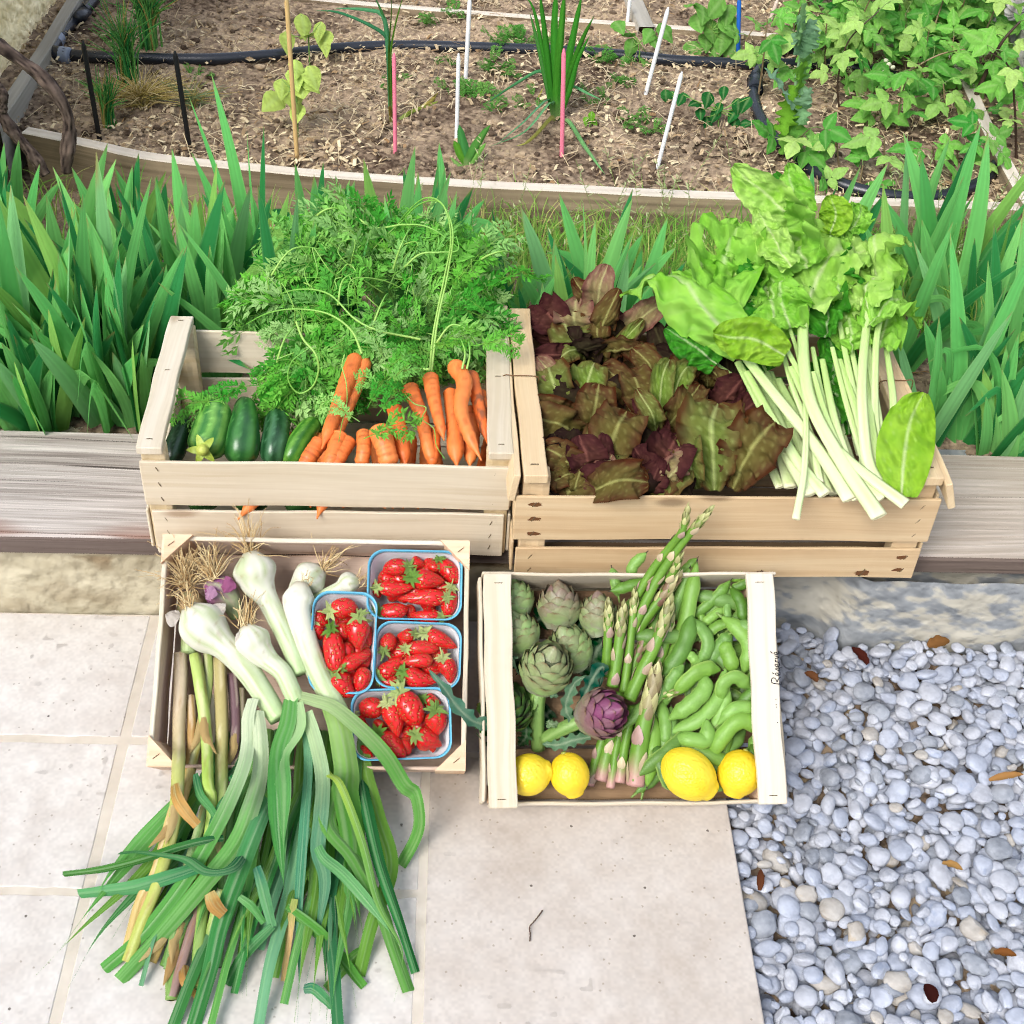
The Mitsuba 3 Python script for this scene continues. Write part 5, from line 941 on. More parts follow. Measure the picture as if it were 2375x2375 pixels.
LEAVES = [  # owner, path, width, c0, c1, fold, cut
 (2, [(-0.1862, 1.1647, 0.1423), (-0.1632, 1.155, 0.1453), (-0.1372, 1.1453, 0.1432), (-0.1018, 1.1249, 0.1239), (-0.0686, 1.101, 0.0997), (-0.0448, 1.0789, 0.0694)] + [(-0.0305, 1.0531, 0.085), (-0.0242, 1.0346, 0.055), (-0.0294, 1.023, 0.03), (-0.0466, 0.9997, 0.006)], .0195, PG * .9, srgb(86, 152, 70), .22, 1),
 (2, [(-0.1963, 1.1613, 0.1424), (-0.1982, 1.1286, 0.1314), (-0.2073, 1.0963, 0.1135)] + [(-0.2011, 1.0317, 0.11), (-0.1941, 0.9768, 0.07), (-0.1817, 0.9176, 0.03)], .0265, srgb(104, 168, 84), srgb(66, 138, 72), .25, 0),
 (2, [(-0.1886, 1.1532, 0.1415), (-0.1839, 1.1213, 0.1299), (-0.2023, 1.0914, 0.1125)] + [(-0.1951, 1.0381, 0.118), (-0.1908, 0.9923, 0.09), (-0.1881, 0.958, 0.055)], .0250, srgb(180, 212, 150), srgb(84, 152, 84), .25, 0),
 (2, [(-0.1743, 1.144, 0.135), (-0.1604, 1.1092, 0.1202), (-0.1501, 1.0779, 0.0871)] + [(-0.1463, 1.0111, 0.098), (-0.1479, 0.9739, 0.075), (-0.1381, 0.9475, 0.05), (-0.142, 0.896, 0.03), (-0.1527, 0.8293, 0.008)], .0200, srgb(198, 222, 168), srgb(82, 140, 110), .3, 0),
 (1, [(-0.185, 1.1572, 0.1297), (-0.1729, 1.1196, 0.1178), (-0.1689, 1.0851, 0.0884)] + [(-0.166, 1.0069, 0.095), (-0.1674, 0.966, 0.065), (-0.1672, 0.9115, 0.04), (-0.1602, 0.8391, 0.018), (-0.157, 0.7752, 0.006)], .0120, srgb(120, 176, 130), srgb(70, 140, 110), .35, 0),
 (0, [(-0.2447, 1.1607, 0.1419), (-0.2485, 1.1322, 0.1365), (-0.2468, 1.1063, 0.1181)] + [(-0.249, 1.062, 0.118), (-0.2714, 0.9943, 0.098), (-0.305, 0.9326, 0.07), (-0.3516, 0.8833, 0.03), (-0.3945, 0.8521, 0.005)], .0185, srgb(226, 234, 200), srgb(88, 160, 80), .35, 1),
 (0, [(-0.2367, 1.1463, 0.1342), (-0.2287, 1.1084, 0.1196), (-0.2278, 1.0747, 0.0933)] + [(-0.2311, 1.0115, 0.108), (-0.2458, 0.9711, 0.09), (-0.2802, 0.9273, 0.07), (-0.3297, 0.8808, 0.03), (-0.3719, 0.8378, 0.005)], .0215, srgb(226, 236, 196), srgb(96, 166, 84), .3, 1),
 (0, [(-0.2146, 1.0697, 0.0629)] + [(-0.2192, 0.9996, 0.1), (-0.234, 0.9517, 0.085), (-0.2554, 0.8908, 0.05), (-0.2646, 0.8396, 0.025), (-0.2771, 0.7776, 0.005)], .0205, srgb(110, 172, 120), srgb(62, 136, 74), .3, 1),
 (3, [(-0.2342, 0.9694, 0.08), (-0.2439, 0.9297, 0.105), (-0.2717, 0.9257, 0.105), (-0.3001, 0.9492, 0.095), (-0.3332, 0.9647, 0.08), (-0.3667, 0.978, 0.065), (-0.3928, 0.9861, 0.05)], .0155, srgb(46, 108, 72), srgb(70, 140, 84), .5, 1),
 (3, [(-0.2625, 0.983, 0.085), (-0.2866, 0.9714, 0.095), (-0.318, 0.9657, 0.088), (-0.3594, 0.965, 0.065), (-0.4107, 0.9634, 0.045), (-0.466, 0.9716, 0.02)], .0100, srgb(54, 118, 70), srgb(60, 120, 52), .5, 1),
 (7, [(-0.2857, 0.9425, 0.085), (-0.3177, 0.9381, 0.072), (-0.3693, 0.9383, 0.045), (-0.4099, 0.9451, 0.025), (-0.4445, 0.9514, 0.008)], .0165, srgb(60, 128, 84), srgb(86, 158, 104), .4, 1),
 (3, [(-0.1366, 1.1605, 0.1271), (-0.1249, 1.1209, 0.1138), (-0.1167, 1.0899, 0.0833)] + [(-0.1362, 1.0074, 0.095), (-0.1021, 0.9692, 0.07), (-0.0678, 0.9193, 0.038), (-0.0488, 0.8742, 0.018), (-0.029, 0.8271, 0.004)], .0225, srgb(150, 196, 106), srgb(96, 162, 78), .3, 1),
 (4, [(-0.122, 1.1316, 0.0822), (-0.104, 1.1004, 0.0662)] + [(-0.0908, 1.036, 0.09), (-0.07, 0.9676, 0.06), (-0.0427, 0.9051, 0.03), (-0.0209, 0.8519, 0.004)], .0155, srgb(44, 112, 66), srgb(48, 122, 66), .5, 1),
 (2, [(-0.154, 1.1032, 0.0988), (-0.1436, 1.0835, 0.0873)] + [(-0.1236, 1.0469, 0.112), (-0.0928, 0.9829, 0.08), (-0.0701, 0.9186, 0.048), (-0.0415, 0.8737, 0.028), (-0.0393, 0.8469, 0.015), (-0.0474, 0.8129, 0.004)], .0100, srgb(186, 208, 84), srgb(110, 170, 84), .4, 0),
 (3, [(-0.1438, 1.1642, 0.1297), (-0.1296, 1.1277, 0.1234), (-0.1189, 1.0906, 0.0899)] + [(-0.1165, 1.0467, 0.1), (-0.1047, 0.9946, 0.08), (-0.0982, 0.937, 0.045), (-0.0843, 0.8775, 0.012)], .0330, srgb(170, 206, 120), srgb(80, 146, 60), .2, 0),
 (4, [(-0.0832, 0.8787, 0.01), (-0.0993, 0.8651, 0.01), (-0.1279, 0.8291, 0.004)], .0140, srgb(96, 160, 72), srgb(110, 172, 76), .3, 1),
 (1, [(-0.1468, 0.9695, 0.09), (-0.1371, 0.9537, 0.088), (-0.1125, 0.9418, 0.07), (-0.0747, 0.9112, 0.042), (-0.0441, 0.8785, 0.02)], .0140, srgb(92, 160, 100), srgb(104, 170, 110), .4, 0),
 (1, [(-0.2208, 0.9533, 0.07), (-0.2124, 0.9321, 0.068), (-0.2025, 0.9041, 0.06), (-0.1944, 0.8833, 0.05)], .0130, srgb(70, 140, 110), srgb(96, 160, 110), .4, 1),
 (1, [(-0.1944, 0.8833, 0.05), (-0.2205, 0.8657, 0.03), (-0.2362, 0.8501, 0.016), (-0.2457, 0.8335, 0.004)], .0130, srgb(84, 150, 96), srgb(62, 130, 70), .4, 1),
 (4, [(-0.1832, 0.9141, 0.04), (-0.1686, 0.902, 0.042), (-0.1409, 0.8839, 0.032), (-0.1157, 0.863, 0.018), (-0.0852, 0.8306, 0.004)], .0165, srgb(92, 156, 70), srgb(82, 148, 64), .4, 1),
 (4, [(-0.1544, 0.8245, 0.012), (-0.1428, 0.819, 0.022), (-0.1283, 0.8103, 0.015), (-0.1185, 0.8049, 0.004)], .0125, srgb(60, 126, 100), srgb(74, 146, 96), .5, 1),
 (1, [(-0.2377, 0.9175, 0.06), (-0.2201, 0.9027, 0.062), (-0.205, 0.8886, 0.05)], .0095, srgb(120, 180, 110), srgb(90, 160, 90), .4, 1),
 (5, [(-0.1955, 0.8766, 0.03), (-0.1897, 0.8613, 0.02)], .0085, srgb(190, 210, 140), srgb(170, 200, 110), .3, 1),
 (3, [(-0.3107, 1.0685, 0.1), (-0.2987, 1.0339, 0.105), (-0.283, 1.0166, 0.1), (-0.2745, 1.0054, 0.095)], .0110, srgb(60, 130, 84), srgb(80, 150, 90), .4, 1),
 (3, [(-0.2628, 1.0693, 0.1), (-0.2544, 1.0469, 0.105), (-0.267, 1.0259, 0.1), (-0.2803, 0.991, 0.09), (-0.2705, 1.009, 0.09)], .0150, srgb(40, 110, 60), srgb(60, 130, 80), .3, 0),
]
for i, (o, p, w, c0, c1, fo, cut) in enumerate(LEAVES):
    part(onk[o], 'leaf', strap(p, w, c0, c1, 900 + i, fo, cut=bool(cut)), 'leafy')
g = np.random.default_rng(66)
def over(q): return [A(*a) for a in q]
# the mass of leaves underneath
FRN0, FRN1 = at(FL, .05, -.004, .100), at(FL, .32, -.004, .100)
for i in range(62):
    s = g.random(); top = lerp(FRN0, FRN1,   .10 + .74 * s) + A(0, .02, -.008 + g.uniform(-.008, .004))
    ex = min(-.42 + .34 * s + g.normal(0, .045), -.09); ey = g.uniform(.76, .93) - .03 * abs(s - .5) + .05 * (s < .3)
    midp = lerp(top, A(ex, ey, 0), .5) + A(g.normal(0, .012), 0, .004)
    c1 = [GR, DGN, BG, srgb(52, 116, 76), srgb(108, 168, 70)][g.choice(5, p=[.36, .22, .08, .16, .18])]
    c0 = lerp(c1, YG, g.uniform(.1, .5))
    p = [top + A(0, .05, .002), top, lerp(top, midp, .5) + A(0, -.01, .012), midp * [1, 1, .8] + A(0, 0, .004), A(lerp(midp[0], ex, .6), lerp(midp[1], ey, .6), .022 + g.uniform(0, .02)), A(ex, ey, .004 + g.uniform(0, .014))]
    part(onk[int(s * 4.99)], 'leaf', strap(p, g.uniform(.010, .019), c0, c1 * g.uniform(.7, 1), 1000 + i, .4, cut=g.random() < .4, tipcol=srgb(196, 170, 100) if g.random() < .06 else None), 'leafy')
# dry garlic stalks on the left
STK = [ # path, radius, colour top, colour end
 ([(-0.3545, 1.2523, 0.1246), (-0.3506, 1.2213, 0.1089), (-0.3478, 1.1759, 0.089), (-0.3425, 1.1283, 0.0737)] + [(-0.3328, 1.0824, 0.098), (-0.3271, 1.0118, 0.085), (-0.3384, 0.942, 0.055), (-0.3519, 0.9019, 0.035), (-0.3663, 0.8592, 0.01)], .0085, srgb(206, 184, 150), srgb(176, 184, 86)),
 ([(-0.3343, 1.2472, 0.1271), (-0.3264, 1.2203, 0.1179), (-0.3138, 1.1725, 0.1012), (-0.304, 1.1263, 0.0845)] + [(-0.2908, 1.0532, 0.1), (-0.2848, 1.0376, 0.092), (-0.2843, 1.0051, 0.07), (-0.2957, 0.949, 0.045)], .0080, srgb(186, 206, 110), srgb(170, 200, 90)),
 ([(-0.3018, 1.2491, 0.1187), (-0.2962, 1.211, 0.104), (-0.2898, 1.1639, 0.0866), (-0.2859, 1.1234, 0.0739)] + [(-0.2746, 1.0492, 0.085), (-0.2737, 0.9944, 0.06), (-0.2837, 0.9274, 0.035), (-0.2808, 0.8273, 0.01)], .0085, srgb(190, 176, 110), srgb(140, 170, 84)),
 ([(-0.3182, 1.2562, 0.1213), (-0.3138, 1.214, 0.1037), (-0.3176, 1.1597, 0.0799), (-0.3237, 1.1097, 0.0605)] + [(-0.3223, 1.0361, 0.085), (-0.3457, 0.9595, 0.05), (-0.3592, 0.8935, 0.022), (-0.3628, 0.8658, 0.01)], .0065, srgb(170, 190, 110), srgb(196, 160, 96)),
 ([(-0.2843, 1.2342, 0.1033), (-0.2768, 1.1943, 0.0873), (-0.2723, 1.1481, 0.0693), (-0.2732, 1.1096, 0.0543)] + [(-0.2667, 1.0443, 0.075), (-0.2799, 0.9752, 0.045), (-0.3072, 0.8156, 0.008)], .0070, srgb(120, 90, 96), srgb(150, 120, 110)),
 ([(-0.2724, 1.2186, 0.0922), (-0.2683, 1.175, 0.0736), (-0.2662, 1.1291, 0.0559)] + [(-0.2635, 1.0357, 0.07), (-0.2643, 0.9671, 0.04), (-0.2586, 0.8534, 0.01)], .0065, srgb(150, 140, 110), srgb(110, 150, 84)),
 ([(-0.3375, 1.2052, 0.0913), (-0.3297, 1.1582, 0.074), (-0.328, 1.1059, 0.0579)] + [(-0.3318, 1.0177, 0.085), (-0.3445, 0.9561, 0.055), (-0.3612, 0.9266, 0.035), (-0.3705, 0.8698, 0.012)], .0062, srgb(190, 150, 90), srgb(206, 180, 110)),
 ([(-0.309, 1.2056, 0.0916), (-0.2992, 1.1586, 0.0743), (-0.2964, 1.1093, 0.0541)] + [(-0.2958, 1.0194, 0.075), (-0.3099, 0.946, 0.045), (-0.3174, 0.8503, 0.01)], .0062, srgb(220, 206, 170), srgb(120, 156, 84)),
 ([(-0.2757, 1.0193, 0.05), (-0.2917, 0.9446, 0.03), (-0.3117, 0.8765, 0.015), (-0.3072, 0.8141, 0.006)], .0090, srgb(150, 180, 90), srgb(120, 160, 80)),
 ([(-0.2831, 0.9635, 0.045), (-0.3057, 0.9057, 0.025), (-0.3207, 0.8541, 0.008)], .0085, srgb(110, 150, 70), srgb(96, 140, 70)),
 ([(-0.2986, 0.9716, 0.05), (-0.3199, 0.908, 0.03), (-0.3384, 0.8605, 0.008)], .0075, srgb(170, 160, 90), srgb(190, 160, 90)),
 ([(-0.2604, 0.9385, 0.04), (-0.2713, 0.8819, 0.02), (-0.2799, 0.827, 0.006)], .0085, srgb(170, 190, 100), srgb(140, 170, 90))]
for i, (p, r, c0, c1) in enumerate(STK):
    q = spline(p, 44)
    def col(T, Aa, c0=c0, c1=c1, i=i):
        n1 = meshkit.fbm(np.stack([np.cos(Aa) * 3 + i * 4, np.sin(Aa) * 3, T * 6], -1), 3); n2 = meshkit.noise(np.stack([np.cos(Aa) * 9 + i, np.sin(Aa) * 9, T * 3], -1))
        c = mixc(c0, c1, sstep(.15, .6, T)) * (.74 + .45 * n1)[..., None]; c = mixc(c, srgb(226, 212, 190), (n2 > .66) * .5 * (1 - T)); return mixc(c, srgb(150, 104, 60), sstep(.62, .75, n1) * .6)
    k = thing('garlic_stalk', 'dry garlic stalk in the bundle along the left side of the tray', 'garlic', 'garlic stalks bundled on the left') if i not in (1, 4, 0) else thing('garlic_stalk', {1: 'smooth bright yellow green garlic stalk, second from the left side of the tray', 4: 'thin purple brown garlic stalk in the bundle', 0: 'leftmost garlic stalk, papery above and yellow green below'}[i], 'garlic', 'garlic stalks bundled on the left')
    part(k, 'stem', tube(q, r * lerp(1.05, .85, np.linspace(0, 1, 44)), 14, col, flat=.8, hint=VW, lump=lambda T, Aa: 1 + .06 * np.cos(Aa * 5 + i) + .10 * (meshkit.noise(np.stack([np.cos(Aa) + i, np.sin(Aa), T * 12], -1)) - .5)), 'satin')
    for j in range(1):
        t0 = g.uniform(.2, .75); z0 = q[int(t0 * 43)] + VW * r * .9; d = unit(q[min(43, int(t0 * 43) + 4)] - q[int(t0 * 43)])
        ps = spline([z0, z0 + d * .025 + VW * .003, z0 + d * .05 + VW * g.uniform(.002, .012) + X * g.normal(0, .01)], 9)
        part(k, 'dry_sheath', blade(ps, .006 * np.array([.9, 1, 1, 1, .9, .8, .6, .35, .1]), VW, 5, lerp(srgb(190, 146, 86), srgb(226, 206, 150), g.random()), cup=-.6, ruf=.2, seed=i * 7 + j), 'leafy')
part(thing('dry_leaf', 'spotted tan dry garlic leaf curled across the stalk bundle', 'leaf'), None, strap([(-0.329, 1.039, 0.118), (-0.3225, 1.02, 0.115), (-0.3098, 1.0044, 0.108), (-0.2955, 0.9947, 0.095)], .0150, srgb(176, 140, 76), srgb(190, 156, 96), 1301, .5), 'leafy')
part(thing('dry_leaf', 'short torn tan dry leaf between the green leaves below the crate', 'leaf'), None, strap([(-0.2716, 0.9131, 0.075), (-0.2643, 0.8999, 0.07), (-0.2523, 0.8928, 0.06)], .0170, srgb(206, 176, 110), srgb(170, 134, 80), 1302, .3), 'leafy')
part(thing('dry_leaf', 'brown dry leaf end curling at the bottom of the stalk bundle', 'leaf'), None, strap([(-0.2973, 0.85, 0.02), (-0.2905, 0.8294, 0.02), (-0.2772, 0.8183, 0.008)], .0130, srgb(160, 120, 66), srgb(186, 150, 90), 1303, .5), 'leafy')
part(thing('dry_leaf', 'long pale tan dry leaf hanging among the dark leaves near the bottom', 'leaf'), None, strap([(-0.1725, 0.9218, 0.05), (-0.1765, 0.8926, 0.035), (-0.1807, 0.8368, 0.008)], .0110, srgb(170, 180, 90), srgb(206, 180, 130), 1304, .5), 'leafy')

# ------------------------------------------------------------------ strawberries in four punnets
def strawberry_fn(p, n, uv):
    d, _, r = voronoi(uv.x * 13, uv.y * 8)
    base = mix(C3(190, 10, 16), C3(232, 32, 26), fbm(uv.x * 4, uv.y * 3, p.x * 60, 3))
    base = mix(base, C3(238, 110, 80), smoothstep(.16, .0, uv.y) * .55)
    return mix(mix(base, C3(130, 4, 10), smoothstep(.30, .17, d) * .7), C3(255, 214, 96), smoothstep(.14, .08, d) * .85)
def strawberry_bump(p, n, uv):
    d, _, r = voronoi(uv.x * 13, uv.y * 8); return smoothstep(.05, .40, d)
scene['strawberry_skin'] = bumped(bare(proc(strawberry_fn), .24, .5), strawberry_bump, .0016, 3e-4)
scene['punnet_white'] = princ(rgbt(srgb(232, 236, 238)), .5, .4)
scene['punnet_blue'] = princ(rgbt(srgb(96, 176, 206)), .45, .4)
def rr(w, d, r, m=8):
    pts = []
    for cx, cy, a0 in ((w/2-r, d/2-r, 0), (-w/2+r, d/2-r, 90), (-w/2+r, -d/2+r, 180), (w/2-r, -d/2+r, 270)):
        for a in np.radians(np.linspace(a0, a0 + 90, m)): pts.append((cx + r * math.cos(a), cy + r * math.sin(a)))
    return np.array(pts)
def punnet(k, o, u, v, n, w, d, h):
    def ring(s, z, ins=0): q = rr(w * s - 2 * ins, d * s - 2 * ins, .022 * s); return o + q[:, :1] * u + q[:, 1:] * v + n * z
    N = 32
    outer = np.vstack([ring(.80, 0), ring(.84, .004), ring(.985, h * .9), ring(1.0, h - .003), ring(1.012, h)]); inner = np.vstack([ring(1.0, h, .0012), ring(.975, h * .86, .0008), ring(.83, .006, .001), ring(.3, .005, .001)])
    part(k, 'tub', (np.vstack([outer[:N*4], inner[N:]]), np.vstack([gridfaces(4, N, True), gridfaces(3, N, True) + N * 4]), np.zeros((N * 7, 3))), 'punnet_white')
    rim = np.vstack([ring(1.0, h * .93), ring(1.018, h * .955), ring(1.022, h + .0006), ring(1.012, h + .0018), ring(.995, h + .0006, .001), ring(.985, h * .94, .001)])
    part(k, 'rim', (rim, gridfaces(6, N, True), np.zeros((N * 6, 3))), 'punnet_blue')
def strawberry(k, a, b, w, seed, cal=True, green=0):
    """a: calyx end, b: tip, world points; w: widest diameter"""
    g = np.random.default_rng(seed); a, b = A(*a), A(*b); L = np.linalg.norm(b - a); d = (b - a) / L
    bow = unit(np.cross(d, VW)) * g.normal(0, .05) * L
    m, nn = 16, 22; p = spline([a, (a + b) / 2 + bow, b], m); t = np.linspace(0, 1, m)
    pr = np.interp(t, [0, .06, .16, .30, .5, .7, .85, .95, 1], [.18, .62, .90, 1, .90, .66, .42, .22, .05]) if g.random() < .6 else np.interp(t, [0, .06, .16, .35, .6, .8, .92, .97, 1], [.18, .6, .86, 1, .96, .74, .46, .26, .06])
    mm = tube(p, w / 2 * pr, nn, (.8, .05, .04), lump=lambda T, Aa: 1 + .10 * (meshkit.noise(np.stack([np.cos(Aa) * 1.1 + seed, np.sin(Aa) * 1.1, T * 2.5], -1)) - .5), caps=True)
    # a seam of its own so that u runs once round
    V = mm[0][:m * nn].reshape(m, nn, 3); V = np.concatenate([V, V[:, :1]], 1)
    uv = np.stack(np.broadcast_arrays(np.linspace(0, 1, nn + 1)[None] + seed * 3., t[:, None] + seed % 7), -1).astype(float); uv[..., 1] = t[:, None]
    partuv(k, 'fruit', (V.reshape(-1, 3), gridfaces(m, nn + 1), uv.reshape(-1, 2)), 'strawberry_skin', smooth=True)
    if cal:
        # the green crown, opened towards the light
        nv = unit(VW * 1.15 - d * .8 + g.normal(0, .18, 3)); s1 = unit(np.cross(d, nv)); s2 = np.cross(nv, s1); o = a + VW * w * .20 - d * .001
        ms = []; gc = lerp(srgb(116, 164, 70), srgb(214, 224, 150), g.random()); nl = 9
        for i in range(nl):
            an = i * 6.283 / nl + g.normal(0, .18); e = s1 * math.cos(an) + s2 * math.sin(an); l = w * g.uniform(.40, .62)
            q = spline([o, o + e * l * .5 + nv * .0012, o + e * l + nv * g.uniform(-.002, .004)], 6)
            ms.append(blade(q, l * .20 * np.array([.6, 1, 1, .8, .5, .05]), nv, 3, gc * g.uniform(.75, 1.15), fold=.2))
        ms.append(tube(spline([o, o + nv * .005 - d * .004, o + nv * .007 - d * g.uniform(.006, .013)], 6), .0010, 5, gc))
        part(k, 'calyx', ms, 'leafy')
PUN = [('upper right', (-0.0387, 1.3252, 0.1823), .126, .094, 0.0), ('lengthways left', (-0.1317, 1.256, 0.1407), .085, .134, -.02), ('middle right', (-0.0321, 1.2473, 0.1272), .114, .088, -.02), ('front right', (-0.0513, 1.173, 0.0746), .130, .092, .05)]
BER = [
 [[(-0.0491, 1.33, 0.22), (-0.0831, 1.3279, 0.216)], [(-0.0459, 1.3421, 0.2187), (-0.025, 1.3399, 0.2147)], [(-0.0054, 1.3352, 0.2163), (-0.0237, 1.3374, 0.2154)], [(-0.0069, 1.3463, 0.2193), (0.0208, 1.3189, 0.2023)], [(-0.0414, 1.3166, 0.213), (0.0012, 1.3143, 0.2113)], [(-0.0882, 1.3062, 0.2032), (-0.0386, 1.3076, 0.2066)], [(-0.0915, 1.3219, 0.1995), (-0.0872, 1.3042, 0.1846)], [(0.0041, 1.2938, 0.1993), (-0.0593, 1.2918, 0.1979)], [(0.0099, 1.3097, 0.2008), (0.0047, 1.2761, 0.1794)], [(-0.0861, 1.2821, 0.1812), (-0.047, 1.2839, 0.1874)], [(-0.0026, 1.2784, 0.1786), (-0.0437, 1.2798, 0.1796)], [(-0.0492, 1.2978, 0.18), (-0.0401, 1.2792, 0.1645)], [(-0.0778, 1.3123, 0.1854), (-0.0533, 1.3106, 0.1843)], [(-0.0266, 1.3166, 0.186), (-0.0135, 1.2885, 0.1661)]],
 [[(-0.1498, 1.2711, 0.1906), (-0.1142, 1.2737, 0.1924)], [(-0.1123, 1.262, 0.1891), (-0.1096, 1.2282, 0.1627)], [(-0.1484, 1.2477, 0.1789), (-0.1377, 1.1993, 0.1447)], [(-0.1356, 1.2651, 0.1766), (-0.1322, 1.2455, 0.1627)], [(-0.1716, 1.266, 0.1747), (-0.1623, 1.2478, 0.1594)], [(-0.1701, 1.2813, 0.1831), (-0.155, 1.2651, 0.1692)], [(-0.1324, 1.2084, 0.1487), (-0.0953, 1.2258, 0.1586)], [(-0.1299, 1.2449, 0.1598), (-0.1203, 1.2196, 0.1419)], [(-0.1416, 1.2028, 0.1423), (-0.1135, 1.1814, 0.1247)], [(-0.102, 1.2138, 0.1452), (-0.1079, 1.1857, 0.1253)], [(-0.1682, 1.2431, 0.1537), (-0.1588, 1.2231, 0.137)], [(-0.1575, 1.2217, 0.1385), (-0.1519, 1.2036, 0.1233)], [(-0.1352, 1.2039, 0.1234), (-0.0975, 1.2116, 0.1264)], [(-0.1072, 1.2692, 0.1696), (-0.0967, 1.247, 0.1515)]],
 [[(-0.077, 1.2382, 0.1526), (-0.0706, 1.2581, 0.1667)], [(-0.0381, 1.2566, 0.1656), (-0.061, 1.2566, 0.1632)], [(-0.0225, 1.2578, 0.1665), (0.0201, 1.2426, 0.1558)], [(-0.047, 1.2379, 0.1573), (-0.0039, 1.2386, 0.1578)], [(-0.0119, 1.2243, 0.1501), (-0.056, 1.2207, 0.1476)], [(-0.0842, 1.2097, 0.1325), (-0.0527, 1.2294, 0.1488)], [(-0.0509, 1.2114, 0.1386), (-0.0041, 1.2033, 0.1328)], [(0.0012, 1.2268, 0.1495), (0.0127, 1.2019, 0.1294)], [(-0.0567, 1.2066, 0.1278), (-0.0866, 1.2075, 0.126)], [(-0.0655, 1.2482, 0.1474), (-0.0509, 1.2445, 0.1448)], [(-0.0677, 1.241, 0.1374), (-0.0622, 1.2233, 0.1249)], [(-0.0263, 1.2284, 0.131), (0.0027, 1.2282, 0.1284)], [(-0.0369, 1.2587, 0.1475), (-0.0661, 1.2616, 0.1471)]],
 [[(-0.077, 1.1781, 0.1077), (-0.1091, 1.1796, 0.1088)], [(-0.0709, 1.1759, 0.1159), (-0.0554, 1.141, 0.0888)], [(-0.0547, 1.1864, 0.1258), (-0.0275, 1.1522, 0.1016)], [(-0.0067, 1.1691, 0.1111), (-0.0047, 1.1448, 0.089)], [(-0.1159, 1.1706, 0.0974), (-0.0927, 1.1555, 0.0868)], [(-0.0767, 1.1678, 0.0906), (-0.0893, 1.1561, 0.0823)], [(-0.0814, 1.1445, 0.0912), (-0.0452, 1.1214, 0.0725)], [(-0.0474, 1.1474, 0.0811), (-0.0397, 1.1305, 0.0667)], [(-0.0319, 1.1429, 0.0926), (0.0027, 1.1344, 0.0816)], [(-0.0227, 1.1905, 0.1091), (0.0002, 1.1882, 0.105)], [(-0.0502, 1.1605, 0.0854), (-0.0357, 1.1542, 0.0785)], [(-0.1098, 1.1386, 0.0699), (-0.0868, 1.1265, 0.0614)], [(-0.1051, 1.161, 0.076), (-0.0759, 1.144, 0.064)], [(-0.0244, 1.173, 0.0894), (-0.0145, 1.1615, 0.0812)]]]
WID = [[70, 60, 50, 72, 88, 62, 60, 72, 66, 74, 66, 50, 70, 70], [84, 92, 84, 66, 60, 62, 66, 66, 100, 66, 62, 60, 70, 70], [66, 60, 72, 60, 60, 72, 78, 76, 56, 44, 50, 70, 60], [86, 82, 104, 90, 72, 60, 86, 62, 80, 60, 50, 44, 70, 60]]
NOCAL = {(0, 1), (0, 6), (0, 11), (0, 12), (0, 13), (1, 3), (1, 5), (1, 7), (1, 10), (1, 11), (1, 12), (1, 9), (2, 4), (2, 9), (2, 10), (2, 11), (2, 12), (3, 5), (3, 7), (3, 10), (3, 12), (3, 13), (3, 0)}
SPECIAL = {(0, 7): 'long horizontal strawberry in the upper right punnet', (0, 5): 'long strawberry lying left in the upper right punnet', (1, 2): 'very long strawberry hanging down the middle of the lengthways punnet', (1, 1): 'plump strawberry with a big green crown in the lengthways punnet', (1, 8): 'broad strawberry at the front end of the lengthways punnet', (1, 6): 'small strawberry lying crosswise in the lengthways punnet',
           (2, 2): 'dark crimson strawberry at the upper right of the middle right punnet', (2, 7): 'upright strawberry under a pale crown in the middle right punnet', (3, 3): 'strawberry with a pale star shaped crown in the front right punnet', (3, 2): 'largest strawberry in the front right punnet, crown upward', (3, 1): 'long upright strawberry left of the largest in the front right punnet', (3, 8): 'strawberry with pale crown at the lower right of the front right punnet'}
for i, (nm, o, w, d, ro) in enumerate(PUN):
    u = FL[1] * math.cos(ro) + FL[2] * math.sin(ro); v = FL[2] * math.cos(ro) - FL[1] * math.sin(ro)
    hh = .052; o = A(*o) + FL[3] * (.026 - hh / 2 - .021 + .008)
    k = thing('punnet', f'white plastic strawberry punnet with blue rim, the {nm} one in the tray', 'punnet', 'strawberry punnets')
    punnet(k, o, u, v, FL[3], w, d, hh)
    for j, (a, b) in enumerate(BER[i]):
        lab = SPECIAL.get((i, j), f'strawberry heaped among others in the {nm} punnet')
        ks = thing('strawberry', lab, 'strawberry', f'strawberries in the {nm} punnet')
        strawberry(ks, a, b, WID[i][j] * PXL * 1.42, 2000 + i * 50 + j, (i, j) not in NOCAL)
    for q in range(7):  # bottom layer
        a = o + u * w * .5 * g.uniform(-.6, .6) + v * d * .5 * g.uniform(-.6, .6) + FL[3] * .022; e = unit(u * g.normal() + v * g.normal())
        ks = thing('strawberry', f'strawberry deep in the {nm} punnet', 'strawberry', f'strawberries deep in the {nm} punnet')
        strawberry(ks, a - e * .020, a + e * .020, .027, 2300 + i * 10 + q, False)
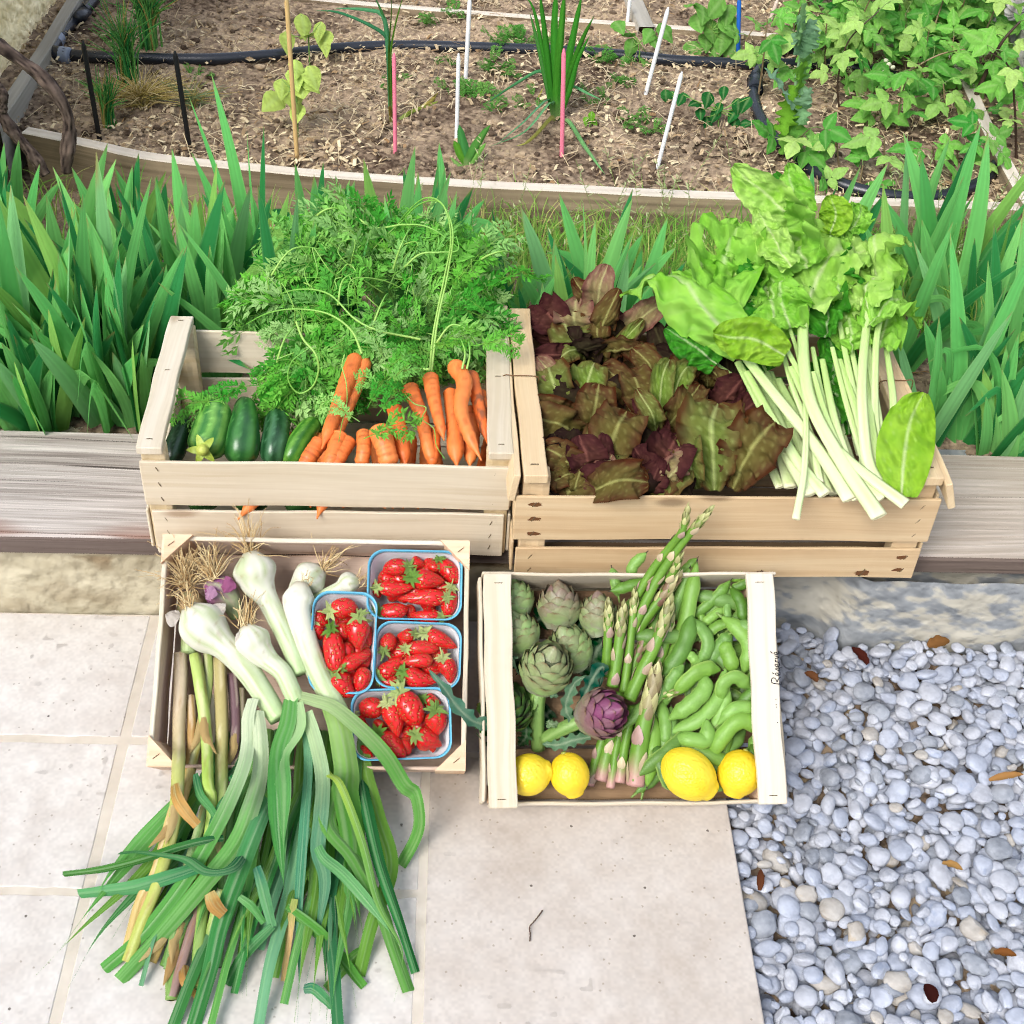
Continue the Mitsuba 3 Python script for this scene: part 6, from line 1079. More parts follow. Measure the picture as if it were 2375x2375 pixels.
# ------------------------------------------------------------------ artichokes, asparagus, broad beans and lemons in the lower right crate
PXK = 2.4e-4
NK = FK[3]
def artichoke(c, apex, r, label, seed, purple=.2, stemto=None, green=0., splay=0.):
    """c, apex: centre and tip of the head; overlapping bracts in a spiral, each a part"""
    g = np.random.default_rng(seed); c, apex = A(*c), A(*apex); ax = unit(apex - c); s1 = unit(np.cross(ax, A(.2, .1, 1))); s2 = np.cross(ax, s1)
    k = thing('artichoke', label, 'artichoke', 'artichokes in the pale crate')
    core = []
    def prof(t): return r * np.sin(np.clip(.10 + .90 * (1 - t), 0, 1) ** .72 * np.pi * .93) ** .62 * (1.0 if t < .5 else (1 - .30 * (t - .5) / .5))
    part(k, 'heart', tube(np.array([c - ax * r * .85, c - ax * r * .6, c, c + ax * r * .7, c + ax * r * 1.05]), [.25 * r, .62 * r, .80 * r, .55 * r, .1 * r], 14, srgb(90, 96, 70)), 'matte')
    n = 46; lo = lerp(srgb(148, 180, 106), srgb(90, 142, 62), green)
    for i in range(n):
        t = (i + .5) / n; az = i * 2.39996 + seed; z = lerp(-.74, .96, t ** .92) * r * .98
        e = s1 * math.cos(az) + s2 * math.sin(az)
        rad = r * .94 * math.sqrt(max(.02, 1 - (z / (r * 1.18) + .02) ** 2)) * (1 if z > 0 else 1)
        L = r * lerp(.98, .74, t) * g.uniform(.92, 1.08); w = r * lerp(.60, .30, t ** 1.1) * g.uniform(.92, 1.1)
        b = c + ax * (z - L * .5) + e * rad * (.84 if z > -.3 * r else .74); zt = z + L * .52; rt = r * .98 * math.sqrt(max(.0, 1 - min(1.0, zt / (r * 1.16)) ** 2)) if zt > 0 else rad * 1.02
        out = 1.05 + splay * (1 - t) * .9 + .05 * (1 - t) + g.normal(0, .02)
        tip = c + ax * zt + e * (rt * out + .0006)
        mid = (b + tip) / 2 + e * r * .10
        pu = np.clip(purple * (.55 + .75 * t) + g.normal(0, .10), 0, 1)
        ba = lerp(lo, srgb(128, 62, 100), pu); base_ = lerp(srgb(186, 200, 160), srgb(134, 74, 112), pu)
        def col(T, S, ba=ba, base_=base_, pu=pu, i=i):
            n1 = meshkit.fbm(np.stack([S * 3 + i, T * 3, 0 * T + seed], -1), 3)
            cc = mixc(base_, ba, sstep(.1, .6, T + (n1 - .5) * .5)) * (.82 + .36 * n1)[..., None]
            cc = mixc(cc, lerp(ba, srgb(130, 60, 96), .5) * .9, sstep(.45, .95, np.maximum(np.abs(S), T)) * .6 * (.35 + purple))
            return mixc(cc, srgb(120, 84, 50), sstep(.93, 1, T) * .8)
        p = spline([b, mid, tip], 9)
        W = w * np.array([.70, .86, .96, 1.0, 1.0, .95, .82, .56, .12])
        part(k, 'bract', blade(p, W, e + ax * .15, 7, col, cup=-.34, fold=-.04, seed=i, rough=.05), 'leafy' if splay > .3 else 'satin')
    if stemto is not None:
        q = spline([c - ax * r * .6] + [A(*a) for a in stemto], 16)
        part(k, 'stem', tube(q, np.linspace(.0105, .0090, 16), 14, lambda T, Aa: mixc(srgb(104, 144, 66), srgb(140, 170, 92), .5 + .5 * np.cos(Aa * 8)), lump=lambda T, Aa: 1 + .05 * np.cos(Aa * 8)), 'satin')
    return k
artichoke((0.0985, 1.3027, 0.1916), (0.0934, 1.318, 0.2226), .0250, 'pale green artichoke in the back left corner of the crate', 1, .05)
artichoke((0.158, 1.2927, 0.1896), (0.1557, 1.311, 0.2261), .0290, 'violet tipped artichoke at the back, second from the left', 2, .5)
artichoke((0.2119, 1.2841, 0.1825), (0.2091, 1.306, 0.2191), .0265, 'narrow artichoke with violet veins beside the asparagus', 3, .34)
artichoke((0.104, 1.2596, 0.1684), (0.0919, 1.2729, 0.1994), .0275, 'pale artichoke half behind the left rail, below the corner one', 4, .14)
artichoke((0.1738, 1.2481, 0.1543), (0.1572, 1.2566, 0.1869), .0300, 'artichoke directly behind the big green one', 5, .20)
ak = artichoke((0.1384, 1.1977, 0.1681), (0.1466, 1.1951, 0.2108), .0345, 'big round green artichoke with a purple centre standing on its stem', 6, .24, [(0.1285, 1.1763, 0.1262), (0.1294, 1.1618, 0.0958), (0.1322, 1.147, 0.0616)])
ap = artichoke((0.2118, 1.1499, 0.1342), (0.2351, 1.1335, 0.1648), .0325, 'purple artichoke lying on its side in front', 7, .86, [(0.1754, 1.1495, 0.1118), (0.1528, 1.1481, 0.0945), (0.1394, 1.1476, 0.0799)])
al = artichoke((0.0889, 1.1688, 0.1195), (0.081, 1.1709, 0.1634), .0290, 'dark green open artichoke with spread bracts behind the left rail', 8, .0, None, .9, .55)
def jag(k, path, w, c, seed, up=NK):
    m = 22; p = spline(path, m); x = np.linspace(0, 1, m)
    W = w / 2 * np.sin(np.pi * np.clip(.1 + .88 * x, 0, 1)) ** .8 * (1 + .35 * np.sin(x * 34 + seed))
    part(k, 'leaf', blade(p, W, up, 7, lambda T, S: mixc(np.asarray(c) * .85, lerp(c, srgb(200, 214, 180), .55), sstep(.2, .05, np.abs(S)) * .8 + .15 * np.sin(T * 30)), fold=.2, ruf=.22, rfreq=3, seed=seed), 'leafy')
GA = srgb(120, 158, 120)
jag(al, [(0.0806, 1.1478, 0.1116), (0.047, 1.1361, 0.1286), (0.0231, 1.1379, 0.1545), (0.004, 1.1485, 0.1802), (-0.016, 1.1646, 0.1975)], .019, srgb(110, 160, 130), 1)
jag(al, [(0.0743, 1.1455, 0.0921), (0.0544, 1.1369, 0.1169), (0.0375, 1.1397, 0.1348)], .012, srgb(70, 120, 60), 2); jag(al, [(0.0725, 1.144, 0.079), (0.0623, 1.1273, 0.0922), (0.0476, 1.1341, 0.1092)], .010, srgb(80, 130, 70), 3)
jag(ak, [(0.1369, 1.1831, 0.1402), (0.1452, 1.1695, 0.1489), (0.1551, 1.1701, 0.1431)], .010, GA, 4); jag(ak, [(0.0913, 1.2134, 0.1617), (0.0925, 1.2058, 0.1806), (0.1031, 1.1965, 0.1561)], .018, GA, 5)
jag(ap, [(0.175, 1.1489, 0.1162), (0.1641, 1.1564, 0.1396), (0.1759, 1.182, 0.1567), (0.1931, 1.1937, 0.1581)], .016, GA, 6); jag(ap, [(0.1845, 1.1667, 0.128), (0.2021, 1.1905, 0.1618), (0.2141, 1.2007, 0.1684), (0.2104, 1.1856, 0.1463)], .018, srgb(60, 106, 84), 7)
jag(ap, [(0.1992, 1.1371, 0.1017), (0.175, 1.1295, 0.1032), (0.1567, 1.1293, 0.0938), (0.1363, 1.1373, 0.0851)], .016, GA, 8); jag(ap, [(0.1426, 1.1564, 0.11), (0.1468, 1.1488, 0.112), (0.1569, 1.1548, 0.1086)], .012, srgb(150, 180, 130), 9)
jag(ap, [(0.1065, 1.1472, 0.0684), (0.1148, 1.1465, 0.0919), (0.1119, 1.1608, 0.1076)], .016, srgb(84, 130, 80), 10)

AG, AD, AP = srgb(114, 158, 50), srgb(66, 114, 36), srgb(196, 150, 140)
def asparagus(path, r, label, seed, brown=.2, base=True, tip=True, group='asparagus spears in the crate'):
    q = spline(path, 40); g = np.random.default_rng(seed); t = np.linspace(0, 1, 40)
    rr = r * lerp(1.06, .78, t) * (np.clip(1 - sstep(.86, 1.0, t) * .88, .1, 1) if tip else 1)
    tc = lerp(srgb(150, 160, 90), srgb(140, 100, 84), brown)
    def col(T, Aa):
        n1 = meshkit.fbm(np.stack([np.cos(Aa) * 3 + seed, np.sin(Aa) * 3, T * 6], -1), 3)
        c = mixc(AD, AG, .3 + n1 * .9)
        if base: c = mixc(c, AP * (.85 + .3 * n1[..., None]), sstep(.30, .02, T + (n1 - .5) * .2))
        return mixc(c, tc, sstep(.8, .95, T)) if tip else c
    k = thing('asparagus', label, 'asparagus', group)
    part(k, 'spear', tube(q, rr, 14, col, caps=True, lump=lambda T, Aa: 1 + .03 * np.cos(Aa * 5 + seed)), 'satin')
    tt, s, n = frames(q); sc = []
    L = np.linalg.norm(np.diff(q, axis=0), axis=1).sum()
    tz = 1 - .038 * (r / .007) / L
    pos = list(np.arange(.10, tz, .016 / L)) + (list(np.arange(tz, 1.0, .0021 / L)) if tip else [])
    for j, x in enumerate(pos):
        i = min(38, int(x * 39)); a = j * 2.4 + seed; e = s[i] * math.cos(a) + n[i] * math.sin(a); o = q[i] + e * rr[i] * .99; d = tt[i]
        l = (.015 if x < tz else .0125) * r / .007; w = l * (.38 if x < tz else .30)
        pth = spline([o - d * l * .3 + e * .0001, o + d * l * .25 + e * .0016, o + d * l * .75 + e * (.0012 if x < .97 else -.0012)], 6)
        cc = lerp(srgb(206, 190, 150), srgb(170, 130, 130), g.random() * .8) if x < tz else lerp(tc * .8, srgb(206, 204, 140), g.random())
        sc.append(blade(pth, w * np.array([.7, .95, 1, .8, .5, .08]), e, 5, lambda T, S, cc=cc: mixc(cc * .8, cc * 1.12, T), cup=-.30))
    part(k, 'scales', sc, 'satin')
ASP = [
 ([(0.2015, 1.1124, 0.0307), (0.2092, 1.1312, 0.0528), (0.2182, 1.1539, 0.0776), (0.2265, 1.1873, 0.1048)], .0068, 'pinkish spear end left of the others, running under the purple artichoke', .2, True, False),
 ([(0.2161, 1.1116, 0.0418), (0.2241, 1.1364, 0.0657), (0.2333, 1.1623, 0.0902), (0.2406, 1.2003, 0.1193)], .0085, 'short thick pink spear end under the purple artichoke', .2, True, False),
 ([(0.2288, 1.1016, 0.0397), (0.2326, 1.1204, 0.0595), (0.2375, 1.1448, 0.0819), (0.2494, 1.1774, 0.1096)], .0055, 'slim spear reaching lowest at the front', .2, True, False),
 ([(0.2411, 1.1065, 0.0451), (0.245, 1.1292, 0.0676), (0.2505, 1.153, 0.0908), (0.2584, 1.1783, 0.1161)], .0072, 'green and pink spear between the slim and the thickest', .2, True, False),
 ([(0.2609, 1.0986, 0.0502), (0.2642, 1.1249, 0.0811), (0.2722, 1.1578, 0.1152), (0.2812, 1.1842, 0.1425), (0.2879, 1.2061, 0.1644)], .0118, 'thickest spear with a pink foot and a brown tip, right in front', .75, True, True),
 ([(0.2219, 1.2145, 0.1353), (0.2226, 1.2358, 0.169), (0.2228, 1.2549, 0.194), (0.2221, 1.2755, 0.2175)], .0068, 'short spear standing against the narrow artichoke', .35, False, True),
 ([(0.2293, 1.1974, 0.1333), (0.2353, 1.2234, 0.1651), (0.2387, 1.2466, 0.1928), (0.2421, 1.2702, 0.2183)], .0078, 'bright thick spear second from the left at the back', .4, False, True),
 ([(0.2457, 1.1958, 0.1246), (0.2512, 1.2279, 0.1606), (0.2544, 1.2525, 0.1904), (0.2581, 1.2879, 0.2299)], .0062, 'slim green spear with pale scales, third from the left at the back', .25, False, True),
 ([(0.2518, 1.1828, 0.1253), (0.2674, 1.205, 0.1544), (0.2845, 1.2285, 0.182), (0.2945, 1.2472, 0.204), (0.3051, 1.2724, 0.228)], .0088, 'thick scaly spear crossing the middle to the beans', .3, False, True),
 ([(0.2927, 1.2224, 0.1391), (0.3028, 1.2482, 0.1683), (0.3095, 1.2753, 0.1961), (0.3106, 1.2821, 0.203)], .0070, 'spear in the shade beside the long bean', .4, False, True),
 ([(0.2557, 1.2548, 0.1811), (0.273, 1.277, 0.2174), (0.2901, 1.2949, 0.2508), (0.3126, 1.3072, 0.2924), (0.3324, 1.3131, 0.3261), (0.3502, 1.3218, 0.3497)], .0066, 'longest spear leaning out over the back of the crate', .15, False, True),
 ([(0.2618, 1.2871, 0.2172), (0.2809, 1.3022, 0.2535), (0.3009, 1.3084, 0.291), (0.313, 1.3102, 0.3185), (0.3183, 1.3235, 0.3515)], .0058, 'slender spear beside the longest, its tip bent upward', .3, False, True),
 ([(0.2595, 1.2599, 0.1723), (0.282, 1.2757, 0.2018), (0.3003, 1.2895, 0.2228), (0.3174, 1.3031, 0.2436)], .0085, 'spear with a big brown crumbling tip', .95, False, True),
 ([(0.3017, 1.298, 0.2381), (0.3092, 1.3014, 0.2584), (0.3134, 1.307, 0.2862)], .0072, 'green spear running up behind the brown tipped one', .3, False, True),
 ([(0.2581, 1.2195, 0.1306), (0.2643, 1.2351, 0.1531), (0.281, 1.2597, 0.1766)], .0072, 'brown tipped spear deep between the others', .95, False, True),
 ([(0.282, 1.1836, 0.1252), (0.298, 1.185, 0.133), (0.3155, 1.1858, 0.138)], .0045, 'small spear tip pointing right to the beans', .4, False, True),
]
for i, (p, r, lab, br, ba, ti) in enumerate(ASP): asparagus(p, r, lab, 40 + i, br, ba, ti)

BN, BD = srgb(120, 164, 54), srgb(62, 108, 26)
def bean(path, w, label, seed, group, dark=0.):
    q = spline(path, 30); q = np.vstack([q[0] + (q[0] - q[2]) * .8, q[1:-1], q[-1] + (q[-1] - q[-3]) * .8]); q = spline(q[::3].tolist() + [q[-1]], 30); g = np.random.default_rng(seed); t = np.linspace(0, 1, 30); ph = g.uniform(0, 6)
    r = w / 2 * np.clip(np.minimum(t / .24, (1 - t) / .20), 0, 1) ** .72 * (1 + .042 * np.sin(t * 30 + ph) + .02 * np.sin(t * 11 + ph * 2)); r = np.maximum(r, w * .05)
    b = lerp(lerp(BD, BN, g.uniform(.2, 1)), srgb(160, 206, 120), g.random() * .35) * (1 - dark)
    def col(T, Aa):
        n1 = meshkit.fbm(np.stack([np.cos(Aa) * 2 + seed, np.sin(Aa) * 2, T * 7], -1), 3)
        c = b * (.82 + .36 * n1)[..., None]; c = mixc(c, srgb(190, 216, 120), sstep(.97, 1, np.abs(np.cos(Aa))) * .5)
        return mixc(c, srgb(70, 66, 30), sstep(.965, 1, T))
    k = thing('broad_bean', label, 'bean', group)
    part(k, 'pod', tube(q, r, 16, col, flat=.80, hint=unit(NK + g.normal(0, .3, 3)), lump=lambda T, Aa: 1 + .09 * np.exp(-((np.cos(Aa) - 1) / .06) ** 2) + .06 * np.exp(-((np.cos(Aa) + 1) / .06) ** 2)), 'satin')
    tb = q[0] - q[1]; tb = unit(tb)
    part(k, 'stalk', [tube(np.array([q[0] - tb * .002, q[0] + tb * .004, q[0] + tb * .008 + NK * .001]), [w * .12, w * .09, w * .07], 7, srgb(120, 150, 70)), tube(np.array([q[-1], q[-1] + unit(q[-1] - q[-3]) * .004]), [w * .07, w * .02], 6, srgb(52, 44, 26))], 'satin')
BEANS = [
 ([(0.2998, 1.2193, 0.1283), (0.3237, 1.2529, 0.171), (0.3365, 1.2944, 0.212), (0.3437, 1.3232, 0.2385)], 88, 'longest broad bean, running up beside the asparagus'),
 ([(0.3158, 1.2786, 0.1789), (0.3208, 1.2942, 0.2014), (0.3347, 1.3225, 0.2322)], 56, 'slim bean left of the longest at the back'),
 ([(0.2962, 1.2078, 0.1376), (0.3179, 1.2263, 0.1641), (0.3301, 1.2467, 0.1812), (0.3362, 1.2702, 0.1969)], 92, 'fat bean lying over the foot of the longest'),
 ([(0.3413, 1.2813, 0.1838), (0.3673, 1.2942, 0.2027), (0.3901, 1.3115, 0.2223)], 62, 'pale bean pointing to the upper right, higher of two'),
 ([(0.3572, 1.2874, 0.1815), (0.3811, 1.2976, 0.1962), (0.3956, 1.311, 0.211)], 54, 'darker bean just under the pale pointing one'),
 ([(0.3394, 1.2722, 0.1897), (0.3566, 1.2461, 0.1826), (0.3565, 1.2314, 0.1702), (0.347, 1.2211, 0.1599)], 74, 'bent bean curling down in the middle'),
 ([(0.353, 1.27, 0.1783), (0.3671, 1.2772, 0.1888), (0.3843, 1.2855, 0.1964)], 52, 'short bean above the bent one'),
 ([(0.357, 1.2558, 0.1722), (0.3732, 1.2636, 0.1856), (0.3969, 1.2669, 0.1933)], 60, 'bean lying level in the middle of the heap'),
 ([(0.38, 1.2659, 0.199), (0.399, 1.2491, 0.1945), (0.4133, 1.2308, 0.1794), (0.4067, 1.2101, 0.1559)], 84, 'big curved bean on top at the right'),
 ([(0.3931, 1.2518, 0.188), (0.4062, 1.2527, 0.1979), (0.4274, 1.2483, 0.1909)], 78, 'blunt pale bean lying across the big curved one'),
 ([(0.3945, 1.3073, 0.2146), (0.4047, 1.2861, 0.2085), (0.4079, 1.2652, 0.1919)], 62, 'bean hanging straight down near the back right'),
 ([(0.3911, 1.3011, 0.2068), (0.3874, 1.2845, 0.1993), (0.3882, 1.2702, 0.1896)], 46, 'narrow bean left of the straight hanging one'),
 ([(0.3775, 1.2475, 0.1746), (0.3852, 1.2268, 0.1689), (0.3925, 1.21, 0.1538)], 84, 'broad short bean in the centre'),
 ([(0.3577, 1.2235, 0.1468), (0.3701, 1.2346, 0.1636), (0.3909, 1.2546, 0.1815)], 82, 'bean slanting up behind the broad short one'),
 ([(0.3502, 1.2196, 0.1527), (0.3409, 1.223, 0.1613), (0.3311, 1.2304, 0.1689)], 56, 'small bean with a dark end pointing upper left'),
 ([(0.4126, 1.215, 0.1398), (0.4238, 1.228, 0.1579), (0.422, 1.2431, 0.1682)], 62, 'bean standing at the right rail'),
 ([(0.3026, 1.1834, 0.1149), (0.3057, 1.1968, 0.1396), (0.3232, 1.2135, 0.1589)], 76, 'bean with a dark tip left of the pale cluster'),
 ([(0.3127, 1.187, 0.1328), (0.3353, 1.1995, 0.1552), (0.3521, 1.2065, 0.162), (0.3708, 1.2081, 0.159)], 90, 'fat pale bean lying level below the centre'),
 ([(0.3078, 1.1622, 0.1126), (0.335, 1.1719, 0.1329), (0.3518, 1.1861, 0.1458), (0.3512, 1.2016, 0.155)], 88, 'big hooked bean with its dark tip up'),
 ([(0.3086, 1.151, 0.0965), (0.3455, 1.159, 0.1156), (0.3719, 1.182, 0.1365), (0.3801, 1.209, 0.1546)], 84, 'long bean sweeping up beneath the hooked one'),
 ([(0.3749, 1.1749, 0.134), (0.3746, 1.186, 0.1536), (0.391, 1.1926, 0.1626), (0.4119, 1.1883, 0.1483)], 78, 'strongly arched bean on top at the right'),
 ([(0.3621, 1.1482, 0.0994), (0.3739, 1.165, 0.1238), (0.3849, 1.185, 0.1407)], 66, 'bean under the arched one'),
 ([(0.398, 1.1741, 0.1246), (0.4147, 1.1825, 0.1407), (0.4338, 1.1922, 0.1444)], 68, 'bean with a dark tip at the right rail below the arched one'),
 ([(0.4159, 1.2017, 0.1368), (0.4266, 1.208, 0.1516), (0.4346, 1.2232, 0.1617)], 94, 'wide bean pressed against the right rail'),
 ([(0.3708, 1.1515, 0.116), (0.3911, 1.1619, 0.1334), (0.4105, 1.1633, 0.1339), (0.4295, 1.1602, 0.1253)], 74, 'upper of two long curved beans at the front right'),
 ([(0.3596, 1.1195, 0.0826), (0.3743, 1.1344, 0.1092), (0.3974, 1.148, 0.1263), (0.4333, 1.143, 0.1149)], 88, 'lower and longer of two curved beans at the front right'),
 ([(0.3109, 1.1408, 0.098), (0.332, 1.1336, 0.1036), (0.3534, 1.1335, 0.1042), (0.3536, 1.1517, 0.1189)], 82, 'bean bent like an elbow above the big lemon'),
 ([(0.2957, 1.1885, 0.1161), (0.3001, 1.1603, 0.1054), (0.2998, 1.1342, 0.0854)], 68, 'upright bean between the asparagus and the bent ones'),
 ([(0.286, 1.1756, 0.1052), (0.2851, 1.1345, 0.0883), (0.277, 1.0979, 0.0554)], 78, 'long bean along the thickest asparagus at the front'),
 ([(0.4154, 1.1388, 0.0822), (0.4264, 1.1422, 0.0915), (0.4439, 1.1524, 0.098)], 84, 'bean behind the right lemon'),
 ([(0.4352, 1.1417, 0.0753), (0.4399, 1.1242, 0.067), (0.4402, 1.1077, 0.0498)], 56, 'bean end between the right lemon and the rail'),
 ([(0.2397, 1.3051, 0.1985), (0.2354, 1.3151, 0.2126), (0.2304, 1.33, 0.2252)], 62, 'dark bean leaning on the back wall'),
 ([(0.2577, 1.3144, 0.2104), (0.2578, 1.3278, 0.2315), (0.274, 1.3372, 0.2483)], 60, 'bean standing out over the back wall'),
 ([(0.301, 1.3131, 0.2182), (0.2679, 1.3059, 0.2225), (0.2302, 1.2987, 0.2149)], 66, 'bean lying level at the back, left of the spears'),
 ([(0.3218, 1.3246, 0.2195), (0.3332, 1.3302, 0.2314), (0.3452, 1.337, 0.2406)], 44, 'small bean tip peeping out at the back'),
 ([(0.3945, 1.3307, 0.2122), (0.4047, 1.3284, 0.2165), (0.4177, 1.3313, 0.2158)], 56, 'dark bean in the back right shade'),
 ([(0.3945, 1.3139, 0.2045), (0.41, 1.3134, 0.2159), (0.4273, 1.3197, 0.2222)], 58, 'bean with a brown end at the back right'),
 ([(0.4146, 1.3001, 0.1911), (0.4236, 1.3009, 0.1975), (0.4366, 1.3048, 0.1975)], 62, 'bean at the right rail near the back'),
 ([(0.3496, 1.2919, 0.1871), (0.3533, 1.2803, 0.1852), (0.3535, 1.2735, 0.1782)], 44, 'tiny bean end between two pale beans'),
]
for i, (p, w, lab) in enumerate(BEANS): bean(p, w * PXK * 1.0, lab, 70 + i, 'broad beans in the crate')
g = np.random.default_rng(12)
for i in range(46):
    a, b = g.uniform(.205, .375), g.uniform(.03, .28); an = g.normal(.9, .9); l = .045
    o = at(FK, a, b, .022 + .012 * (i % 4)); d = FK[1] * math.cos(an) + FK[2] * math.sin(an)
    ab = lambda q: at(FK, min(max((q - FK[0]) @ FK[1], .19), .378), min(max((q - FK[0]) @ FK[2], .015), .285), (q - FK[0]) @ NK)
    bean([ab(o - d * l), ab(o) + NK * .006, ab(o + d * l)], .019, 'broad bean deep in the heap', 200 + i, 'broad beans deep in the heap', .25)  # deep pods coloured darker to imitate shade inside the heap
# lemons
def lemon(c, axis, L, r, label, seed, stemend=True, warm=0.):
    c, ax = A(*c), unit(A(*axis)); m = 36; t = np.linspace(0, 1, m)
    x = np.cos(np.pi * (1 - t)); pr = np.sqrt(np.clip(1 - x ** 2, 0, 1)); pr = pr * .97 + .10 * np.exp(-((x - .97) / .07) ** 2) * (x > .6); 
    xx = x * 1.0 + .09 * sstep(.86, 1, x); p = c + ax * (xx * L / 2)[:, None]
    def col(T, Aa):
        n1 = meshkit.fbm(np.stack([np.cos(Aa) * 1.5 + seed, np.sin(Aa) * 1.5, T * 3], -1), 3)
        c0 = mixc(lerp(srgb(244, 204, 22), srgb(250, 190, 0), warm), lerp(srgb(252, 226, 66), srgb(255, 214, 20), warm), n1)
        return mixc(c0, srgb(190, 200, 70), sstep(.96, 1, T) * .6)
    k = thing('lemon', label, 'lemon', 'lemons along the front of the crate')
    part(k, 'fruit', tube(p, np.maximum(r * pr, .0012), 32, col, lump=lambda T, Aa: 1 + .02 * (meshkit.noise(np.stack([np.cos(Aa) * 1.3 + seed, np.sin(Aa) * 1.3, T * 3], -1)) - .5)), 'peel')
    if stemend:
        e = c - ax * L / 2; part(k, 'stem_scar', [tube(np.array([e + ax * .0015, e - ax * .0016]), [.0042, .0032], 10, srgb(170, 170, 70)), tube(np.array([e - ax * .001, e - ax * .0026]), [.0018, .0014], 8, srgb(96, 120, 50))], 'satin')
lemon((0.1174, 1.0975, 0.0708), (.9, .1, .25), .060, .0285, 'left lemon, partly covered by the left rail', 1, False)
lemon((0.1716, 1.0991, 0.0706), (.35, -.75, -.85), .058, .0270, 'lemon with its stem scar at the upper left, second from the left', 2, True, .35)
lemon((0.3287, 1.0981, 0.0761), (.80, -.42, -.40), .0800, .0335, 'largest lemon, lying lengthways with its nipple to the right', 3, False)
lemon((0.3977, 1.1033, 0.0732), (-.30, -.75, -.80), .062, .0300, 'round orange yellow lemon on the right with its stem scar on top', 4, True, .4)

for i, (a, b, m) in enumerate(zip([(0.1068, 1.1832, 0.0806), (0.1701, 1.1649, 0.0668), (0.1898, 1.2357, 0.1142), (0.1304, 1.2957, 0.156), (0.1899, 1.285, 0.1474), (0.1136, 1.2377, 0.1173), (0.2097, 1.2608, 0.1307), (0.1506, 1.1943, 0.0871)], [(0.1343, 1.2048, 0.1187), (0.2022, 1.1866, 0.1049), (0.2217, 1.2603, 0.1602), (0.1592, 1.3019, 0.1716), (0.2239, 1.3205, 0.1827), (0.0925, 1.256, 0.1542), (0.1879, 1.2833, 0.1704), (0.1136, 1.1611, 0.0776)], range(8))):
    jag((al, ap, ak, ak, ap, al, ap, ak)[i], [A(*a), lerp(A(*a), A(*b), .5) + NK * .012, A(*b)], .034, srgb(56, 92, 60), 30 + i)  # added filler leaves, their dark colour stands in for shade over the floor
# ------------------------------------------------------------------ irises
g = np.random.default_rng(404)
def iris(x, y, H, n, label, group, face=None):
    k = thing('iris', label, 'iris', group)
    az = g.normal(0, .55) if face is None else face; pl = A(math.cos(az), math.sin(az), 0); nf = unit(A(math.sin(az), -math.cos(az), .25))
    hue = g.random()
    for i in range(n):
        s = (i - (n - 1) / 2) / max(1, n - 1) * 2; an = s * .33 + g.normal(0, .09); L = H * (1 - .28 * s * s) * g.uniform(.82, 1.1)
        o = A(x, y, .118) + pl * s * .018 + nf * g.normal(0, .004); d = Z * math.cos(an) + pl * math.sin(an) + nf * g.normal(.04, .12)
        d = unit(d); bend_ = g.normal(0, .05) + s * .10; sag = 0.0
        if g.random() < .13: sag = g.uniform(.35, .8)
        sd_ = pl * (1 if s > 0 else -1)
        p = spline([o, o + d * L * .35, o + d * L * .70 + pl * bend_ * L * .4 + (sd_ * .10 - Z * .10) * sag * L, o + d * L * (1 - .28 * sag) + pl * bend_ * L + (sd_ * .40 - Z * .62) * sag * L], 15)
        t = np.linspace(0, 1, 15); w = g.uniform(.0110, .0185) * (H / .36) ** .5
        W = w * np.interp(t, [0, .12, .30, .55, .78, .92, 1], [.74, .92, 1, .92, .62, .28, .02])
        tb = .985 if g.random() < .85 else g.uniform(.86, .95); r = g.random(); c0 = lerp(srgb(104, 210, 108), srgb(160, 238, 132), hue * .6 + r * .4)
        if r < .07: c0 = srgb(160, 220, 104)
        elif r < .30: c0 = srgb(66, 158, 84)
        elif r > .92: c0 = srgb(150, 220, 140)
        def col(T, S, c0=c0, i=i):
            n1 = meshkit.fbm(np.stack([S * 5 + i * 3 + x * 50, T * 2.5, 0 * T], -1), 2)
            c = mixc(c0 * .78, c0 * 1.08, T * .8 + (n1 - .5) * .7); c = c * (1 + .07 * np.cos(S * 9.4 + i))[..., None]; c = mixc(c, lerp(c0, srgb(170, 210, 150), .5), sstep(.82, 1, np.abs(S)) * .5)
            return mixc(c, srgb(190, 160, 96), sstep(tb, 1, T + .05 * S) * .8)
        part(k, 'leaf', blade(p, W, nf, 9, col, fold=-.10 + g.normal(0, .07), seed=i, roll=g.normal(0, .30) + g.normal(0, .25) * t), 'leafy')
rows = [('front row', 1.735, 1.83, .38), ('middle rows', 1.84, 2.03, .42), ('back rows', 2.05, 2.32, .40)]
for nm, y0, y1, H in rows:
    for i in range(24 if nm != 'front row' else 32):
        x = g.uniform(-1.12, -.22 if nm == 'front row' else -.02); y = g.uniform(y0, y1)
        if x > -.25 and y > 2.26: y -= .1
        if x > -.47 and y < 1.86: x = -.47 - .6 * (x + .47) - .06
        h = H * g.uniform(.82, 1.12) * (1.0 if nm == 'front row' else .92 if y < 2.1 else .68) * (1 - .18 * float(sstep(-.35, .05, x)))
        iris(x, y, h, int(g.integers(4, 8)), f'iris fan in the {nm} of the dense left iris bed', f'irises, {nm} of the left bed')
iris(-1.02, 2.20, .40, 4, 'tallest iris fan at the left edge in front of the vine stem', 'irises at the left edge', .1)
iris(-.86, 2.26, .29, 5, 'tall iris fan at the upper left just right of the vine stem', 'irises at the left edge', .0)
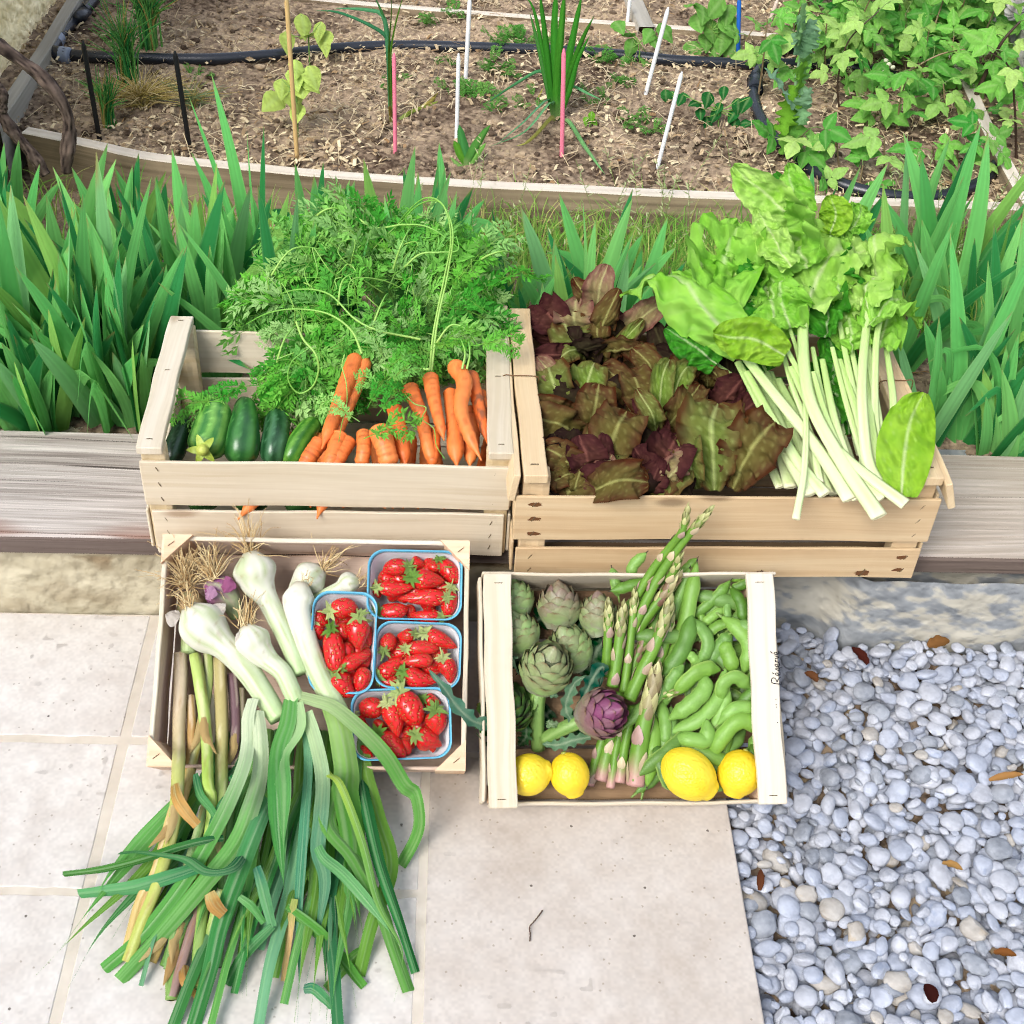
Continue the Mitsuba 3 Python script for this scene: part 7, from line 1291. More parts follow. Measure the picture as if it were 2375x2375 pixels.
for x, y, h, lab in ((.06, 2.02, .27, 'small iris fan between the carrot leaves and the lettuces, left one'), (.12, 1.96, .30, 'iris fan behind the wall of lettuces, nearest the carrot leaves'), (.20, 1.98, .33, 'upright iris fan in the middle clump behind the lettuces'), (.245, 2.02, .31, 'iris fan at the right end of the middle clump'), (.16, 1.86, .26, 'low iris fan close behind the honey crate'), (.32, 2.05, .25, 'short iris fan left of the chard heap'), (.275, 1.93, .25, 'iris fan just left of the reaching chard leaf'), (-.02, 2.12, .26, 'iris fan above the carrot leaves'), (.38, 1.98, .20, 'iris fan in the shade of the chard'), (.09, 1.88, .28, 'iris fan squeezed behind the corner of the honey crate'), (.22, 1.88, .30, 'iris fan standing right behind the back lettuce'), (.02, 1.96, .26, 'iris fan touching the right end of the carrot leaves'), (.28, 2.10, .26, 'iris fan at the back of the middle clump, in the grass')):
    iris(x, y, h, 5, lab, None, g.normal(0, .35))
for i in range(28):
    x = g.uniform(.72, 1.18); y = g.uniform(1.735, 2.20)
    if x < .82 and y < 1.86: x += .10
    iris(x, y, .34 * g.uniform(.8, 1.15) + .05 * (x > .85), int(g.integers(4, 8)), 'iris fan in the right iris bed behind the beam', 'irises of the right bed')
for i in range(14): iris(g.uniform(.78, 1.2), g.uniform(1.70, 1.75), g.uniform(.20, .32), 6, 'iris fan in the right iris bed behind the beam', 'irises of the right bed')
for i in range(24): iris(g.uniform(-1.1, -.46), g.uniform(1.70, 1.74), g.uniform(.18, .30), 6, 'iris fan in the front row of the dense left iris bed', 'irises, front row of the left bed')
for x, y in ((.66, 2.20), (.72, 2.24), (.60, 1.93)): iris(x, y, .27, 4, 'iris fan close behind the chard on its right', 'irises behind the chard', .3)

# ------------------------------------------------------------------ grass along the raised bed
gr = []
for i in range(7500):
    x = g.uniform(-.95, 1.25); y = g.uniform(2.06, 2.47)
    den = .25 + 1.2 * float(sstep(-.1, .2, x)) ; 
    if g.random() > den * (.35 + 1.1 * meshkit.noise(A(x * 9, y * 9, 3.))): continue
    L = g.uniform(.03, .15); a = g.uniform(0, 6.28); le = g.uniform(.1, .7); o = A(x, y, .120 - .026 * float(sstep(2.15, 2.45, y))); d = A(math.cos(a), math.sin(a), 0)
    p = spline([o, o + Z * L * .6 + d * L * le * .3, o + Z * L * (1 - .45 * le) + d * L * le], 6)
    gr.append(blade(p, .0014 * np.array([1, 1, .9, .7, .45, .05]), -Yv + Z * .4, 3, lerp(lerp(srgb(100, 180, 62), srgb(186, 226, 112), g.random()), srgb(226, 210, 140), g.random() ** 7)))
scene['grass'] = None; part('grass', None, gr, 'leafy'); labels['grass'] = {'label': 'thin grass and weeds growing along the foot of the raised bed board', 'category': 'grass', 'kind': 'stuff'}
gs = []
for i in range(90):  # seeding grass with pale heads
    x = g.choice([g.uniform(.0, .62), g.uniform(.85, 1.22)]); y = g.uniform(2.10, 2.50); H = g.uniform(.10, .22); o = A(x, y, .125); e = A(g.normal(0, .05), g.normal(0, .04), H)
    gs.append(tube(spline([o, o + e * .6, o + e], 6), .0005, 4, srgb(150, 176, 96), caps=False))
    for j in range(9):
        b = o + e * (.62 + .04 * j); a = g.uniform(0, 6.28); q = b + A(math.cos(a), math.sin(a), .6) * g.uniform(.005, .014)
        gs.append(blade(spline([b, (b + q) / 2, q], 4), .0013 * np.array([.4, 1, .8, .1]), -Yv, 3, srgb(206, 214, 160)))
scene['seeding_grass'] = None; part('seeding_grass', None, gs, 'leafy'); labels['seeding_grass'] = {'label': 'wispy seeding grass with pale heads in front of the raised bed', 'category': 'grass', 'kind': 'stuff'}
li = []
for i in range(900):  # dry litter between the irises
    x, y = g.uniform(-1.1, 1.25), g.uniform(1.72, 2.48); L, w = g.uniform(.008, .035), g.uniform(.001, .006); a = g.uniform(0, 6.28); d = A(math.cos(a), math.sin(a), g.normal(0, .2)); o = A(x, y, .137)
    li.append(blade(np.array([o - d * L / 2, o + A(0, 0, .002), o + d * L / 2]), w / 2 * np.array([.4, 1, .3]), Z, 3, lerp(srgb(130, 90, 56), srgb(216, 184, 134), g.random()), fold=.2))
part('garden_soil', 'dry_litter', li, 'leafy', kind='stuff')

# ------------------------------------------------------------------ pipes, stakes
HZ = .213
def hose(path, r, name, label, cat='pipe'):
    k = thing(name, label, cat); p = spline(path, 90); part(k, 'pipe' , tube(p, r, 14, (.02, .022, .03)), 'black_plastic'); return k
h1 = hose([(-0.8819, 2.9767, 0.213), (-0.8103, 2.9721, 0.213), (-0.6924, 2.9719, 0.213), (-0.6103, 2.977, 0.213), (-0.5287, 2.9879, 0.213), (-0.3894, 3.0281, 0.213), (-0.2593, 3.0741, 0.213), (-0.1249, 3.0998, 0.213), (0.0493, 3.1031, 0.215), (0.2373, 3.1057, 0.214), (0.4004, 3.0965, 0.213), (0.5259, 3.0783, 0.213), (0.7142, 3.0782, 0.213), (0.882, 3.0913, 0.213), (1.041, 3.0547, 0.208)], .0132, 'irrigation_pipe', 'black irrigation pipe lying across the whole raised bed')
h2 = [(-0.9144, 3.007, 0.215), (-0.9079, 3.1048, 0.215), (-0.8934, 3.1953, 0.215), (-0.8836, 3.2791, 0.215), (-0.8729, 3.4018, 0.215)]
part(h1, 'side_pipe', tube(spline(h2, 30), .0130, 14, (.02, .022, .03)), 'black_plastic')
e0 = A(*(-0.9103, 2.9832, 0.214)); e1 = A(*(-0.9148, 3.0398, 0.215)); e2 = A(*(-0.8737, 2.9717, 0.213))
part(h1, 'elbow', tube(spline([e1 - Yv * .0, e0, e2], 14), .0185, 14, (.012, .014, .02)), 'black_plastic')
for a, b in (((-0.9149, 3.0248, 0.215), (-0.9139, 3.0672, 0.215)), ((-0.8934, 2.9756, 0.213), (-0.8639, 2.9697, 0.213))): part(h1, 'connector', tube(lerp(A(*a), A(*b), np.linspace(0, 1, 6)[:, None]), [.0175, .0192, .0192, .0185, .019, .017], 16, (.3, .33, .4)), 'grey_plastic')
part(h1, 'clip', tube(lerp(A(*(-0.8867, 3.1524, 0.222)), A(*(-0.8819, 3.2046, 0.222)), np.linspace(0, 1, 3)[:, None]), .0185, 4, (.015, .015, .02)), 'black_plastic')
h3 = hose([(0.8758, 3.199, 0.22), (0.8044, 3.1595, 0.215), (0.7478, 3.1113, 0.212), (0.709, 3.0427, 0.21), (0.6869, 2.972, 0.208), (0.676, 2.8771, 0.206), (0.6783, 2.7856, 0.205), (0.6935, 2.7067, 0.204), (0.7177, 2.6462, 0.203), (0.7567, 2.5629, 0.202), (0.8124, 2.5069, 0.201), (0.8936, 2.4743, 0.2), (0.9823, 2.4762, 0.2), (1.0589, 2.5132, 0.2), (1.1218, 2.5689, 0.201), (1.1744, 2.6547, 0.202)], .0135, 'irrigation_hose', 'second black hose curving round the bramble corner', 'hose')
part(h3, 'coupling', tube(lerp(A(*(0.6948, 2.9995, 0.209)), A(*(0.6865, 2.9378, 0.208)), np.linspace(0, 1, 3)[:, None]), .0185, 12, (.02, .022, .03)), 'black_plastic')
def stake(ps, r, c, label, name='plant_stake', cat='stake', tip=None, bs='satin'):
    b, t = A(*ps[0]), A(*ps[1]); d = unit(t - b); k = thing(name, label, cat)
    p = np.array([b - d * .05, b, lerp(b, t, .5), t - d * r * 2.5, t]); part(k, None, tube(p, np.array([r, r, r, r, r * .35]), 10, c), bs)
PK = srgb(255, 138, 164); WT = srgb(250, 251, 253)
stake([(-0.1213, 2.6036, 0.19), (-0.1223, 2.6036, 0.4047)], .0042, PK, 'left pink plastic plant stake in the raised bed', bs='satin')
stake([(0.2277, 2.6198, 0.19), (0.2144, 2.6198, 0.4205)], .0048, PK, 'right pink plastic plant stake before the big onion plant')
stake([(0.0056, 2.6676, 0.19), (0.0055, 2.6676, 0.3824)], .0044, WT, 'short white plant stake between the pink ones, nearest the board')
stake([(0.0236, 2.9622, 0.196), (0.0277, 2.9622, 0.3876)], .0052, WT, 'tall white plant stake crossing the pipe in the middle')
stake([(0.4312, 2.9124, 0.194), (0.4587, 2.9124, 0.4013)], .0048, WT, 'leaning white plant stake near the bean seedling on the right')
stake([(0.4274, 2.5856, 0.19), (0.4507, 2.5856, 0.3971)], .0044, WT, 'leaning white plant stake close to the front board on the right')
stake([(0.421, 3.2888, 0.21), (0.4212, 3.2888, 0.2815)], .0046, WT, 'white plant stake at the back board')
stake([(0.7884, 3.3538, 0.205), (0.7999, 3.3538, 0.2695)], .0050, srgb(226, 206, 190), 'pale beige stick behind the strawberry plant at the top')
stake([(0.6763, 3.1301, 0.2), (0.6547, 3.1301, 0.351)], .0052, srgb(40, 110, 210), 'blue plastic stake beside the strawberry plant')
stake([(-0.7339, 2.624, 0.19), (-0.7354, 2.624, 0.3954)], .0050, srgb(20, 20, 24), 'left black plant stake next to the chives')
stake([(-0.544, 2.5941, 0.19), (-0.5512, 2.5941, 0.3952)], .0050, srgb(20, 20, 24), 'right black plant stake, right of the straw heap')
stake([(-0.3211, 2.5673, 0.19), (-0.3231, 2.5673, 0.5213)], .0046, srgb(220, 184, 124), 'tall thin bamboo cane behind the carrot leaves', 'bamboo_cane', 'cane')

# ------------------------------------------------------------------ plants in the raised bed
def tuft(name, label, cat, base, H, n, spread, w, ca, cb, seed, lean=(0, 0), dry=.1):
    q = np.random.default_rng(seed); o = A(*base); ms = []
    for i in range(n):
        a = q.uniform(0, 6.28); s = spread * q.random() ** .6; L = H * q.uniform(.55, 1.05); b = o + A(q.normal(0, .008), q.normal(0, .008), 0)
        e = A(math.cos(a) * s + lean[0], math.sin(a) * s * .7 + lean[1], 0)
        p = spline([b, b + Z * L * .5 + e * .22, b + Z * L * (1 - .35 * s / (spread + 1e-6) * .8) + e], 8)
        ms.append(tube(p, w * np.linspace(1, .25, 8), 5, lerp(ca, cb, q.random()) if q.random() > dry else srgb(206, 186, 110), caps=False))
    k = thing(name, label, cat); part(k, 'leaves', ms, 'leafy', kind='stuff')
CA, CB = srgb(60, 160, 84), srgb(150, 214, 110)
tuft('chive_clump', 'chive clump across the pipe in the middle of the left group', 'chives', (-0.7119, 2.8591, 0.195), .22, 80, .105, .0023, CA, CB, 1)
tuft('chive_clump', 'chive clump beside the left black stake, nearest the board', 'chives', (-0.7226, 2.6844, 0.19), .14, 66, .055, .0021, CA, CB, 2)
tuft('chive_clump', 'chive clump at the top edge of the photo, farthest back', 'chives', (-0.6988, 3.0415, 0.2), .26, 84, .10, .0028, CA, CB, 3)
tuft('dry_grass_heap', 'heap of dry yellow stems beside the chives', 'straw', (-0.6705, 2.7661, 0.19), .075, 170, .13, .0018, srgb(226, 200, 130), srgb(250, 232, 180), 4, dry=.5)
tuft('dry_grass_heap', 'wispy grey green grass by the right black stake', 'straw', (-0.5653, 2.7752, 0.19), .07, 90, .10, .0013, srgb(130, 170, 130), srgb(190, 186, 120), 5, dry=.3)
def leaflet(o, d, up, L, w, c, seed, serr=.0, m=14, nx=7, fold=-.12):
    q = np.random.default_rng(seed); o, d, up = A(*o), unit(A(*d)), A(*up); n2 = unit(up - d * (up @ d))
    p = spline([o, o + d * L * .5 + n2 * L * .05, o + d * L - n2 * L * q.uniform(0, .16)], m); t = np.linspace(0, 1, m)
    W = w / 2 * np.sin(np.pi * np.clip(t ** .66 * .97 + .02, 0, 1)) ** .95 * (1 + serr * (np.arange(m) % 2 - .5))
    def col(T, S):
        n1 = meshkit.fbm(np.stack([S * 3 + seed, T * 4, 0 * T], -1), 2); v = np.abs(((T - np.abs(S) * .35) * 6) % 1 - .5)
        cc = mixc(np.asarray(c) * .72, np.asarray(c) * 1.15, n1 + .12); cc = mixc(cc, np.asarray(c) * .62, sstep(.16, .03, v) * .5); return mixc(cc, lerp(c, srgb(200, 226, 160), .45), sstep(.12, .03, np.abs(S)) * .6)
    return blade(p, W, n2, nx, col, fold=fold, cup=.1 * q.normal(), ruf=.08, rfreq=2, seed=seed, rough=.12)
def bigleaf_plant(name, label, cat, pts, c, bs, seed, size=(.035, .030)):
    """pts: stem foot, then leaf points"""
    k = thing(name, label, cat); q = np.random.default_rng(seed); b = A(*pts[0]); top = np.mean([A(*p) for p in pts[1:]], 0)
    part(k, 'stem', tube(spline([b, lerp(b, top, .6), top], 10), .0018, 6, srgb(110, 150, 70)), 'satin')
    for i, p in enumerate(pts[1:]):
        p = A(*p); d = unit((p - top) * [1, 1, .6] + q.normal(0, .15, 3) + A(0, -.25, -.2)); L = size[0] * q.uniform(.8, 1.25)
        part(k, 'petiole', tube(spline([top, (top + p) / 2 + Z * .006, p - d * L * .45], 7), .0010, 5, srgb(130, 170, 80)), 'satin')
        part(k, 'leaf', leaflet(p - d * L * .5, d, A(q.normal(0, .3), -.5, .9), L, size[1] / size[0] * L * q.uniform(.85, 1.1), lerp(c, np.asarray(c) * .75, q.random()), seed * 40 + i), 'leafy')
BS = srgb(222, 250, 130)
bigleaf_plant('bean_seedling', 'pale bean seedling behind the pipe right of the cane', 'seedling', [(-0.3333, 2.9954, 0.2), (-0.3428, 2.9954, 0.2915), (-0.3809, 2.9954, 0.2531), (-0.3094, 2.9954, 0.2807), (-0.2945, 2.9954, 0.2546), (-0.3358, 2.9954, 0.2714)], BS, 'leafy', 1, (.050, .034))
bigleaf_plant('bean_seedling', 'pale yellow green bean seedling in front of the pipe beside the cane', 'seedling', [(-0.3277, 2.6587, 0.19), (-0.3232, 2.6587, 0.339), (-0.2909, 2.6587, 0.3207), (-0.3261, 2.6587, 0.3192), (-0.3548, 2.6587, 0.2952), (-0.3767, 2.6587, 0.2665), (-0.3146, 2.6587, 0.2968), (-0.3279, 2.6587, 0.2418), (-0.3305, 2.6587, 0.273), (-0.2942, 2.6587, 0.3053)], BS, 'leafy', 2, (.052, .040))
bigleaf_plant('bean_seedling', 'mid green bean seedling behind the pipe on the right', 'seedling', [(0.4335, 3.0758, 0.2), (0.3755, 3.0758, 0.2894), (0.4001, 3.0758, 0.2736), (0.4463, 3.0758, 0.2713), (0.4871, 3.0758, 0.2794), (0.4082, 3.0758, 0.2378), (0.3939, 3.0758, 0.2136), (0.4494, 3.0758, 0.2093), (0.4603, 3.0758, 0.2592)], srgb(130, 196, 90), 'leafy', 3, (.046, .036))
bigleaf_plant('strawberry_plant', 'yellow green strawberry plant beside the blue stake', 'plant', [(0.6127, 3.1395, 0.2), (0.5439, 3.1395, 0.3219), (0.5763, 3.1395, 0.3022), (0.6039, 3.1395, 0.316), (0.6359, 3.1395, 0.3005), (0.5709, 3.1395, 0.2808), (0.6037, 3.1395, 0.2607), (0.6325, 3.1395, 0.2403), (0.5636, 3.1395, 0.2112), (0.658, 3.1395, 0.2151), (0.5947, 3.1395, 0.2343), (0.6441, 3.1395, 0.2753), (0.6193, 3.1395, 0.2135)], srgb(140, 204, 96), 'leafy', 4, (.058, .044))
bigleaf_plant('leafy_weed', 'dark green leafy weed left of the curving hose', 'weed', [(0.5817, 2.7762, 0.19), (0.49, 2.7762, 0.2526), (0.5222, 2.7762, 0.2457), (0.5374, 2.7762, 0.2216), (0.5567, 2.7762, 0.1974), (0.5747, 2.7762, 0.2355), (0.5807, 2.7762, 0.2725), (0.6086, 2.7762, 0.2203), (0.6159, 2.7762, 0.1998), (0.6388, 2.7762, 0.2049), (0.617, 2.7762, 0.2413), (0.5483, 2.7762, 0.2549), (0.632, 2.7762, 0.246), (0.5694, 2.7762, 0.2188)], srgb(50, 128, 62), 'leafy', 5, (.036, .026))
bigleaf_plant('leafy_weed', 'small leafy weed at the leaning white stakes', 'weed', [(0.5088, 2.8734, 0.192), (0.4735, 2.8734, 0.2139), (0.5134, 2.8734, 0.2176), (0.5042, 2.8734, 0.1961), (0.4944, 2.8734, 0.2084)], srgb(70, 150, 76), 'leafy', 6, (.04, .026))
bigleaf_plant('leafy_weed', 'tiny bright weed right of the right pink stake', 'weed', [(0.2948, 2.7524, 0.19), (0.2856, 2.7524, 0.2062), (0.3054, 2.7524, 0.2028), (0.2965, 2.7524, 0.2149)], srgb(130, 196, 60), 'leafy', 7, (.024, .014))
def longleaf_plant(name, label, cat, leaves, c, w, seed):
    k = thing(name, label, cat); q = np.random.default_rng(seed)
    for i, (p, ww, cc) in enumerate(leaves):
        p = spline(p, 24); t = np.linspace(0, 1, 24); cc = c if cc is None else cc
        part(k, 'leaf', blade(p, ww / 2 * np.interp(t, [0, .1, .5, .85, 1], [.7, 1, 1, .6, .05]), A(q.normal(0, .3), -.8, .6), 5, lambda T, S, cc=cc: mixc(lerp(cc, srgb(200, 214, 150), .5), cc, sstep(0, .22, T)) * (.85 + .3 * (1 - np.abs(S)))[..., None], fold=-.55, seed=i, roll=q.normal(0, .4)), 'leafy')
    return k
OG = srgb(70, 152, 50)
longleaf_plant('onion_plant', 'big onion plant with upright leaves and fallen ones behind the right pink stake', 'onion plant', [
 ([(0.2215, 2.7723, 0.19), (0.2017, 2.7723, 0.3067), (0.1839, 2.7723, 0.4024), (0.1677, 2.7723, 0.4795)], .017, OG), ([(0.2235, 2.7725, 0.19), (0.2118, 2.7725, 0.2992), (0.2025, 2.7725, 0.4031), (0.2019, 2.7725, 0.4882)], .020, OG), ([(0.2255, 2.7727, 0.19), (0.2207, 2.7727, 0.3073), (0.2211, 2.7727, 0.4038), (0.2205, 2.7727, 0.4852)], .022, srgb(84, 166, 54)), ([(0.2274, 2.7728, 0.19), (0.2337, 2.7728, 0.288), (0.245, 2.7728, 0.3858), (0.2561, 2.7728, 0.4758)], .017, OG),
 ([(0.2274, 2.7728, 0.19), (0.2413, 2.7728, 0.2883), (0.2616, 2.7728, 0.3674), (0.2843, 2.7728, 0.429)], .014, srgb(70, 140, 44)), ([(0.2255, 2.7727, 0.19), (0.2467, 2.7727, 0.2686), (0.2572, 2.7727, 0.3285), (0.2787, 2.7727, 0.3873)], .013, OG), ([(0.2196, 2.7722, 0.19), (0.1962, 2.7722, 0.2748), (0.1714, 2.7722, 0.3639), (0.1505, 2.7722, 0.431)], .011, srgb(84, 150, 70)), ([(0.2196, 2.7722, 0.19), (0.1889, 2.7722, 0.3259), (0.1595, 2.7722, 0.4351), (0.1355, 2.7722, 0.4673)], .010, OG),
 ([(0.2188, 2.7809, 0.19), (0.1968, 2.7809, 0.2709), (0.1813, 2.7809, 0.3022), (0.1303, 2.7609, 0.2811), (0.0653, 2.6809, 0.271)], .008, srgb(96, 170, 110)), ([(0.22, 2.781, 0.19), (0.2115, 2.781, 0.2268), (0.1977, 2.761, 0.2457), (0.1451, 2.661, 0.2399), (0.0917, 2.581, 0.2328)], .009, srgb(110, 180, 130)), ([(0.2217, 2.7767, 0.19), (0.2137, 2.7767, 0.2207), (0.2048, 2.7467, 0.2464), (0.1475, 2.6167, 0.2413), (0.0697, 2.5667, 0.2291)], .010, srgb(120, 186, 130)),
 ([(0.2235, 2.7725, 0.19), (0.2132, 2.7525, 0.2115), (0.1761, 2.6525, 0.2212), (0.147, 2.5825, 0.2323), (0.1283, 2.5725, 0.2325)], .011, srgb(206, 206, 110)), ([(0.2294, 2.773, 0.19), (0.2446, 2.753, 0.2084), (0.2698, 2.633, 0.2143), (0.2907, 2.553, 0.215), (0.3089, 2.513, 0.2063)], .009, srgb(130, 190, 120)), ([(0.2278, 2.7816, 0.19), (0.2372, 2.7816, 0.248), (0.2525, 2.8016, 0.264), (0.2868, 2.7816, 0.2581), (0.317, 2.7616, 0.2522)], .009, srgb(110, 180, 120)),
 ([(0.2192, 2.8525, 0.19), (0.1861, 2.8725, 0.1879), (0.1963, 2.8825, 0.2215)], .006, srgb(196, 190, 90))], OG, .015, 1)
longleaf_plant('onion_plant', 'thin onion plant behind the left pink stake with leaves arching left', 'onion plant', [
 ([(-0.135, 2.7423, 0.19), (-0.1388, 2.7423, 0.2744), (-0.1399, 2.7423, 0.3443), (-0.1501, 2.7423, 0.419), (-0.1693, 2.7423, 0.4656)], .010, srgb(70, 130, 70)), ([(-0.135, 2.7423, 0.19), (-0.139, 2.7423, 0.3252), (-0.1284, 2.7423, 0.4014), (-0.108, 2.7423, 0.4718)], .010, srgb(80, 120, 40)), ([(-0.1357, 2.7423, 0.19), (-0.1382, 2.7423, 0.3367), (-0.133, 2.7423, 0.4197), (-0.1326, 2.7423, 0.4671)], .008, srgb(90, 130, 50)),
 ([(-0.1357, 2.7423, 0.19), (-0.1399, 2.7423, 0.3443), (-0.1501, 2.7423, 0.4208), (-0.185, 2.7523, 0.4302), (-0.2513, 2.7623, 0.4272)], .011, srgb(90, 160, 110)), ([(-0.1357, 2.7423, 0.19), (-0.1408, 2.7423, 0.3328), (-0.1433, 2.7423, 0.3764), (-0.1814, 2.7423, 0.4029), (-0.2444, 2.7623, 0.4183), (-0.2891, 2.7723, 0.4163)], .010, srgb(70, 140, 96)), ([(-0.1346, 2.7337, 0.19), (-0.138, 2.7337, 0.2305), (-0.1342, 2.7237, 0.1866)], .007, srgb(150, 130, 60))], OG, .01, 2)
longleaf_plant('fallen_leaf', 'yellowing fallen onion leaf lying on the soil right of the left pink stake', 'leaf', [([(-0.1208, 2.753, 0.197), (-0.0913, 2.7931, 0.2), (-0.057, 2.8247, 0.2), (-0.0268, 2.8543, 0.196)], .014, srgb(170, 190, 84)), ([(-0.0762, 2.8094, 0.198), (-0.0532, 2.8299, 0.204), (-0.0347, 2.8935, 0.198)], .008, srgb(206, 190, 100))], OG, .01, 3)
k_ = longleaf_plant('sow_thistle', 'young weed rosette with long soft leaves by the front board', 'weed', [([(0.0307, 2.5681, 0.185), (0.0185, 2.5681, 0.2284), (0.01, 2.5681, 0.2748)], .022, srgb(84, 160, 84)), ([(0.0307, 2.5681, 0.185), (0.0478, 2.5681, 0.2256), (0.0733, 2.5681, 0.2774)], .026, srgb(110, 182, 84)), ([(0.0307, 2.5681, 0.185), (0.0153, 2.5681, 0.2084), (-0.0001, 2.5681, 0.2394)], .022, srgb(110, 180, 60)), ([(0.0307, 2.5681, 0.185), (0.0518, 2.5681, 0.2178), (0.0657, 2.5681, 0.2381)], .012, srgb(130, 190, 90)), ([(0.0307, 2.5681, 0.185), (0.0159, 2.5681, 0.1844), (-0.0066, 2.5681, 0.2036)], .010, srgb(150, 200, 110)), ([(0.0307, 2.5681, 0.185), (0.0308, 2.5481, 0.1832), (0.0455, 2.5381, 0.183)], .010, srgb(120, 180, 80))], OG, .02, 4)
def feathery(base, n, L, label, seed, c):
    q = np.random.default_rng(seed); o = A(*base); ms = []
    for i in range(n):
        a = q.uniform(0, 6.28); d = A(math.cos(a), math.sin(a), q.uniform(.5, 1.6)); d = unit(d); b = o + A(q.normal(0, .018), q.normal(0, .018), 0); l = L * q.uniform(.6, 1.1)
        ms.append(bend(FT[q.integers(5)], [b, b + d * l * .5 + Z * .004, b + d * l - Z * .008], unit(A(-d[0], -d[1], 1.2)), 1.0, lerp(c, srgb(150, 200, 110), q.random() * .5)))
    k = thing('carrot_seedling', label, 'seedling', 'feathery seedlings in the raised bed'); part(k, 'leaves', ms, 'leafy', smooth=False, kind='stuff')
for i, (q, n, L, lab) in enumerate([((0.0336, 2.8684, 0.192), 16, .055, 'largest feathery seedling, right of the short white stake'), ((0.0994, 3.003, 0.194), 14, .055, 'feathery seedling left of the big onion plant'), ((0.1185, 3.1586, 0.198), 14, .06, 'feathery seedling behind the pipe left of the big onion'), ((0.1471, 2.851, 0.192), 7, .04, 'small feathery seedling between two fallen onion leaves'), ((0.1007, 2.8062, 0.19), 7, .042, 'small feathery seedling under the longest fallen leaf'), ((0.4031, 2.7788, 0.19), 10, .05, 'feathery seedling between the leaning white stakes'), ((0.4394, 2.7471, 0.19), 6, .045, 'small feathery seedling beside the front leaning stake'), ((0.3489, 3.0719, 0.196), 12, .06, 'feathery seedling right of the big onion plant'), ((-0.0629, 3.2417, 0.205), 6, .05, 'thin feathery seedling at the back left of the tall white stake'), ((-0.0116, 3.3006, 0.206), 7, .05, 'feathery seedling near the back board'), ((0.3859, 2.9541, 0.193), 7, .045, 'small feathery seedling by the orange dead leaf'), ((0.1609, 3.1417, 0.198), 10, .06, 'feathery seedling hard by the big onion on the left'), ((-0.029, 3.0358, 0.196), 6, .04, 'faint feathery seedling left of the tall white stake'), ((0.3323, 2.8949, 0.192), 9, .04, 'feathery seedling behind the right fallen leaf'), ((-0.5862, 2.9151, 0.196), 5, .04, 'feathery seedling beside the right black stake'), ((-0.1242, 2.9339, 0.194), 6, .045, 'feathery seedling against the left pink stake')]):
    feathery(q, n, L, lab, 30 + i, srgb(92, 164, 66))

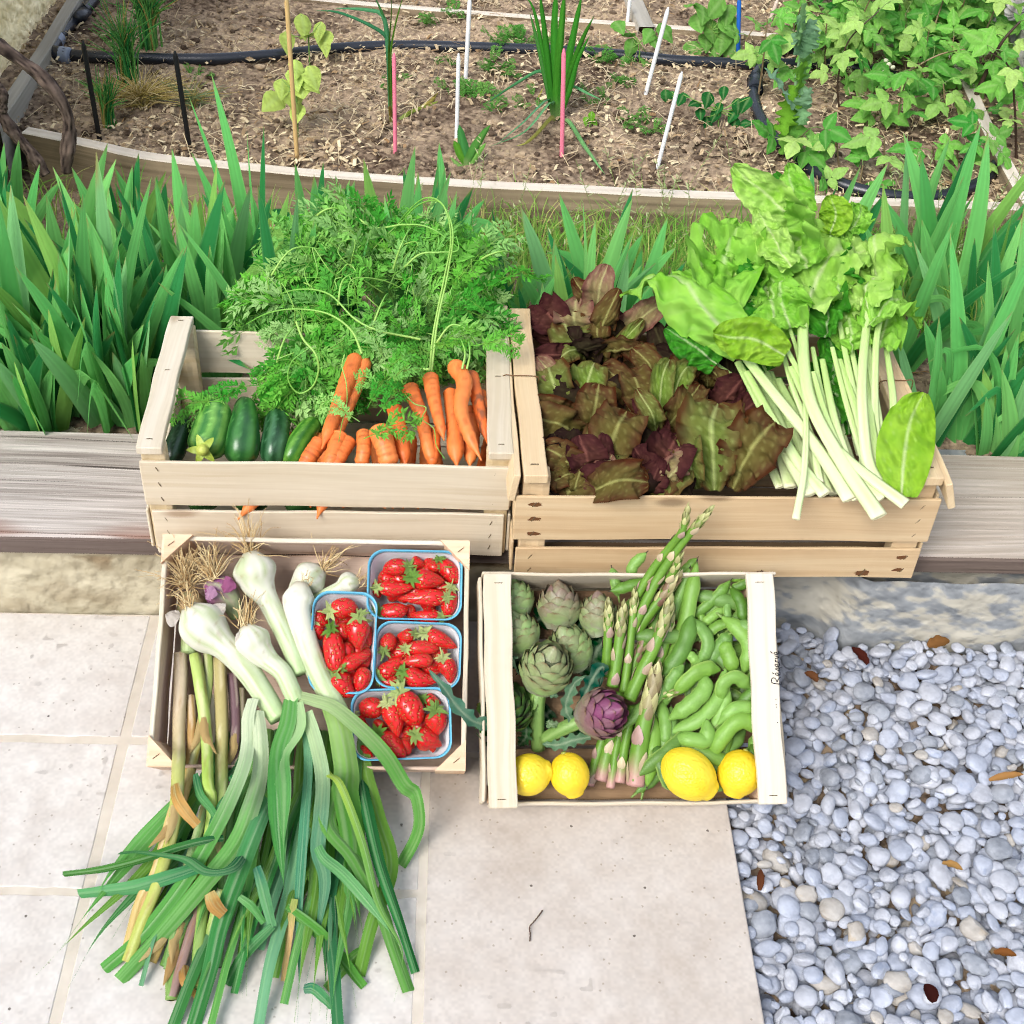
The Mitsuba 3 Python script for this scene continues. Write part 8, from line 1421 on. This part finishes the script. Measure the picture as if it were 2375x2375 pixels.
# ------------------------------------------------------------------ brambles on the right
SHOOTS = [[(0.6887, 2.909, 0.2), (0.6856, 2.909, 0.288), (0.6785, 2.909, 0.3844)], [(0.8696, 2.8616, 0.195), (0.8487, 2.8616, 0.274), (0.8533, 2.8616, 0.3632), (0.9044, 2.8616, 0.4319)], [(0.8047, 2.9573, 0.2), (0.7727, 2.9573, 0.2794), (0.7484, 2.9573, 0.3643)], [(0.9589, 2.9134, 0.196), (1.0112, 2.9134, 0.2704), (1.0764, 2.9134, 0.3187), (1.1328, 2.9134, 0.3353)], [(0.9831, 2.7857, 0.193), (0.9729, 2.7857, 0.2678), (0.9766, 2.7857, 0.3327)], [(1.1921, 2.9295, 0.198), (1.2, 2.9295, 0.2584), (1.2167, 2.9295, 0.3424), (1.2452, 2.9295, 0.3961)], [(1.2212, 2.6743, 0.19), (1.1805, 2.6743, 0.3112), (1.1437, 2.6743, 0.3955), (1.093, 2.6743, 0.4275)],
 [(1.1093, 2.8366, 0.195), (1.093, 2.8366, 0.241), (1.0769, 2.8366, 0.2861)], [(0.8474, 2.5456, 0.188), (0.8466, 2.5456, 0.2084), (0.8454, 2.5456, 0.2305)], [(0.905, 2.5655, 0.188), (0.8946, 2.5655, 0.2324), (0.8833, 2.5655, 0.2797)], [(0.8172, 2.6025, 0.19), (0.8073, 2.6025, 0.2183), (0.7986, 2.6025, 0.2503)], [(0.7607, 2.5066, 0.187), (0.757, 2.5066, 0.2051), (0.7552, 2.5066, 0.2231)], [(0.7207, 2.6193, 0.19), (0.719, 2.6193, 0.2388), (0.7391, 2.6193, 0.2717)], [(1.0277, 2.6124, 0.189), (1.0175, 2.6124, 0.2134), (1.0052, 2.6124, 0.2455)], [(1.082, 2.6408, 0.189), (1.0763, 2.6408, 0.2096), (1.0666, 2.6408, 0.238)],
 [(1.1424, 2.599, 0.188), (1.1232, 2.599, 0.2407), (1.1057, 2.599, 0.2881)], [(1.0674, 2.9491, 0.197), (1.0613, 2.9491, 0.2864), (1.0546, 2.9491, 0.3602)], [(0.9938, 3.053, 0.2), (0.9756, 3.053, 0.2601), (0.9617, 3.053, 0.302)], [(1.154, 3.0082, 0.2), (1.1428, 3.0082, 0.273), (1.1364, 3.0082, 0.3274)], [(1.2685, 3.0785, 0.2), (1.2424, 3.0785, 0.2604), (1.2237, 3.0785, 0.3111)], [(0.8735, 3.0518, 0.2), (0.8576, 3.0518, 0.277), (0.848, 3.0518, 0.3436)], [(1.0853, 3.168, 0.203), (1.0714, 3.168, 0.2687), (1.0588, 3.168, 0.3284)], [(0.948, 3.1441, 0.203), (0.9304, 3.1441, 0.2638), (0.9133, 3.1441, 0.323)], [(1.2415, 3.1726, 0.203), (1.2264, 3.1726, 0.2733), (1.2129, 3.1726, 0.3374)],
 [(1.1505, 3.1637, 0.203), (1.1292, 3.1637, 0.2685), (1.1074, 3.1637, 0.3364)], [(1.3515, 3.1832, 0.203), (1.3353, 3.1832, 0.2648), (1.3194, 3.1832, 0.325)], [(0.7933, 3.1348, 0.205), (0.7989, 3.1348, 0.2664), (0.8037, 3.1348, 0.3304)], [(0.9028, 2.4904, 0.187), (0.8981, 2.4904, 0.1909), (0.8976, 2.4904, 0.201)], [(0.9338, 2.8171, 0.193), (0.937, 2.8171, 0.2143), (0.9411, 2.8171, 0.2313)], [(1.1926, 2.8388, 0.193), (1.1825, 2.8388, 0.214), (1.1749, 2.8388, 0.2264)], [(0.9211, 2.9916, 0.198), (0.9279, 2.9916, 0.2243), (0.9325, 2.9916, 0.2416)], [(1.2028, 2.9976, 0.198), (1.1746, 2.9976, 0.223), (1.1657, 2.9976, 0.24)], [(0.6911, 3.0851, 0.2), (0.6775, 3.0851, 0.2558), (0.6913, 3.0851, 0.2989)], [(0.8621, 3.1756, 0.204), (0.8447, 3.1756, 0.2692), (0.8457, 3.1756, 0.3293)], [(1.038, 3.2337, 0.205), (1.0324, 3.2337, 0.2671), (1.0269, 3.2337, 0.3278)], [(1.2145, 3.2734, 0.205), (1.2068, 3.2734, 0.2677), (1.196, 3.2734, 0.3243)], [(1.3269, 3.2847, 0.205), (1.3177, 3.2847, 0.2679), (1.3101, 3.2847, 0.3249)], [(1.3181, 3.0102, 0.197), (1.3047, 3.0102, 0.2271), (1.2925, 3.0102, 0.2397)]]
gb = np.random.default_rng(911)
for i in range(26):   # the far part of the patch, one mass of shoots
    x = gb.uniform(.86, 1.32); y = gb.uniform(3.02, 3.65); H = gb.uniform(.10, .34); e = A(gb.normal(0, .05), gb.normal(-.02, .05), H)
    SHOOTS.append([(x, y, .20), tuple(A(x, y, .20) + e * .55), tuple(A(x, y, .20) + e)])
NL = [5, 5, 5, 4, 5, 6, 6, 5, 1, 2, 3, 2, 4, 3, 3, 5, 7, 7, 7, 6, 7, 7, 7, 7, 7, 6, 5, 2, 4, 4, 5, 5, 3, 6, 7, 7, 6, 4] + [7] * 26
WHERE = {3: 'bramble cane with a long bare arching stem across the corner', 5: 'dark woody bramble cane against the right wall', 6: 'bramble cane at the right edge leaning back inward', 8: 'single bright three part bramble leaf low in front', 9: 'bramble shoot with one big dark leaf in front of the patch', 11: 'low bramble leaf beside the hose next to the chard', 15: 'bramble shoot at the lower right by the hose end', 0: 'bramble shoot inside the curve of the hose at its top', 27: 'bramble leaf lying on the hose near the board', 12: 'bramble shoot just right of the glaucous poppy'}
gb = np.random.default_rng(909)
for i, sp in enumerate(SHOOTS):
    k = thing('bramble', WHERE.get(i, 'leafy bramble shoot in the thick of the patch'), 'bramble', None if i in WHERE else 'bramble shoots')
    p = spline(sp, 24); wood = i in (3, 5, 6)
    part(k, 'stem', tube(p, np.linspace(.0034 if wood else .0024, .0014, 24) * (1.9 if i == 5 else 1), 7, lerp(srgb(70, 52, 40), srgb(150, 130, 96), 0 if i in (5, 6) else (1. if i == 3 else gb.random()))), 'satin')
    front = i in (8, 9, 10, 11, 12, 13, 14, 27)
    n_ = int(NL[i] * 1.5) if NL[i] > 3 else NL[i]
    for j in range(n_):
        t = 1 - (j / max(1, n_)) * (.72 if not wood else .8); o = p[min(23, int(t * 23))]; a = j * 2.4 + i; s = gb.uniform(.7, 1.2) * (.038 if not front else .046)
        pd = unit(A(math.cos(a), math.sin(a) * .7 - .35, .35)); tipo = o + pd * s * gb.uniform(.5, 1.1) * (0.4 if NL[i] < 3 else 1)
        part(k, 'petiole', tube(spline([o, (o + tipo) / 2 + Z * .004, tipo], 6), .0009, 5, srgb(120, 150, 80)), 'satin')
        c = lerp(lerp(srgb(66, 162, 62), srgb(150, 222, 98), gb.random()), srgb(206, 242, 136), gb.random() ** 3)
        up = unit(A(gb.normal(0, .5), -.45 + gb.normal(0, .4), .9)); f = unit(pd - up * (pd @ up)); sd_ = np.cross(up, f)
        for q, (da, sc) in enumerate(((0, 1.15), (1.25, .92), (-1.25, .92))):
            d = f * math.cos(da) + sd_ * math.sin(da) - Z * gb.uniform(.0, .35)
            part(k, 'leaf', leaflet(tipo + f * (s * .28 if da == 0 else .002), d, up, s * sc, s * sc * .64, c * gb.uniform(.88, 1.1), i * 100 + j * 4 + q, .06, 15, 7), 'leafy')
pk = thing('poppy_plant', 'tall glaucous poppy plant with jagged pale leaves beside the hose', 'plant')
st = [(0.7306, 2.6526, 0.19), (0.7129, 2.6526, 0.2826), (0.6999, 2.6526, 0.36), (0.6983, 2.6526, 0.4351), (0.6903, 2.6526, 0.5037)]
part(pk, 'stem', tube(spline(st, 24), np.linspace(.0042, .0024, 24), 8, srgb(140, 180, 130)), 'satin')
for i, (p, w, c) in enumerate([([(0.7072, 2.6341, 0.295), (0.6736, 2.6041, 0.3462), (0.6406, 2.5841, 0.3877), (0.6124, 2.5741, 0.415)], .046, srgb(150, 196, 160)), ([(0.7061, 2.6233, 0.3), (0.7092, 2.6033, 0.3327), (0.7152, 2.5833, 0.3762)], .028, srgb(160, 204, 160)), ([(0.6941, 2.6207, 0.37), (0.691, 2.6007, 0.4049), (0.6695, 2.5707, 0.4133)], .034, srgb(130, 190, 70)), ([(0.698, 2.6328, 0.38), (0.6985, 2.6128, 0.4148), (0.7021, 2.5928, 0.4418)], .030, srgb(140, 196, 110)), ([(0.6901, 2.6133, 0.44), (0.6983, 2.5933, 0.4703), (0.7048, 2.5733, 0.4894)], .030, srgb(150, 200, 150)), ([(0.694, 2.6359, 0.46), (0.6749, 2.6059, 0.4928), (0.6619, 2.5959, 0.5139)], .042, srgb(150, 200, 150)), ([(0.6957, 2.6451, 0.46), (0.6956, 2.6151, 0.4865), (0.7042, 2.6051, 0.505)], .042, srgb(160, 206, 160)), ([(0.6825, 2.6065, 0.5), (0.666, 2.5765, 0.5286), (0.6584, 2.5665, 0.5493)], .034, srgb(150, 200, 130)), ([(0.7125, 2.6372, 0.27), (0.6822, 2.6072, 0.2831), (0.6581, 2.5972, 0.283)], .040, srgb(130, 190, 60)), ([(0.7206, 2.6501, 0.24), (0.6967, 2.6201, 0.2376), (0.6834, 2.6101, 0.2177)], .036, srgb(130, 190, 80)), ([(0.7228, 2.6413, 0.22), (0.7222, 2.6113, 0.2146), (0.7188, 2.6013, 0.2032)], .034, srgb(120, 186, 80)), ([(0.7125, 2.6372, 0.27), (0.7185, 2.6072, 0.2885), (0.7179, 2.5972, 0.301)], .03, srgb(150, 200, 140))]):
    q = p[1:] if len(p) > 3 else p; q = spline([np.array(p[1]) * 0 + np.array(st[min(4, 1 + i // 4)]) * .5 + np.array(p[1]) * .5] + list(p[1:]), 34); t = np.linspace(0, 1, 34)
    W = w / 2 * np.sin(np.pi * np.clip(.08 + .9 * t, 0, 1)) ** .7 * (1 + .38 * np.sin(t * 38 + i))
    part(pk, 'leaf', blade(q, W, A(0, -.5, .9), 7, lambda T, S, c=c: mixc(c * .8, c * 1.1, 1 - np.abs(S)), fold=.15, ruf=.25, rfreq=4, seed=i), 'leafy')
fl = thing('white_flower', 'white double flower at the top right corner', 'flower'); o = A(*[(1.3515, 3.1832, 0.203), (1.3158, 3.1432, 0.3466)][1])
for i in range(14):
    a = i * 2.4; e = A(math.cos(a), -.2, math.sin(a)); part(fl, 'petal', blade(spline([o, o + e * .014 + A(0, -.008, 0), o + e * .028], 6), .010 * np.array([.5, .9, 1, 1, .8, .3]), A(0, -1, .4), 5, srgb(246, 240, 240), cup=.3, ruf=.15, seed=i), 'leafy')
for i, q in enumerate([(1.154, 3.0082, 0.2), (1.1978, 2.9782, 0.3006), (1.0782, 2.9582, 0.1802), (0.99, 2.9482, 0.1681), (0.9982, 3.0082, 0.2457)][1:]):
    q = A(*q); part(thing('bramble_blossom', ('pale bramble blossom near the right wall', 'bramble blossom in the middle of the patch', 'white bramble blossom above the big dark leaf', 'small white bramble blossom by the pipe end')[i], 'flower'), None, [blob(q + gb.normal(0, .006, 3), np.diag([.006, .005, .005]), 1, .3, 2, j, srgb(236, 236, 206)) for j in range(6)], 'matte')
# old vine stem at the left
def bark(T, Aa):
    n1 = meshkit.fbm(np.stack([np.cos(Aa) * 4, np.sin(Aa) * 4, T * 14], -1), 3); return mixc(srgb(40, 30, 28), srgb(132, 112, 100), np.clip((n1 - .5) * 2.2 + .45, 0, 1))
vn = thing('vine_stem', 'twisted old vine stem with dark bark at the left edge', 'vine')
for nm, p, r in (('stem', [(-0.8589, 2.42, 0.4912), (-0.8223, 2.4, 0.4736), (-0.7861, 2.39, 0.4504), (-0.7525, 2.38, 0.4292), (-0.7266, 2.37, 0.3991), (-0.7151, 2.37, 0.3614), (-0.7167, 2.37, 0.3261), (-0.7235, 2.36, 0.2912), (-0.7329, 2.36, 0.2506)], .0118), ('stem', [(-0.8639, 2.42, 0.3883), (-0.845, 2.4, 0.3422), (-0.8233, 2.39, 0.305), (-0.7993, 2.38, 0.2782), (-0.7744, 2.37, 0.2364)], .0108), ('side_stem', [(-0.8566, 2.42, 0.392), (-0.8404, 2.41, 0.3868), (-0.8361, 2.4, 0.3706), (-0.8456, 2.4, 0.3421)], .008)):
    q = spline(p, 80)
    part(vn, nm, tube(q, r * (1 + .12 * np.sin(np.linspace(0, 17, 80))), 20, bark, lump=lambda T, Aa: 1 + .6 * (meshkit.fbm(np.stack([np.cos(Aa) * 3.2, np.sin(Aa) * 3.2, T * 14], -1), 3) - .5)), 'matte')

# ------------------------------------------------------------------ the palette of the meshes' own colours
_t = np.array(PALETTE, dtype=np.float32).T
for _i in range(9): TABLE[_i] = mi.Float(np.ascontiguousarray(_t[_i]))
dr.eval(*TABLE.values())
